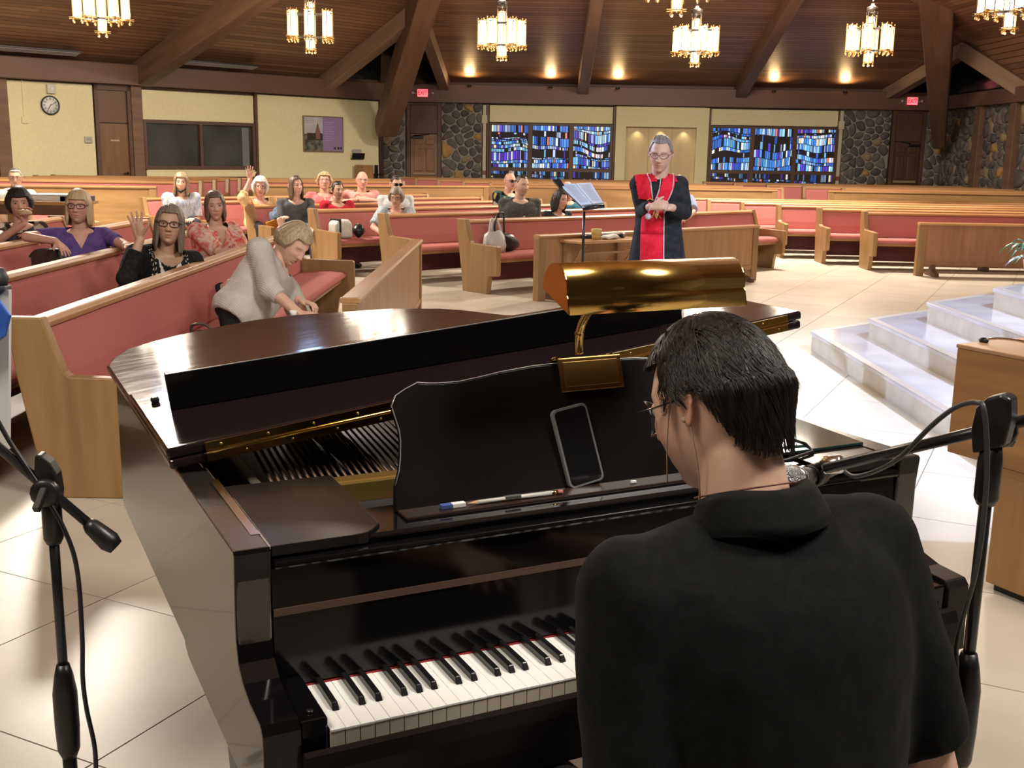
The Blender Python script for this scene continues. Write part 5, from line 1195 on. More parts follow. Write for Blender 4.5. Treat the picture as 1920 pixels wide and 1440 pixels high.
    # --- legs
    if legs:
        pm = MB(); mats_l = pants or fabric('dark_trousers', (.03, .03, .035))
        hip = [P + lf*sg*.085*s for sg in (-1, 1)]
        loft(pm, P, N, Mb, .006, girth, -.2, .10, s)
        for sg, h in zip((-1, 1), hip):
            if seated: kn = h + Vector((fd.x, fd.y, 0)).normalized()*.40*s + lf*sg*.03*s + Vector((0, 0, -.01)); an = Vector((kn.x, kn.y, .07)) + fd*.02
            else: kn = Vector((h.x, h.y, h.z*.52)) + fd*.03; an = Vector((h.x, h.y, .08))
            kn.z = max(kn.z, .3); cap_tube(pm, h, kn, .080*s, .058*s); cap_tube(pm, kn, an, .056*s, .042*s)
            shoe = MB(); c = Vector((an.x, an.y, .04)) + Vector((fd.x, fd.y, 0)).normalized()*.06
            shoe.ball((0, 0, 0), (.045, .13, .042), 14, 8); M_ = Matrix.Translation(c) @ Matrix.Rotation(math.atan2(-fd.x, fd.y), 4, 'Z')
            mk('shoe', sh([tuple(M_ @ Vector(v)) for v in shoe.v]), shoe.f, mat('dark_shoe', (.02, .018, .018), .4), root)
        Vp, Fp = remesh(pm, .018, 4); mk('trousers', sh(Vp), Fp, mats_l, root)
    # --- glasses
    if glasses is not None:
        gm = MB(); gw, gh, gz = glasses.get('w', .027), glasses.get('h', .019), glasses.get('z', .007); rr = glasses.get('r', .0016)
        for sg in (1, -1):
            pts = []
            for i in range(21):
                a = 2*PI*i/20; ca, sa = math.cos(a), math.sin(a); q = glasses.get('sq', .7)
                x = sg*.032 + gw*math.copysign(abs(ca)**q, ca); z = gz + gh*math.copysign(abs(sa)**q, sa); pts.append((x, -.1035 + .9*max(0, abs(x)-.03)**1.25*3.0, z))
            gm.tube(pts, rr, 6, cap=False)
            gm.tube([(sg*(.032+gw), -.094, gz+gh*.4), (sg*.078, -.055, gz+.008), (sg*.080, .0, gz+.010), (sg*.080, .016, gz-.008)], rr*.9, 6)
        gm.tube([(-.006, -.106, gz+.004), (0, -.108, gz+.006), (.006, -.106, gz+.004)], rr, 6)
        mk('glasses', sh(np.array([tuple(v) for v in gm.v]) @ Rh.T + np.array(H)), gm.f, glasses.get('m', BLACK), root)
        if glasses.get('dark'):
            for sg in (1, -1):
                lm = MB(); lm.prism([(sg*.032+gw*.95*math.cos(2*PI*i/16), gz+gh*.95*math.sin(2*PI*i/16)) for i in range(16)], 'y', -.104, -.102); mk('lens', sh(np.array([tuple(v) for v in lm.v]) @ Rh.T + np.array(H)), lm.f, mat('sun_lens', (.012, .012, .014), .08), root, smooth=False)
    info = dict(root=root, O=O, H=H, Rh=Rh, hw=hw, N=N, P=P, up=up, lf=lf, bk=bk, fd=fd, L=L, shirt=(Vt, Fk), sh=sh, s=s)
    return info
def decal(info, name, polys, m, off=.004, base=None, thick=.0015, fine=True):
    """lay flat prints on the garment front: polys are lists of (x, z) in the torso frame measured from the neck base (x to the wearer's left)"""
    V, F = base or info['shirt']; bv = BVHTree.FromPolygons([tuple(v) for v in V], F); N, lf, up, bk = info['N'], info['lf'], info['up'], info['bk']
    mb = MB()
    for poly in polys:
        ring = []
        for i in range(len(poly)):
            a, b = poly[i], poly[(i+1) % len(poly)]; n = max(1, int(math.hypot(b[0]-a[0], b[1]-a[1])/.03)) if fine else 1
            ring += [(a[0]+(b[0]-a[0])*k/n, a[1]+(b[1]-a[1])*k/n) for k in range(n)]
        c = (sum(q[0] for q in ring)/len(ring), sum(q[1] for q in ring)/len(ring))
        def hit(q):
            an = math.radians(75)*min(1, max(0, (q[1]+.13)/.15)); dr = (bk*math.cos(an) - up*math.sin(an)).normalized()
            o = N + lf*q[0] + up*q[1] - dr*.6; h = bv.ray_cast(o, dr)
            return (h[0] - dr*off) if h[0] is not None else (N + lf*q[0] + up*q[1] - bk*.06)
        R = [hit(q) for q in ring]; M_ = [hit(((q[0]+c[0])/2, (q[1]+c[1])/2)) for q in ring]; n = len(R)
        vs = R + M_ + [hit(c)]
        mb.add(vs, [(i, (i+1) % n, n+(i+1) % n, n+i) for i in range(n)] + [(n+i, n+(i+1) % n, 2*n) for i in range(n)], 0, True)
    o = mk(name, info['sh'](np.array([tuple(v) for v in mb.v])), mb.f, m, info['root'])
    md = o.modifiers.new('s', 'SOLIDIFY'); md.thickness = thick; return o
def inpoly(x, z, P):
    ins = False; j = len(P)-1
    for i in range(len(P)):
        if (P[i][1] > z) != (P[j][1] > z) and x < (P[j][0]-P[i][0])*(z-P[i][1])/(P[j][1]-P[i][1]) + P[i][0]: ins = not ins
        j = i
    return ins
def patch(info, name, polys, m, off=.004, base=None, minf=-.1):
    """cloth lying on the garment: the garment's own faces inside the outlines, lifted by off"""
    V, F = base or info['shirt']; N, lf, up, fd = info['N'], np.array(info['lf']), np.array(info['up']), np.array(info['fd'])
    R = V - np.array(N); X, Z = R @ lf, R @ up; vn = np.zeros_like(V); keep = []
    for f in F:
        n_ = np.cross(V[f[1]]-V[f[0]], V[f[2]]-V[f[0]]); L_ = np.linalg.norm(n_)
        if L_ < 1e-12: continue
        n_ /= L_
        for i in f: vn[i] += n_
        if n_ @ fd < minf: continue
        x, z = sum(X[i] for i in f)/len(f), sum(Z[i] for i in f)/len(f)
        if any(inpoly(x, z, P) for P in polys): keep.append(f)
    used = sorted({i for f in keep for i in f}); mp = {i: k for k, i in enumerate(used)}
    vn = vn/np.maximum(1e-9, np.linalg.norm(vn, axis=1))[:, None]
    VV = V[used] + vn[used]*off
    o = mk(name, info['sh'](VV), [tuple(mp[i] for i in f) for f in keep], m, info['root']); md = o.modifiers.new('s', 'SOLIDIFY'); md.thickness = .003; md.offset = 0; return o
def strip(pts, w):
    """ribbon outline polygons from a centre line: list of quads"""
    out = []
    for i in range(len(pts)-1):
        (x0, z0), (x1, z1) = pts[i], pts[i+1]; w0, w1 = (w[i], w[i+1]) if isinstance(w, list) else (w, w)
        out.append([(x0-w0/2, z0), (x1-w1/2, z1), (x1+w1/2, z1), (x0+w0/2, z0)])
    return out
HB = hair_mat('hair_dark_brown', (.028, .018, .012), (.060, .040, .028)); HBLK = hair_mat('hair_black', (.010, .009, .009), (.030, .026, .026))
HBRN = hair_mat('hair_brown', (.085, .050, .030), (.16, .10, .065)); HBLO = hair_mat('hair_blonde', (.46, .33, .18), (.62, .48, .30)); HGB = hair_mat('hair_grey_brown', (.13, .10, .075), (.24, .195, .15))
HWH = hair_mat('hair_white', (.55, .52, .47), (.72, .70, .66)); HGR = hair_mat('hair_grey', (.20, .18, .165), (.36, .33, .30)); HDB = hair_mat('hair_ash_blonde', (.27, .20, .12), (.44, .35, .23)); HCUR = hair_mat('hair_curly_blonde', (.40, .27, .14), (.58, .43, .25))
BROWNF = mat('brown_frames', (.05, .02, .018), .3); GREYB = dict(brow=(.42, .36, .32), browk=.4)
# A: purple t-shirt
H = at(148, 388, 8.5)
a = person('blonde woman in glasses and purple t-shirt leaning an arm over a pew rail', H, hy=8, hp=-2, hr=2, by=22, s=1.0, hs=1.06, skin=SK2, head=dict(w=1.06, jaw=.7, cheek=.8, **GREYB), hair=dict(zf=.040, zs=-.135, zb=-.15, phf=56, t=.017, flare=.25, freq=22, amp=.002), hairm=HBLO,
           topm=fabric('purple_jersey', (.105, .060, .225), (.135, .080, .28), 14), sleeve=.62, rh=at(104, 452, 8.15), lh=at(234, 462, 8.2), rpole=(-1, .2, .1), lpole=(1, .4, -.6), rhand=dict(f=(.55, -.35, -.35), p=(.1, -.1, -1), curl=.20, spread=.22, th=(0, -1, .3)), lhand=dict(f=(.8, -.5, .1), p=(0, 0, -1), curl=.4),
           vneck=(.13, .075), girth=1.16, belly=.8, vox=.008, glasses=dict(m=BROWNF, w=.027, h=.017, r=.0026), shw=1.05)
pr = mat('print_lilac', (.42, .36, .58), .8)
lt_ = []
rp = random.Random(4)
for r_ in range(5):
    x = -.075
    while x < .075:
        w_ = rp.choice((.006, .010, .016)); lt_.append([(x, -.235-.034*r_), (x+w_, -.235-.034*r_), (x+w_, -.212-.034*r_), (x, -.212-.034*r_)]); x += w_+.007
        if rp.random() < .12: x += .02
o = decal(a, 'shirt_print', lt_, pr, fine=False); o['kind'] = 'stuff'
# B: black cardigan, waving
H = at(318, 422, 7.35)
b = person('long haired woman in black embroidered cardigan waving her right hand', H, hy=14, hp=-3, hr=6, by=40, s=1.06, hs=1.10, skin=SK3, head=dict(w=1.04, jaw=.8, **GREYB), hair=dict(zf=.066, zs=-.17, zb=-.21, phf=50, t=.014, flare=.30, freq=24, amp=.002, part=1), hairm=HGB,
           topm=fabric('black_knit', (.010, .010, .011), (.018, .018, .019), 40), sleeve=1.72, rh=at(263, 449, 7.05), lh=at(432, 530, 7.5), rpole=(-.5, .3, -1), lpole=(.6, .2, -1), rhand=dict(f=(-.12, -.10, 1), p=(-.05, -1, -.1), curl=.07, spread=.26, thumb=1.0, th=(1, 0, 0)), lhand=dict(f=(.6, -.3, -.5), p=(0, 0, -1), curl=.3),
           girth=1.22, belly=.7, glasses=dict(m=BLACK, w=.026, h=.016, r=.0024), shw=1.12, sleeve_r=1.12, pelvis=(-2.55, 7.55, .50), vox=.008)
inn_ = [[(-.085, -.01), (-.055, -.10), (-.035, -.44), (.125, -.44), (.105, -.22), (.085, -.06), (.06, -.0), (.03, -.085), (0, -.115), (-.03, -.09)]]
patch(b, 'white_top', inn_, fabric('white_jersey', (.62, .60, .56), (.70, .68, .64), 9), .005)
decal(b, 'green_print', [[(.035, -.22), (.07, -.19), (.095, -.215), (.10, -.27), (.06, -.285), (.05, -.25)]], multi('print_green', [(.10, .30, .20), (.30, .48, .36)], 30), .012); decal(b, 'pink_print', [[(-.025, -.20), (.0, -.17), (.025, -.20), (.0, -.24)]], multi('print_pink', [(.62, .40, .40), (.68, .58, .54)], 30), .012)
em = []
for cx_, cz_ in ((-.125, -.035), (-.110, -.075), (-.098, -.115), (-.075, -.145), (-.066, -.34), (-.06, -.385), (-.062, -.42), (.115, -.05), (.135, -.09)):
    for k in range(5):
        an = 2*PI*k/5 + cx_*40; em.append([(cx_+.005*math.cos(an), cz_+.007*math.sin(an)), (cx_+.019*math.cos(an+.3), cz_+.021*math.sin(an+.3)), (cx_+.016*math.cos(an-.25), cz_+.019*math.sin(an-.25))])
o = decal(b, 'embroidery', em, mat('embroidery_cream', (.58, .52, .44), .8), .007, fine=False); o['kind'] = 'stuff'
# C: coral blouse
H = at(403, 386, 9.3)
c = person('brown haired woman in coral and white tie-dye blouse with folded arms', H, hy=20, hp=2, hr=-3, by=48, s=1.02, hs=1.02, skin=SK1, head=dict(w=.98, lip=(.86, .45, .44), brow=(.3, .2, .15)), hair=dict(zf=.068, zs=-.12, zb=-.16, phf=50, t=.012, flare=.12, freq=30, amp=.0016), hairm=hair_mat('hair_mid_brown', (.115, .080, .055), (.20, .15, .11)),
           topm=multi('coral_tie_dye', [(.62, .07, .07), (.66, .14, .12), (.70, .30, .24), (.74, .60, .54), (.66, .16, .12), (.62, .07, .08)], 9), sleeve=.9, rh=at(458, 470, 9.0), lh=at(452, 476, 9.05), rpole=(-.3, 0, -1), lpole=(.6, .3, -1), sleeve_r=1.25, vneck=(.17, .055), girth=1.05, vox=.008)
# D: black bob, lifted hand with a roll
H = at(36, 381, 9.35)
d = person('woman with black bobbed hair lifting a bread roll at far left', H, hy=26, hp=2, hr=-2, by=40, s=1.0, hs=1.08, skin=SK2, head=dict(w=1.02, lip=(.72, .30, .28), brow=(.15, .1, .08)), hair=dict(zf=.045, zs=-.07, zb=-.095, phf=54, t=.020, flare=.0, vol=.012, freq=22, amp=.002), hairm=HBLK,
           topm=multi('brown_print', [(.045, .028, .022), (.20, .13, .09), (.07, .06, .10), (.42, .34, .26), (.05, .03, .025)], 14, kind='VOR', const=True), sleeve=.55, rh=at(44, 420, 9.0), lh=at(66, 452, 9.2), rpole=(-1, -.2, -.8), rhand=dict(f=(.25, -.1, 1), p=(.9, -.4, .0), curl=.42, th=(.2, -1, .2)), girth=1.12, belly=.5)
rl = thing('bread_roll', 'small beige bread roll held up by the black bobbed woman', 'food', at(46, 399, 8.93)); mbr = MB(); mbr.ball((0, 0, 0), (.062, .038, .028), 16, 10); mbr.build('crust', mix_noise(mat('bread_crust', (.55, .36, .17), .8), (.46, .28, .12), (.62, .44, .24), (1, 1, 1), 22), rl); mbr = MB(); mbr.ball((.004, -.012, -.004), (.056, .030, .008), 14, 8); mbr.build('filling', mat('bread_filling', (.60, .42, .30), .8), rl)
# E: white tee, far left rear
H = at(29, 334, 14.4)
e = person('grey haired man in glasses and white t-shirt seated beyond the paper table', H, hy=20, hp=0, hr=0, by=40, s=1.06, hs=1.02, skin=SK3, head=dict(jaw=.8, **GREYB), hair=dict(zf=.078, zs=.01, zb=-.05, phf=66, notch=.035, taper=1.5, t=.006, freq=30, amp=.001), hairm=HGR, topm=fabric('white_cotton', (.60, .60, .58), (.70, .70, .68), 10), sleeve=.72, glasses=dict(m=BLACK), sleeve_r=1.2, shw=1.1, pelvis=(-6.75, 14.75, .52))
# F: mask under the chin
H = at(340, 342, 16.0)
f = person('blonde brown haired woman with a black mask pulled under her chin', H, hy=12, hp=2, hr=3, by=26, s=1.14, hs=1.16, skin=SK1, head=dict(smile=.35, mouth_open=.6, lip=(.8, .38, .38), brow=(.2, .14, .1)), hair=dict(zf=.058, zs=-.17, zb=-.21, phf=52, t=.016, flare=.32, freq=20, amp=.003, wave=.5), hairm=hair_mat('hair_dark_blonde', (.17, .115, .065), (.36, .265, .16)), topm=multi('blue_tie_dye', [(.30, .33, .46), (.40, .43, .55), (.62, .64, .70), (.34, .36, .48)], 16, stretch=(1, 1, .35)), sleeve=.8, sleeve_r=1.3, girth=1.05, belly=.2, neck_d=.02)
mk_ = MB(); ring = [(.080*math.sin(t), -.098*math.cos(t)*1.08+.012) for t in [math.radians(-75+150*i/14) for i in range(15)]]
vs = [(x, y, -.098+.028*abs(x)/.08*1.2) for x, y in ring] + [(x*.80, y*.86-.004, -.128+.055*abs(x)/.08) for x, y in ring]
mk_.add(vs, [(i, i+1, 16+i, 15+i) for i in range(14)], 0, True); o = mk('face_mask', f['sh'](np.array(mk_.v) @ f['Rh'].T + np.array(f['H'])), mk_.f, mat('black_mask', (.012, .012, .013), .9), f['root']); o.modifiers.new('s', 'SOLIDIFY').thickness = .006
# G: white hair waving
H = at(488, 350, 15.6)
g = person('white haired woman in orange floral blouse waving with her arm raised', H, hy=14, hp=4, hr=4, by=30, s=1.10, hs=1.14, skin=SK2, head=dict(w=1.02, smile=.2, **GREYB), hair=dict(zf=.058, zs=-.085, zb=-.10, phf=55, t=.020, vol=.010, freq=18, amp=.003), hairm=HWH, topm=multi('orange_floral', [(.66, .26, .08), (.70, .42, .18), (.72, .58, .36), (.66, .30, .14)], 16), sleeve=1.35, rh=at(469, 337, 15.3), rpole=(-.4, .1, -1), rhand=dict(f=(.0, -.15, 1), p=(.1, -1, 0), curl=.06, spread=.25, thumb=1, th=(1, 0, 0)), glasses=dict(m=BROWNF), girth=1.08, sleeve_r=1.25)
# H: grey tee, long brown hair
H = at(554, 349, 15.0)
h = person('smiling long haired woman in a grey t-shirt looking to the right', H, hy=42, hp=-6, hr=-2, by=24, s=1.14, hs=1.12, skin=SK1, head=dict(w=.96, smile=.4, mouth_open=.8, nose=1.15, brow=(.15, .1, .08)), hair=dict(zf=.072, zs=-.15, zb=-.20, phf=56, t=.012, flare=.18, freq=24, amp=.002, wave=.25), hairm=HBRN, topm=fabric('grey_jersey', (.085, .092, .10), (.11, .118, .128), 12), sleeve=.62, rh=at(523, 412, 14.6), lh=at(590, 425, 14.6), pants=fabric('blue_denim', (.10, .14, .22), (.16, .21, .30), 30))
# I: pink cardigan
H = at(608, 340, 17.2)
i_ = person('curly blonde woman in glasses and a coral pink cardigan', H, hy=14, hp=-8, hr=2, by=20, s=1.16, hs=1.12, skin=SK2, head=dict(w=1.08, jaw=.6, cheek=.8, smile=.2, **GREYB), hair=dict(zf=.062, zs=-.045, zb=-.075, phf=60, t=.020, vol=.012, freq=14, amp=.006, wave=.8), hairm=HCUR, topm=fabric('coral_knit', (.70, .16, .17), (.76, .20, .20), 20), sleeve=1.6, glasses=dict(m=BROWNF), girth=1.2, shw=1.1)
patch(i_, 'pale_top', [[(-.02, -.03), (.0, -.30), (.14, -.30), (.10, -.03), (.03, -.12)]], fabric('pale_pink', (.68, .47, .42), (.72, .52, .47), 12), .006)
# J: red shirt
H = at(633, 357, 15.5)
j = person('dark haired woman in a red t-shirt with white lettering', H, hy=34, hp=0, hr=-2, by=28, s=1.08, hs=1.06, skin=SK3, head=dict(w=.95, jaw=1.05, brow=(.12, .08, .06)), hair=[dict(zf=.075, zs=-.02, zb=-.06, phf=70, t=.007, freq=34, amp=.001), ], hairm=HB, topm=fabric('red_jersey', (.52, .020, .040), (.58, .032, .050), 12), sleeve=.66, sleeve_r=1.15)
o = decal(j, 'shirt_stripe', [[(-.13, -.125), (.14, -.115), (.14, -.165), (-.13, -.175)]], mat('print_faded', (.60, .34, .34), .8), .004)
lt_ = []
for k, ch_ in enumerate('TURNS'):
    x = -.085 + .038*k; z = -.235
    q = {'T': [(0, .03, .024, .036), (.009, 0, .015, .036)], 'U': [(0, 0, .006, .036), (.018, 0, .024, .036), (0, 0, .024, .006)], 'R': [(0, 0, .006, .036), (0, .03, .022, .036), (.018, .0, .024, .033), (0, .015, .022, .021)], 'N': [(0, 0, .006, .036), (.018, 0, .024, .036), (.004, .012, .02, .024)], 'S': [(0, .03, .024, .036), (0, .015, .024, .021), (0, 0, .024, .006), (0, .018, .006, .033), (.018, .003, .024, .018)]}[ch_]
    for (x0, z0, x1, z1) in q: lt_.append([(x+x0, z+z0), (x+x1, z+z0), (x+x1, z+z1), (x+x0, z+z1)])
o = decal(j, 'shirt_letters', lt_, mat('print_white', (.70, .60, .58), .8), .004, fine=False); o['kind'] = 'stuff'
pt = MB(); pt.ball((0, .125, -.01), (.030, .045, .045), 12, 8); pt.ball((.01, .12, -.075), (.022, .022, .05), 10, 8); mk('hair_tie_tail', j['sh'](np.array(pt.v) @ j['Rh'].T + np.array(j['H'])), pt.f, HB, j['root'])
# K: pink polo, bald
H = at(679, 338, 17.6)
k_ = person('bald man in glasses and a pink polo shirt with folded arms', H, hy=16, hp=2, hr=2, by=24, s=1.18, hs=1.14, skin=SK2, head=dict(w=1.04, jaw=.7, **GREYB), hair=None, topm=fabric('pink_pique', (.66, .31, .28), (.70, .36, .33), 20), sleeve=.75, rh=at(705, 376, 17.1), lh=at(655, 376, 17.15), rpole=(-.8, 0, -1), lpole=(.8, 0, -1), glasses=dict(m=mat('thin_frames', (.2, .17, .14), .3), r=.0015), girth=1.18, belly=.4, shw=1.1, sleeve_r=1.2)
decal(k_, 'collar', [[(-.10, .0), (-.015, -.08), (-.03, -.02), (-.07, .03)], [(.10, .0), (.0, -.08), (.03, -.02), (.07, .03)]], fabric('pink_collar', (.58, .25, .23), (.62, .28, .26), 20), .012)
# M: man in white behind
H = at(743, 346, 16.7)
m_ = person('man in dark sunglasses and white shirt seated behind the grey bobbed woman', H, hy=24, hp=4, hr=0, by=18, s=1.14, hs=1.12, skin=SK3, head=dict(jaw=.8, brow=(.1, .07, .06), stubble=.3), hair=dict(zf=.070, zs=.015, zb=-.05, phf=66, notch=.03, taper=1.5, t=.007, freq=30, amp=.001), hairm=HB, topm=fabric('white_shirt_blue', (.56, .60, .62), (.64, .67, .68), 10), sleeve=.7, glasses=dict(m=BLACK, dark=True), shw=1.12, girth=1.1)
# L: grey bob, glasses, light blue top
H = at(743, 370, 14.6)
l_ = person('grey bobbed woman in glasses and pale blue patterned top leaning forward', H, hy=-4, hp=10, hr=3, by=10, s=1.06, hs=1.06, skin=SK2, head=dict(**GREYB), hair=dict(zf=.048, zs=-.06, zb=-.085, phf=60, t=.018, vol=.008, freq=20, amp=.002), hairm=hair_mat('hair_grey_brown_bob', (.17, .125, .10), (.30, .25, .215)), topm=multi('pale_blue_print', [(.40, .47, .52), (.60, .65, .67), (.30, .38, .46), (.62, .66, .68)], 22, stretch=(1, 1, .3)), sleeve=.85, rh=at(716, 438, 14.2), lh=at(745, 430, 14.2), rpole=(-1, .3, -.3), glasses=dict(m=BLACK, r=.002), sleeve_r=1.3)
# O: floral shirt man
H = at(956, 340, 17.6)
o_ = person('bald man in dark glasses and black floral shirt behind the grey sweater man', H, hy=36, hp=2, hr=0, by=34, s=1.16, hs=1.12, skin=SK2, head=dict(jaw=.8, **GREYB), hair=dict(zf=.10, zs=.01, zb=-.05, phf=84, t=.003, freq=30, amp=.0006, zt=-.012), hairm=HGR, topm=multi('dark_floral', [(.015, .016, .018), (.06, .15, .15), (.02, .02, .022), (.40, .34, .10), (.35, .36, .34), (.015, .016, .018)], 13, kind='VOR', const=True), sleeve=.8, sleeve_r=1.3, glasses=dict(m=BLACK, dark=True), girth=1.12)
# N: grey sweater
H = at(978, 348, 14.75)
n_ = person('dark haired man with closed eyes in a charcoal grey sweater', H, hy=34, hp=3, hr=3, by=12, s=1.16, hs=1.12, skin=SK4, head=dict(w=1.04, jaw=.75, stubble=.35, closed=True, smile=.15, brow=(.12, .09, .08)), hair=dict(zf=.088, zs=.015, zb=-.05, phf=70, notch=.03, taper=1.5, t=.007, freq=30, amp=.001), hairm=HB, topm=fabric('charcoal_knit', (.082, .082, .080), (.105, .104, .10), 30), sleeve=1.8, girth=1.2, shw=1.15, belly=.4)
decal(n_, 'cross_pendant', [[(.022, -.25), (.038, -.25), (.038, -.19), (.022, -.19)], [(.010, -.215), (.050, -.215), (.050, -.202), (.010, -.202)]], mat('pale_metal', (.6, .56, .5), .4), .006, fine=False)
# P: dark long hair
H = at(1050, 374, 14.1)
p_ = person('woman with long black hair and dark top behind the music stand', H, hy=44, hp=8, hr=2, by=30, s=1.0, hs=1.06, skin=SK1, head=dict(w=.96, jaw=1.0, brow=(.12, .09, .08)), hair=dict(zf=.070, zs=-.14, zb=-.19, phf=54, t=.013, flare=.12, freq=26, amp=.002), hairm=HBLK, topm=fabric('dark_jersey', (.030, .034, .036), (.045, .050, .052), 14), sleeve=1.5, shw=.95)
# Q: teal shirt
H = at(1064, 356, 16.9)
q_ = person('bald man in a teal shirt mostly hidden behind the music stand', H, hy=-10, hp=14, hr=0, by=20, s=1.12, hs=1.06, skin=SK2, head=dict(**GREYB), hair=None, topm=fabric('teal_cotton', (.035, .16, .22), (.05, .20, .27), 12), sleeve=.8, shw=1.1, girth=1.1)
# R: pale blue sleeve behind the priest
H = at(1272, 345, 15.4)
r_ = person('person in a pale blue shirt mostly hidden behind the man in the red stole', H, hy=10, hp=2, hr=0, by=24, s=1.12, hs=1.0, skin=SK3, head=dict(**GREYB), hair=dict(zf=.07, zs=.0, zb=-.05, phf=64, t=.008), hairm=HGR, topm=fabric('pale_blue_cotton', (.30, .39, .56), (.36, .45, .62), 12), sleeve=.8, sleeve_r=1.3, lh=at(1290, 408, 15.0), lpole=(1, .2, -.5), shw=1.1)

# ------------------------------------------------------------------ bending woman in the striped blouse
H = at(549, 455, 6.55)
STRP = fabric('striped_blouse', (.50, .46, .42), (.56, .52, .48), 10)
n, l = nt(STRP); b_ = n['Principled BSDF']; old = b_.inputs['Base Color'].links[0].from_socket
tc = n.new('ShaderNodeTexCoord'); wv = n.new('ShaderNodeTexWave'); wv.bands_direction = 'DIAGONAL'; wv.inputs['Scale'].default_value = 34; wv.inputs['Distortion'].default_value = .6; l.new(tc.outputs['Object'], wv.inputs['Vector'])
mx = n.new('ShaderNodeMix'); mx.data_type = 'RGBA'; mx.inputs[7].default_value = (.30, .285, .28, 1); mr = n.new('ShaderNodeMapRange'); mr.inputs['From Min'].default_value = .55; mr.inputs['From Max'].default_value = .85; mr.inputs['To Max'].default_value = .55
l.new(wv.outputs['Fac'], mr.inputs[0]); l.new(mr.outputs[0], mx.inputs[0]); l.new(old, mx.inputs[6]); l.new(mx.outputs[2], b_.inputs['Base Color'])
w_ = person('older woman in striped grey blouse bending over the front left pew', H, hy=52, hp=38, hr=14, by=62, s=1.02, hs=1.06, skin=SK1, head=dict(closed=True, **GREYB), hair=dict(zf=.060, zs=-.03, zb=-.075, phf=62, t=.016, vol=.006, freq=18, amp=.002), hairm=HDB, topm=STRP, sleeve=(1.35, 1.5), rh=at(560, 588, 6.15), lh=at(560, 562, 6.45), rpole=(-1, -.3, -.35), lpole=(.3, .3, -1), rhand=dict(f=(1, -.1, -.1), p=(0, .2, -1), curl=.28, spread=.05, th=(.2, -1, .2)), lhand=dict(f=(.8, -.4, -.15), p=(0, -.3, -1), curl=.55, th=(0, -1, 0)), pelvis=(-1.60, 6.34, .62), seated=False, sleeve_r=1.25, belly=.2, vox=.009, wr=.006, pants=fabric('black_trousers', (.010, .010, .011), (.016, .016, .017), 20), topt=.99, neckoff=(0, .03, -.16))
cv = MB(); N = w_['N']; 
for k in range(2): pass
ring = [2*PI*q/28 for q in range(28)]
vs = [];  u_, f_, k0 = w_['up'], w_['lf'], w_['bk']
for (rr, hh) in ((.076, -.045), (.071, .012), (.082, -.022), (.098, -.060)):
    for a_ in ring:
        open_ = 1 if math.sin(a_) > -.93 else .9
        vs.append(N + f_*rr*math.cos(a_) + k0*(rr*.95*math.sin(a_)) + u_*(hh + .020*math.sin(a_)))
cv.add(vs, [(i*28+k, i*28+(k+1) % 28, (i+1)*28+(k+1) % 28, (i+1)*28+k) for i in range(3) for k in range(28) if not 19 <= k <= 21], 0, True)
o = mk('collar', w_['sh'](np.array([tuple(v) for v in cv.v])), cv.f, STRP, w_['root']); o.modifiers.new('s', 'SOLIDIFY').thickness = .004
pn_ = thing('pen', 'purple pen in the hand of the bending woman', 'pen', at(558, 582, 6.2)); MB().tube([(0, 0, -.02), (.006, .0, .045)], .004, 8).build('barrel', mat('pen_purple', (.12, .04, .14), .4), pn_)
cup = thing('small_cup', 'tiny white cup under the hand of the bending woman', 'cup', at(550, 589, 6.1)); MB().lathe([(.016, -.01), (.022, .02), (.019, .02), (.014, -.006)], 14).build('cup', WHITE, cup)

# ------------------------------------------------------------------ man in the red stole
H = at(1239, 288, 8.15)
ROBE = fabric('black_robe', (.013, .014, .015), (.020, .021, .022), 18)
pr_ = person('standing man in black robe and red stole with folded hands', H, hy=-14, hp=14, hr=2, by=6, s=1.0, hs=1.09, skin=SK3, head=dict(w=1.0, jaw=.85, closed=True, brow=(.25, .2, .18), browk=.5), hair=dict(zf=.080, zs=.0, zb=-.055, phf=64, notch=.03, taper=1.5, t=.007, freq=34, amp=.001), hairm=hair_mat('hair_salt_pepper', (.10, .09, .09), (.24, .225, .22)), topm=ROBE, sleeve=1.86, sleeve_r=1.12,
             rh=at(1222, 385, 7.83), lh=at(1246, 385, 7.83), relb=at(1206, 396, 8.15), lelb=at(1283, 396, 8.15), rhand=dict(f=(.75, -.25, .15), p=(.3, .7, -.5), curl=.95, th=(0, -.5, 1)), lhand=dict(f=(-.75, -.25, .1), p=(-.3, .7, -.5), curl=.95, th=(0, -.5, 1)), pelvis=(H.x+.01, H.y+.03, .93), seated=False, glasses=dict(m=mat('thin_dark_frames', (.03, .025, .025), .3), r=.0016, h=.015), vox=.006, neck_d=-.02, pants=mat('black_cloth', (.012, .012, .013), .9), shw=.92)
# robe skirt down to the floor
P, N, up, lf, bk = pr_['P'], pr_['N'], pr_['up'], pr_['lf'], pr_['bk']
sk = MB(); vs = []; SEG = 48
for z, rx, ry in ((1.16, .158, .120), (1.0, .185, .140), (.80, .215, .165), (.55, .250, .20), (.30, .285, .235), (.04, .315, .265)):
    for q in range(SEG):
        a_ = 2*PI*q/SEG; fo = 1 + .035*math.sin(7*a_+1)*min(1, (1.16-z)/.5) + .015*math.sin(13*a_)*min(1, (1.16-z)/.5)
        c_ = P + (N-P)*max(0, (z-P.z)/(N.z-P.z)); vs.append(Vector((c_.x, c_.y, z)) + lf*rx*fo*math.cos(a_) + bk*ry*fo*math.sin(a_))
sk.add(vs, [(i*SEG+k, (i+1)*SEG+k, (i+1)*SEG+(k+1) % SEG, i*SEG+(k+1) % SEG) for i in range(5) for k in range(SEG)], 0, True)
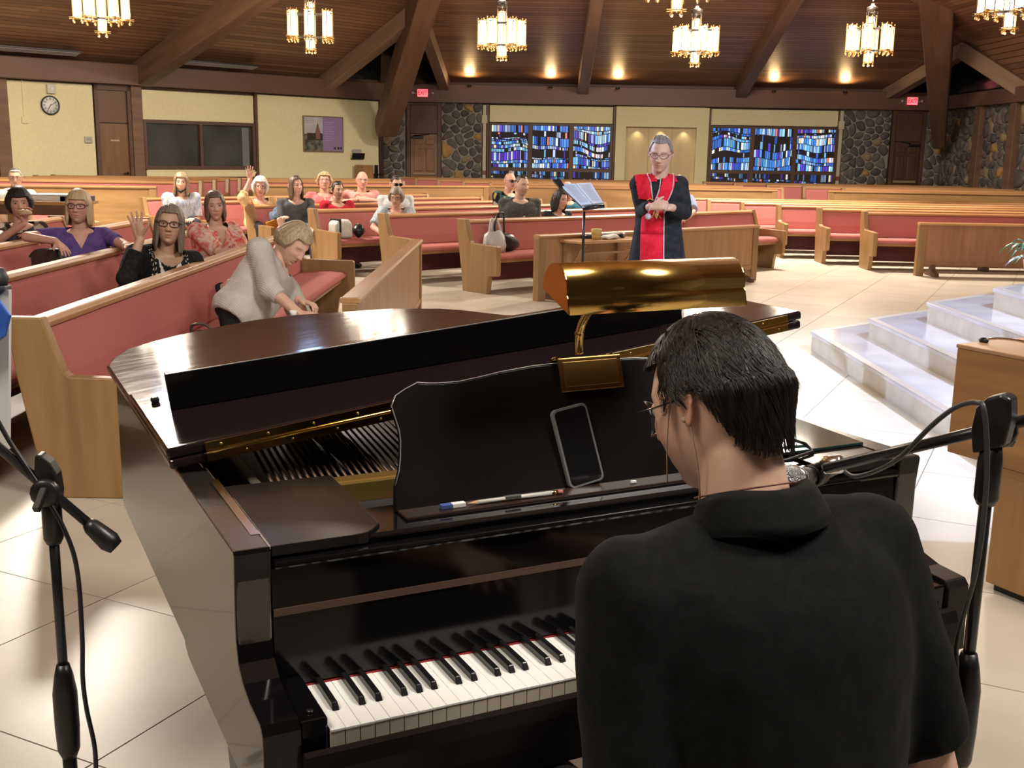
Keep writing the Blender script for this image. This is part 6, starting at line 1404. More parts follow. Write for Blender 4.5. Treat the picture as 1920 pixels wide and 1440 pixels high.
mk('robe_skirt', pr_['sh'](np.array([tuple(v) for v in sk.v])), sk.f, ROBE, pr_['root'])
Vr = np.concatenate([pr_['shirt'][0], np.array([tuple(v) for v in sk.v])]); Fr = list(pr_['shirt'][1]) + [tuple(i+len(pr_['shirt'][0]) for i in f_) for f_ in sk.f]
RED = fabric('red_stole_cloth', (.55, .010, .028), (.62, .018, .038), 16); SIL = mat('silver_trim', (.50, .42, .40), .5)
def sp(px, py): # pixel on the robe -> (x, z) in his torso frame
    q = at(px, py, 7.95) - N; return (q.dot(lf), q.dot(up))
left = [(1225, 309), (1217, 322), (1214, 336), (1216, 352), (1219, 374)]; right = [(1258, 308), (1267, 322), (1264, 340), (1257, 358), (1246, 378)]
lp_ = [sp(*q) for q in left]; rp_ = [sp(*q) for q in right]
band1 = strip(lp_, [.07, .085, .090, .092, .088]); band2 = strip(rp_, [.07, .090, .098, .100, .095])
low = strip([sp(1234, 378), sp(1232, 400), sp(1229, 440), sp(1226, 498), sp(1222, 560)], [.150, .155, .160, .165, .17])
decal(pr_, 'stole', low, RED, .010, (Vr, Fr), .003); patch(pr_, 'stole', band1 + band2 + [[(-.112, -.05), (-.09, .05), (-.03, .05), (-.040, -.05)], [(.118, -.05), (.10, .05), (.03, .05), (.040, -.05)]], RED, .007, (Vr, Fr), -.6)
def edge(pts, w, off_): return strip([(x + off_*ww/2, z) for (x, z), ww in zip(pts, w)], .008)
o = decal(pr_, 'stole_trim', edge(lp_[1:], [.085, .09, .092, .088], 1) + edge(rp_[1:], [.09, .098, .1, .095], 1) + edge(rp_[1:], [.09, .098, .1, .095], -1) + edge([sp(1234, 378), sp(1232, 400), sp(1229, 440), sp(1226, 498), sp(1222, 560)], [.150, .155, .160, .165, .17], 1), SIL, .0135, (Vr, Fr), .001)
GOLDE = mat('gold_embroidery', (.62, .36, .08), .45, .3)
def L_(*pp): return [sp(*q) for q in pp]
emb = strip(L_((1229, 392), (1233, 398), (1228, 409)), .010) + strip(L_((1241, 393), (1240, 402), (1246, 410)), .010) + [L_((1237, 397), (1241, 404), (1237, 412), (1233, 404))] + strip(L_((1226, 398), (1230, 402)), .012) + strip(L_((1220, 376), (1226, 372), (1232, 376)), .009) + strip(L_((1240, 374), (1246, 377), (1252, 374)), .009)
o = decal(pr_, 'gold_embroidery', emb, GOLDE, .0145, (Vr, Fr), .001); o['kind'] = 'stuff'
co = MB(); ring = [2*PI*q/24 for q in range(24)]; co.add([N + lf*rr*math.cos(a_) + bk*(rr*math.sin(a_) + .005) + up*hh for rr, hh in ((.066, -.035), (.062, .018), (.058, .018)) for a_ in ring], [(i*24+k, i*24+(k+1) % 24, (i+1)*24+(k+1) % 24, (i+1)*24+k) for i in (0, 1) for k in range(24)], 0, True)
mk('collar', pr_['sh'](np.array([tuple(v) for v in co.v])), co.f, mat('black_cloth', (.012, .012, .013), .9), pr_['root'])
fb = MB(); fo_ = at(1215, 406, 7.80); fb.lathe([(.0, -.003), (.022, -.003), (.022, .003), (.0, .003)], 18, mtx=Matrix.Translation(fo_) @ Matrix.Rotation(PI/2, 4, 'X')); fb.tube([fo_ + Vector((0, 0, .02)), fo_ + Vector((.012, .0, .07))], .003, 6)
mk('lanyard_tag', pr_['sh'](np.array([tuple(v) for v in fb.v])), fb.f, mat('pale_disc', (.36, .30, .33), .4), pr_['root'])
# ================================================================== PIANIST
H = at(1343, 756, 1.43)
KNIT = fabric('black_fine_knit', (.0040, .0043, .0044), (.0062, .0065, .0066), 60)
n, l = nt(KNIT); t_ = n.new('ShaderNodeTexNoise'); t_.inputs['Scale'].default_value = 900; tc = n.new('ShaderNodeTexCoord'); l.new(tc.outputs['Object'], t_.inputs['Vector']); bp = n.new('ShaderNodeBump'); bp.inputs['Strength'].default_value = .4; bp.inputs['Distance'].default_value = .0008; l.new(t_.outputs['Fac'], bp.inputs['Height']); l.new(bp.outputs[0], n['Principled BSDF'].inputs['Normal'])
n['Principled BSDF'].inputs['Sheen Weight'].default_value = .06; n['Principled BSDF'].inputs['Sheen Roughness'].default_value = .4; n['Principled BSDF'].inputs['Sheen Tint'].default_value = (.35, .4, .42, 1)
pw = lambda x, y, z: PM @ Vector((x, y, z))
PK = skin_mat('skin_pianist', (.68, .43, .32))
pia = person('pianist seen from behind in a black knit top with dark hair and glasses', H, hy=223, hp=22, hr=-4, by=204, s=1.09, hs=.955, skin=PK, head=dict(w=1.0, jaw=.9, stubble=.35, brow=(.08, .06, .05)), hair=dict(zf=.070, zs=-.012, zb=-.085, phf=77, notch=.060, taper=1.3, t=.010, vol=.006, freq=17, amp=.0022, ncol=180, nrow=60), hairm=hair_mat('hair_pianist', (.006, .0045, .0042), (.020, .0145, .0125), .42), topm=KNIT, sleeve=(.86, 1.08), rh=pw(.80, -.02, .79), lh=pw(.62, -.02, .79), rpole=(.38, -.25, -1), lpole=(-.34, -.25, -1),
             rhand=dict(f=pw(0, 1, 0)-pw(0, 0, 0), p=(0, 0, -1), curl=.28, th=(-.9, -.4, 0)), lhand=dict(f=pw(0, 1, 0)-pw(0, 0, 0), p=(0, 0, -1), curl=.28, th=(.9, .4, 0)), glasses=dict(m=mat('gunmetal_frames', (.10, .085, .07), .22, .9), r=.0017, w=.029, h=.025, z=.0, sq=.9), pelvis=pw(.475, -.44, .545), nshift=(.004, -.01, .014), blend=.0042, relb=at(1742, 1450, 1.40), lelb=at(1192, 1470, 1.22), vox=.0075, neck_d=-.03, tsm=26, girth=1.02, shw=1.0, sleeve_r=1.16, wr=.005, pants=fabric('black_trousers', (.01, .01, .011), (.016, .016, .017), 20), topt=.99, neckoff=(0, .03, -.16))
N, up, lf, bk = pia['N'], pia['up'], pia['lf'], pia['bk']
col = MB(); ring = [2*PI*q/40 for q in range(40)]
prof = ((.066, .020, .0), (.070, .030, .004), (.077, .022, .010), (.090, -.008, .014), (.096, -.020, .014), (.090, -.024, .010), (.066, .0, .0))
col.add([N + lf*rr*math.cos(a_)*1.02 + bk*(rr*math.sin(a_)*.95 + sh_) + up*(hh + .016*math.sin(a_) + .004*math.sin(3*a_)) for rr, hh, sh_ in prof for a_ in ring], [(i*40+k, i*40+(k+1) % 40, (i+1)*40+(k+1) % 40, (i+1)*40+k) for i in range(len(prof)-1) for k in range(40)], 0, True)
mk('collar', pia['sh'](np.array([tuple(v) for v in col.v])), col.f, KNIT, pia['root'])
na = N - up*.05*1.09; nb = pia['hw']((0, .022, -.070)); nd = (nb-na).normalized(); nc_ = na + (nb-na)*.60; nx = nd.cross(Vector((0, 0, 1))).normalized() if abs(nd.z) < .99 else lf; nx = (lf - nd*lf.dot(nd)).normalized(); ny = nd.cross(nx)
nk = MB(); nk.tube([nc_ + nx*.0655*math.cos(a_) + ny*.0655*math.sin(a_) + nd*.006*math.sin(a_) for a_ in ring + [0]], .0014, 6, cap=False); mk('necklace', pia['sh'](np.array([tuple(v) for v in nk.v])), nk.f, mat('cord_brown', (.16, .06, .05), .5), pia['root'])
ec = MB()
for P_ in ([(.0815, -.004, .022), (.0815, -.016, .0), (.078, -.035, -.04), (.066, -.055, -.075), (.055, -.070, -.095)], [(.079, .012, -.018), (.078, .010, -.06), (.070, .0, -.10), (.062, -.02, -.145), (.055, -.03, -.17)]):
    ec.tube(smooth_path(P_, 6), .0010, 6)
ec.ball((.0800, .004, -.018), (.004, .0045, .0045), 8, 6)
mk('earset_cord', pia['sh'](np.array([tuple(v) for v in ec.v]) @ pia['Rh'].T + np.array(pia['H'])), ec.f, mat('earset_beige', (.42, .32, .22), .5), pia['root'])
hmz = MATS['hair_pianist'].node_tree.nodes['Principled BSDF']; hmz.inputs['Specular IOR Level'].default_value = .28
# loose hair strands over the cap (one object: nobody could count them)
rs = random.Random(21); SV, SF = [], []
def cap_pt(ph, z, t):
    R = .118+.011; rad = math.sqrt(max(.0004, 1-(z/R)**2))**.93 if z > 0 else 1 - min(.06, -z)*1.2 - 1.3*(-z)
    vv = .006*max(0, min(1, (1-abs(z)/.12-.2)/.8)); return Vector(((.0745+t+vv)*rad*math.sin(ph), -(.098+(t+vv)*.9)*rad*math.cos(ph) + (.006 if z < .02 else 0), z))
clump = [(rs.uniform(-PI, PI), rs.uniform(-.09, .13), rs.uniform(-.8, .8)) for _ in range(70)]
for i in range(9000):
    ph = rs.uniform(-PI, PI); z = .128 - .212*rs.random()**1.15; ap = abs(math.degrees(ph))
    zlow = .072 if ap < 80 else (-.012 - .073*max(0, min(1, (ap-80)/75)) + .055*math.exp(-((ap-100)/15)**2))
    if z < zlow + .012: continue
    best = min(clump, key=lambda c_: ((ph-c_[0])*max(.2, math.sqrt(max(0, 1-(z/.133)**2))))**2 + ((z-c_[1])*9)**2)
    turn = .25 + best[2]*.8 + rs.uniform(-.12, .12); Ls = rs.uniform(.028, .055); pts = []; lift = rs.uniform(.0, .0035) + (.004 if rs.random() < .06 else 0)
    p_, z_ = ph, z
    for k in range(5):
        pts.append(cap_pt(p_, z_, .0100 + .001 + lift*(k/4)**1.5 + .0015*math.sin(PI*k/4)))
        rad = max(.25, math.sqrt(max(.0, 1-(min(.13, abs(z_))/.133)**2)) if z_ > 0 else 1)
        st = Ls/4
        if z_ > .095 and ap < 120: p_ += st*2.0*turn/rad/.09*.5; z_ -= st*.55
        else: p_ += st*math.sin(turn)*.6/(.09*rad); z_ -= st*max(.25, rad)*.95
        if z_ < zlow - .004: z_ = zlow - .004
    wdt = rs.uniform(.0006, .0013); b0 = len(SV)
    for k, q in enumerate(pts):
        nrm = Vector((q.x, q.y, q.z*.7)).normalized(); tg = (pts[min(k+1, 4)]-pts[max(k-1, 0)]); sd = tg.cross(nrm)
        sd = sd.normalized() if sd.length > 1e-7 else Vector((1, 0, 0)); ww = wdt*(1-.75*k/4); SV += [q - sd*ww, q + nrm*ww*.7, q + sd*ww]
    for k in range(4):
        for e_ in (0, 1): SF.append((b0+k*3+e_, b0+k*3+e_+1, b0+k*3+e_+4, b0+k*3+e_+3))
o = mk('hair_strands', pia['sh'](np.array([tuple(v) for v in SV]) @ pia['Rh'].T + np.array(pia['H'])), SF, MATS['hair_pianist'], pia['root']); o['kind'] = 'stuff'

# ================================================================== RIGHT BOOM STAND with vocal microphone
bx, by_ = .655, 1.45
rt = boom_stand('right black boom microphone stand in front of the oak pulpit', (bx, by_, 0), 1.195, (0, 0), (.10, -.045, 1.262-.0), tuple(at(1548, 878, 1.64) - Vector((bx, by_, 0))), .80, (0, 0, 1), 1)
mic = thing('vocal_microphone', 'grey vocal microphone on the right boom, beside the neck of the pianist', 'microphone', tuple(at(1522, 892, 1.68)))
md_ = Vector((-.62, -.78, .10)).normalized(); q4 = md_.to_track_quat('Z', 'Y').to_matrix().to_4x4()
MB().lathe([(.010, -.075), (.0115, -.07), (.0125, -.03), (.0165, .03), (.0205, .052), (.0205, .056)], 20, mtx=q4).build('handle', mat('mic_grey', (.10, .10, .105), .38, .5), mic)
MESHM = mat('mic_mesh', (.30, .30, .31), .42, .8); n, l = nt(MESHM); vo = n.new('ShaderNodeTexVoronoi'); vo.inputs['Scale'].default_value = 420; tc = n.new('ShaderNodeTexCoord'); l.new(tc.outputs['Object'], vo.inputs['Vector']); bp = n.new('ShaderNodeBump'); bp.inputs['Strength'].default_value = 1; bp.inputs['Distance'].default_value = .002; l.new(vo.outputs['Distance'], bp.inputs['Height']); l.new(bp.outputs[0], n['Principled BSDF'].inputs['Normal'])
MB().lathe([(.0205, .056), (.0245, .066), (.0255, .078), (.0235, .092), (.017, .103), (.008, .108), (.0, .109)], 24, mtx=q4).build('grille', MESHM, mic); MB().lathe([(.0235, .069), (.0262, .0715), (.0262, .0765), (.0235, .079)], 24, mtx=q4).build('grille_ring', CHROME, mic)
MB().lathe([(.0085, -.118), (.010, -.112), (.010, -.078), (.0085, -.075)], 14, mtx=q4).build('connector', mat('connector_grey', (.20, .20, .21), .4, .6), mic)
hl = thing('microphone_clip', 'black clip joining the vocal microphone to the right boom', 'clip', tuple(mic.location))
cl = MB(); cl.lathe([(.0135, -.03), (.0185, -.03), (.0185, .01), (.0135, .01), (.0135, -.03)], 16, mtx=q4); cl.tube([(.004, -.002, .012), (.012, -.012, .022), (.020, -.022, .030)], .007, 8); cl.build('clip_body', BLACK, hl)
cl = MB().lathe([(.013, -.012), (.015, -.010), (.015, .014), (.012, .018)], 14, mtx=Matrix.Translation((.022, -.026, .026)) @ Vector((.80, -.55, .28)).to_track_quat('Z', 'Y').to_matrix().to_4x4()); cl.build('swivel', CHROME, hl)
mc = thing('vocal_microphone_cable', 'grey black cable running from the vocal microphone along the right boom', 'cable')
P_ = [(.568, 1.56, 1.107), (.60, 1.545, 1.118), (.64, 1.49, 1.145), (.665, 1.44, 1.185), (.645, 1.46, 1.225), (.625, 1.49, 1.21)]
P_ = [tuple(mic.location + md_*-.118), at(1600, 893, 1.72), at(1645, 882, 1.60), at(1690, 855, 1.52), at(1745, 800, 1.48), at(1790, 765, 1.45), at(1830, 755, 1.42), at(1846, 775, 1.40), at(1850, 900, 1.41), at(1832, 1060, 1.41), at(1795, 1200, 1.44), at(1790, 1300, 1.44), (.62, 1.42, .55), (.66, 1.40, .25), (.75, 1.35, .012), (.95, 1.5, .006)]
MB().tube(smooth_path([tuple(q) for q in P_], 8), .0036, 8).build('cable', mat('cable_grey', (.055, .055, .058), .45), mc)

# ================================================================== MUSIC STAND with open book (middle distance)
y_ = 9.0
q = at(1094, 440, y_)
ms = thing('music_stand', 'black music stand holding an open book before the long oak screen', 'stand', (q.x, y_, 0)); q0 = Vector((q.x, y_, 0))
zt = at(1095, 396, y_).z
MB().tube([(0, 0, .62), (0, 0, zt)], .012, 10).build('upper_pole', BLACKM, ms); MB().tube([(0, 0, .05), (0, 0, .66)], .017, 10).lathe([(.018, .60), (.030, .615), (.030, .665), (.016, .69)], 12).build('lower_pole', BLACKM, ms)
for k in range(3): a_ = .4+2*PI*k/3; MB().tube([(0, 0, .12), (.28*math.cos(a_), .28*math.sin(a_), .015)], .012, 8).build('leg', BLACKM, ms)
cA, cB, cC, cD = [at(*p, yy) - q0 for p, yy in (((1047, 348), 9.25), ((1108, 345), 9.25), ((1133, 386), 8.9), ((1092, 391), 8.9))]
def quad_slab(name, P4, th, m, parent, off=0.0):
    n_ = (P4[1]-P4[0]).cross(P4[3]-P4[0]).normalized(); n_ = n_ if n_.z > 0 else -n_
    mb = MB(); vs = [p + n_*off for p in P4] + [p + n_*(off+th) for p in P4]
    mb.add(vs, [(0, 1, 2, 3), (7, 6, 5, 4), (0, 4, 5, 1), (1, 5, 6, 2), (2, 6, 7, 3), (3, 7, 4, 0)]); me_fix.append(mb); return mb.build(name, m, parent)
me_fix = []
quad_slab('desk', [cA, cB, cC, cD], .008, BLACKM, ms, 0)
lipv = (cC - cD); MB().tube([cD + Vector((0, -.01, .0)), cC + Vector((0, -.01, .0))], .018, 8).build('lip', BLACKM, ms)
bk_ = thing('open_book', 'open book with pale blue pages on the music stand', 'book', q0)
def lerp4(u, v): return (cA*(1-u)+cB*u)*(1-v) + (cD*(1-u)+cC*u)*v
quad_slab('left_page', [lerp4(.02, .04), lerp4(.48, .04), lerp4(.48, .95), lerp4(.02, .95)], .012, mat('page_blue', (.52, .60, .68), .6), bk_, .010); quad_slab('right_page', [lerp4(.52, .04), lerp4(.98, .04), lerp4(.98, .95), lerp4(.52, .95)], .012, mat('page_white', (.62, .64, .68), .6), bk_, .010)
quad_slab('gutter', [lerp4(.48, .04), lerp4(.52, .04), lerp4(.52, .95), lerp4(.48, .95)], .006, mat('page_grey', (.34, .38, .44), .6), bk_, .010)
tx = MB()
for side in (0, 1):
    for k in range(14):
        u0 = .07 + .5*side; P4 = [lerp4(u0, .12+.055*k), lerp4(u0+.36*(.75+.25*random.random()), .12+.055*k), lerp4(u0+.36, .135+.055*k), lerp4(u0, .135+.055*k)]
        n_ = (cB-cA).cross(cD-cA).normalized(); n_ = n_ if n_.z > 0 else -n_; tx.add([p + n_*.0235 for p in P4], [(0, 1, 2, 3)])
o = tx.build('page_print', mat('page_text', (.36, .40, .46), .7), bk_); o['kind'] = 'stuff'
bc = thing('binder', 'dark binder edge sticking up behind the open book', 'binder', q0); quad_slab('cover', [p + Vector((-.04, .02, .03)) for p in (cA + Vector((-.01, 0, .02)), cA*.80+cB*.20 + Vector((0, 0, .02)), (cA*.80+cB*.20)*.75+(cD*.80+cC*.20)*.25, cA*.75+cD*.25)], .02, BLACK, bc, -.02)

# ================================================================== THINGS ON THE LONG SCREEN AND PEWS
SM = Matrix.Translation((.247, 11.96, 0)) @ Matrix.Rotation(math.radians(40.9), 4, 'Z')
sf = thing('folding_shelf', 'small folding wooden shelf bracketed to the long oak screen', 'shelf'); sf.matrix_world = SM
MB().box(.28, 1.28, -.42, -.055, .635, .665).build('shelf_top', RAILM, sf, .006)
for x in (.36, 1.20):
    MB().box(x-.02, x+.02, -.075, -.045, .18, .635).build('upright', OAK, sf, .003); MB().tube([(x, -.07, .26), (x, -.38, .63)], .016, 6).build('bracket', OAK, sf)
MB().box(.36, 1.2, -.27, -.24, .50, .53).build('cross_bar', OAK, sf, .003)
def on_shelf(name, label, cat, x, y): t = thing(name, label, cat); t.matrix_world = SM @ Matrix.Translation((x, y, .665)); return t
t = on_shelf('paper_cup', 'small yellowish paper cup on the folding shelf', 'cup', .60, -.30); MB().lathe([(.045, 0), (.052, .10), (.046, .10), (.042, .01)], 16).build('cup', mat('cup_yellow', (.52, .38, .14), .6), t); MB().lathe([(.046, .055), (.056, .06), (.058, .115), (.054, .12)], 16).build('lid', mat('cup_lid', (.56, .43, .16), .6), t)
t = on_shelf('folded_napkin', 'crumpled white napkin beside the paper cup on the folding shelf', 'napkin', .80, -.30); m_b = MB(); m_b.ball((0, 0, .025), (.14, .07, .028), 16, 8); V = wrinkle(np.array(m_b.v), .02, 14); mk('cloth', V, m_b.f, WHITE, t)
t = on_shelf('handheld_microphone', 'black handheld microphone lying on the folding shelf', 'microphone', 1.0, -.22); MB().lathe([(.012, -.12), (.018, .06), (.027, .08), (.028, .12), (.012, .14)], 14, mtx=Matrix.Translation((0, 0, .028)) @ Matrix.Rotation(PI/2, 4, 'Y')).build('handle', BLACK, t); MB().lathe([(.0275, .08), (.029, .12), (.012, .142)], 14, mtx=Matrix.Translation((0, 0, .028)) @ Matrix.Rotation(PI/2, 4, 'Y')).build('grille', MESHM, t)
t = on_shelf('black_case', 'flat black case lying at the back of the folding shelf', 'case', .85, -.12); MB().box(-.26, .26, -.05, .05, 0, .045).build('case', BLACK, t, .012)
MM = lambda k: Matrix.Translation((-.60 - 1.03*k, 12.80 + .86*k, 0)) @ Matrix.Rotation(math.radians(41.5), 4, 'Z')
def bag(name, label, cat, M): t = thing(name, label, cat); t.matrix_world = M; return t
t = bag('plastic_bag', 'white plastic carrier bag standing on the front middle pew', 'bag', MM(0) @ Matrix.Translation((.21, -.32, .455)) @ Matrix.Diagonal((.82, .8, .9, 1)))
m_b = MB(); m_b.add([(x*f_, y*g_, z) for f_, g_, z in ((.17, .12, 0), (.19, .14, .10), (.16, .11, .22), (.12, .06, .28)) for x, y in [(math.cos(2*PI*q/16), math.sin(2*PI*q/16)) for q in range(16)]], [(i*16+k, i*16+(k+1) % 16, (i+1)*16+(k+1) % 16, (i+1)*16+k) for i in range(3) for k in range(16)] + [tuple(range(16))[::-1]], 0, True)
V = wrinkle(np.array(m_b.v), .035, 9); mk('bag', V, m_b.f, mat('plastic_white', (.55, .54, .53), .35), t)
for sx in (-1, 1): MB().tube(smooth_path([(sx*.11, -.02, .25), (sx*.085, 0, .36), (sx*.03, .0, .44), (sx*.02, .02, .40), (0, .0, .30)], 5), [.022]*1 + [.018]*20, 8) if False else MB().tube(smooth_path([(sx*.11, -.02, .24), (sx*.08, 0, .36), (sx*.035, .01, .43), (sx*.02, .02, .36), (sx*.02, .03, .26)], 5), .016, 8).build('bag_handle', mat('plastic_white', (.55, .54, .53), .35), t)
t = bag('handbag', 'black leather handbag with tall strap on the front middle pew', 'bag', MM(0) @ Matrix.Translation((.40, -.30, .458)) @ Matrix.Diagonal((.85, .9, .85, 1)))
m_b = MB(); m_b.ball((0, 0, .13), (.25, .13, .135), 20, 12); V = np.array(m_b.v); V[:, 2] = np.maximum(V[:, 2], .0); V[:, 0] *= 1 - .35*np.clip((V[:, 2]-.08)/.2, 0, 1); V[:, 0] -= .25*np.clip(V[:, 2]-.1, 0, 1); V = wrinkle(V, .02, 12); mk('bag', V, m_b.f, mat('black_leather', (.013, .012, .012), .32), t)
MB().tube(smooth_path([(-.20, -.02, .20), (-.22, -.02, .36), (-.16, -.01, .50), (-.05, 0, .52), (-.02, .02, .38), (.0, .03, .24)], 6), .014, 8).build('strap', mat('black_leather', (.013, .012, .012), .32), t)
t = bag('folded_cloth', 'white folded jacket with black strap over the arm of the third middle pew', 'jacket', MM(2) @ Matrix.Translation((.22, -.34, .46)) @ Matrix.Scale(.78, 4))
m_b = MB(); m_b.prism([(-.16, 0), (-.16, .24), (-.12, .30), (.10, .31), (.17, .26), (.18, 0)], 'y', -.13, .14); V = wrinkle(np.array(m_b.v), .02, 8); o = m_b.build('jacket', mix_noise(mat('white_cloth', (.60, .59, .55), .9), (.52, .51, .47), (.66, .65, .61), (1, 1, 1), 8), t, .05, 4); MB().box(-.10, -.065, -.145, .155, .0, .325).build('strap', BLACK, t, .01)
t = bag('shoulder_bag', 'small black bag beside the white folded jacket', 'bag', MM(2) @ Matrix.Translation((.50, -.34, .46)) @ Matrix.Diagonal((.62, .7, .72, 1))); m_b = MB(); m_b.ball((0, 0, .12), (.13, .12, .125), 16, 10); mk('bag', wrinkle(np.array(m_b.v), .02, 10), m_b.f, mat('black_leather', (.013, .012, .012), .32), t)
t = bag('hymn_book', 'brown hymn book lying on the seat of the third middle pew', 'book', MM(2) @ Matrix.Translation((1.05, -.34, .463))); MB().box(-.12, .12, -.08, .08, 0, .05).build('cover', OAK, t, .004); MB().box(-.115, .121, -.075, .081, .006, .044).build('pages', WHITE, t)
t = bag('denim_jacket', 'crumpled blue denim jacket on the fourth middle pew end', 'jacket', MM(3) @ Matrix.Translation((.34, -.28, .50))); m_b = MB(); m_b.ball((0, 0, .13), (.17, .14, .17), 18, 12); m_b.tube([(.05, -.05, .12), (.25, -.12, .05), (.42, -.10, .0)], [.09, .085, .07], 12); V = wrinkle(np.array(m_b.v), .045, 9); mk('denim', V, m_b.f, fabric('blue_denim', (.10, .14, .22), (.16, .21, .30), 30), t)
t = bag('orange_folder', 'bright orange folder stuck beside the denim jacket', 'folder', MM(3) @ Matrix.Translation((.20, -.36, .47))); MB().box(-.10, .16, -.012, .012, 0, .16, mtx=Matrix.Rotation(-.25, 4, 'Y')).build('folder', mat('orange_card', (.72, .30, .03), .6), t, .003)
# paper table at the left rear
q = at(90, 372, 13.1)
t = thing('side_table', 'small dark oak table carrying papers behind the purple shirted woman', 'table', (q.x, 13.1, 0)); ztab = at(90, 376, 13.1).z
MB().box(-.62, .50, -.25, .25, ztab-.04, ztab).build('table_top', OAK, t, .006); MB().box(-.56, .44, -.20, .20, ztab-.16, ztab-.04).build('apron', DKWOOD, t)
for x in (-.54, .42):
    for y in (-.19, .19): MB().box(x-.03, x+.03, y-.03, y+.03, 0, ztab-.04).build('leg', OAK, t, .004)
MB().box(-.5, .4, -.02, .02, .18, .22).build('stretcher', OAK, t)
for nm, lb, x0, x1, z, c_ in (('paper_stack', 'stack of white papers on the small dark oak table', -.26, .28, .06, WHITE), ('paper_sheet', 'loose pale sheets lying over the stack of papers', -.12, .34, .02, mat('sheet_blue', (.50, .54, .60), .7)), ('dark_box', 'flat dark box at the right end of the paper table', .22, .50, .06, mat('dark_box', (.05, .055, .065), .5))):
    t2 = thing(nm, lb, 'box' if 'box' in nm else 'paper', (q.x, 13.1, ztab + (.06 if nm == 'paper_sheet' else 0)))
    MB().box(x0, x1, -.20, .15, 0, z).build('sheets' if c_ is not None and 'box' not in nm else 'box', c_, t2, .004)
t = thing('pew', 'short pew at the far left behind the paper table', 'pew', group='left block pews'); bpy.data.objects.remove(t)
place(pew(2.2, label='short pew at the far left rear where the man in the white t-shirt sits'), -7.9, 14.6, 40)
# handbag by the front pew, behind the piano
q = at(392, 612, 5.9)
t = thing('open_handbag', 'dark open handbag on the front left pew beside the bending woman', 'bag', (q.x-.02, 5.95, .456)); t.scale = (.72, .72, .56); LB = mat('brown_black_leather', (.035, .025, .018), .35)
m_b = MB(); m_b.add([(x, y, z) for x0, x1, y0, y1, z in ((-.13, .13, -.09, .09, 0), (-.14, .14, -.10, .10, .16), (-.10, .12, -.085, .085, .24)) for x, y in ((x0, y0), (x1, y0), (x1, y1), (x0, y1))], [(3, 2, 1, 0)] + [(i*4+k, i*4+(k+1) % 4, (i+1)*4+(k+1) % 4, (i+1)*4+k) for i in range(2) for k in range(4)]); m_b.build('bag', LB, t, .012)
MB().tube(smooth_path([(-.10, -.09, .22), (-.09, -.10, .32), (.0, -.09, .33), (.08, -.08, .24)], 6), .012, 8).build('strap', LB, t); MB().box(-.02, .05, -.102, -.096, .17, .20).build('clasp', CHROME, t, .002)
t = thing('tablet_case', 'dark handbag on the second left pew beside the purple shirted woman', 'bag', at(90, 492, 8.2)); m_b = MB(); m_b.prism([(-.12, -.10), (-.13, .05), (-.08, .10), (.10, .11), (.15, .02), (.14, -.10)], 'y', -.05, .05); m_b.build('bag', LB, t, .02); MB().box(-.125, -.10, -.055, -.05, -.06, .04).build('buckle', CHROME, t)
# left picture edge: music stand with white board and blue folder
q = at(4, 690, 2.25)
t = thing('poster_stand', 'white board on a black stand cut by the left picture edge', 'stand', (q.x-.13, 2.25, 0)); zt, zb = at(20, 543, 2.25).z, at(4, 840, 2.25).z; xr = at(22, 545, 2.25).x - (q.x-.13)
MB().add([(-.30, -.012, zb), (xr-.028, -.012, zb), (xr, -.012, zt), (-.30, -.012, zt), (-.30, .0, zb), (xr-.028, 0, zb), (xr, 0, zt), (-.30, 0, zt)], [(3, 2, 1, 0), (4, 5, 6, 7), (0, 1, 5, 4), (1, 2, 6, 5), (2, 3, 7, 6), (3, 0, 4, 7)]).build('board', mat('board_white', (.66, .65, .63), .6), t)
MB().box(-.30, xr-.005, -.02, .012, zt, zt+.009).build('top_clip', mat('clip_grey', (.06, .065, .08), .4), t, .002); MB().lathe([(.03, 0), (.034, .012), (.026, .034), (.0, .036)], 16, mtx=Matrix.Translation((xr-.04, 0, zt+.009))).build('clip_knob', mat('clip_dark', (.03, .03, .035), .5), t)
MB().tube([(-.12, .02, 0), (-.12, .02, zt)], .012, 8).build('pole', BLACKM, t)
for k in range(3): a_ = .5+2*PI*k/3; MB().tube([(-.12, .02, .12), (-.12+.28*math.cos(a_), .02+.28*math.sin(a_), .012)], .010, 8).build('leg', BLACKM, t)
xb = at(18, 605, 2.2).x; q2 = at(0, 600, 2.2)
t = thing('blue_ribbon', 'bright blue satin ribbon hung over the white board at the left edge', 'ribbon', (q2.x, 2.215, 0))
za, zm, zc_ = at(0, 565, 2.2).z, at(16, 592, 2.2).z, at(0, 632, 2.2).z
m_b = MB(); m_b.prism([(-.14, za+.12), (0, za), (xb-q2.x, zm), (.004, zc_), (-.14, zc_-.10)], 'y', -.012, .0); m_b.build('ribbon', mix_noise(mat('ribbon_blue', (.04, .13, .52), .35), (.03, .10, .44), (.07, .20, .62), (6, 6, 1), 6, rough=.3), t, .003)
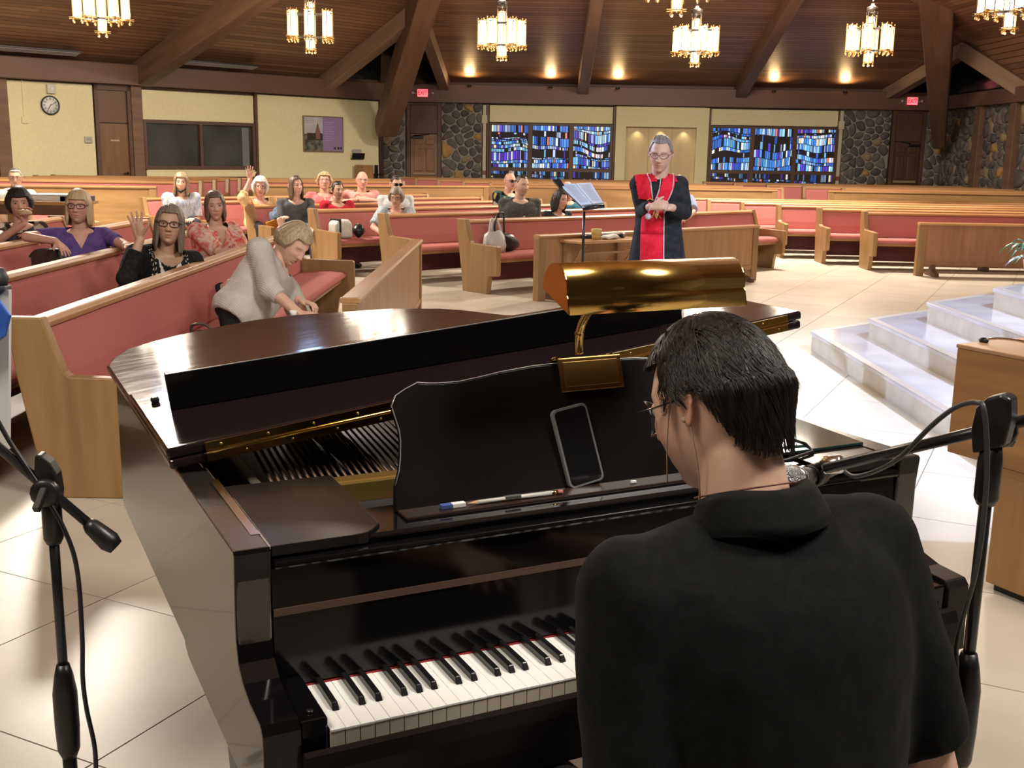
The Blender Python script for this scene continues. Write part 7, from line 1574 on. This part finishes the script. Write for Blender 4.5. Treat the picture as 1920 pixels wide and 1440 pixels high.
# plant on the dais at the right edge
t = thing('potted_plant', 'leafy green plant on the dais at the right picture edge', 'plant', (4.30, 9.05, .62))
MB().lathe([(.08, 0), (.11, .16), (.115, .17), (.10, .17), (.09, .15)], 18).build('pot', mat('pot_white', (.5, .48, .46), .5), t)
LEAF = mix_noise(mat('leaf_green', (.10, .20, .11), .4), (.07, .15, .08), (.16, .27, .15), (1, 1, 1), 20, rough=.4); LEAFB = mat('leaf_pale', (.30, .36, .40), .35)
rl_ = random.Random(5)
for k in range(22):
    an = rl_.uniform(0, 2*PI) if k > 6 else PI + rl_.uniform(-.7, .7); L_f = rl_.uniform(.16, .28); rise = rl_.uniform(.05, .22); m_b = MB(); vs = []
    for i in range(7):
        t_ = i/6; r_ = .03 + L_f*t_; z = .16 + rise*math.sin(t_*2.2) - .09*t_*t_; wv_ = .030*math.sin(PI*min(1, .08+t_*.95))**.8
        for sg in (-1, 0, 1): vs.append((r_*math.cos(an) - sg*wv_*math.sin(an), r_*math.sin(an) + sg*wv_*math.cos(an), z + (-.006 if sg == 0 else .004)))
    m_b.add(vs, [(i*3+e_, (i+1)*3+e_, (i+1)*3+e_+1, i*3+e_+1) for i in range(6) for e_ in (0, 1)], 0, True); o = m_b.build('leaf', LEAFB if k % 9 == 3 else LEAF, t); o.modifiers.new('s', 'SOLIDIFY').thickness = .002

# stage spotlights above the left pews, aimed at the altar (out of view; they mirror in the piano lid)
SPL = mat('spot_lens', (.7, .8, 1), .3, emit=(.42, .62, 1.0), estr=16.0)
for i, (loc, lb) in enumerate((((-3.95, 10.5, 3.36), 'left stage spotlight above the left pews, out of view'), ((-2.55, 11.0, 3.38), 'right stage spotlight above the left pews, out of view'))):
    t = thing('stage_spotlight', lb, 'spotlight'); dv = (Vector((1.2, 3.6, .6)) - Vector(loc)).normalized(); t.matrix_world = Matrix.Translation(loc) @ dv.to_track_quat('Z', 'Y').to_matrix().to_4x4()
    MB().lathe([(.06, -.30), (.13, -.26), (.14, .0), (.15, .06), (.135, .06), (.125, -.01)], 18).build('housing', BLACK, t); MB().lathe([(.0, -.004), (.125, -.004), (.125, .0), (.0, .004)], 18).build('lens', SPL, t)
    zt = ceil_z(loc[0], loc[1]) - loc[2]; o = MB().tube([(0, 0, .05), (0, 0, zt+.05)], .02, 8).build('drop_pole', BLACK, t); o.matrix_world = Matrix.Translation(loc)
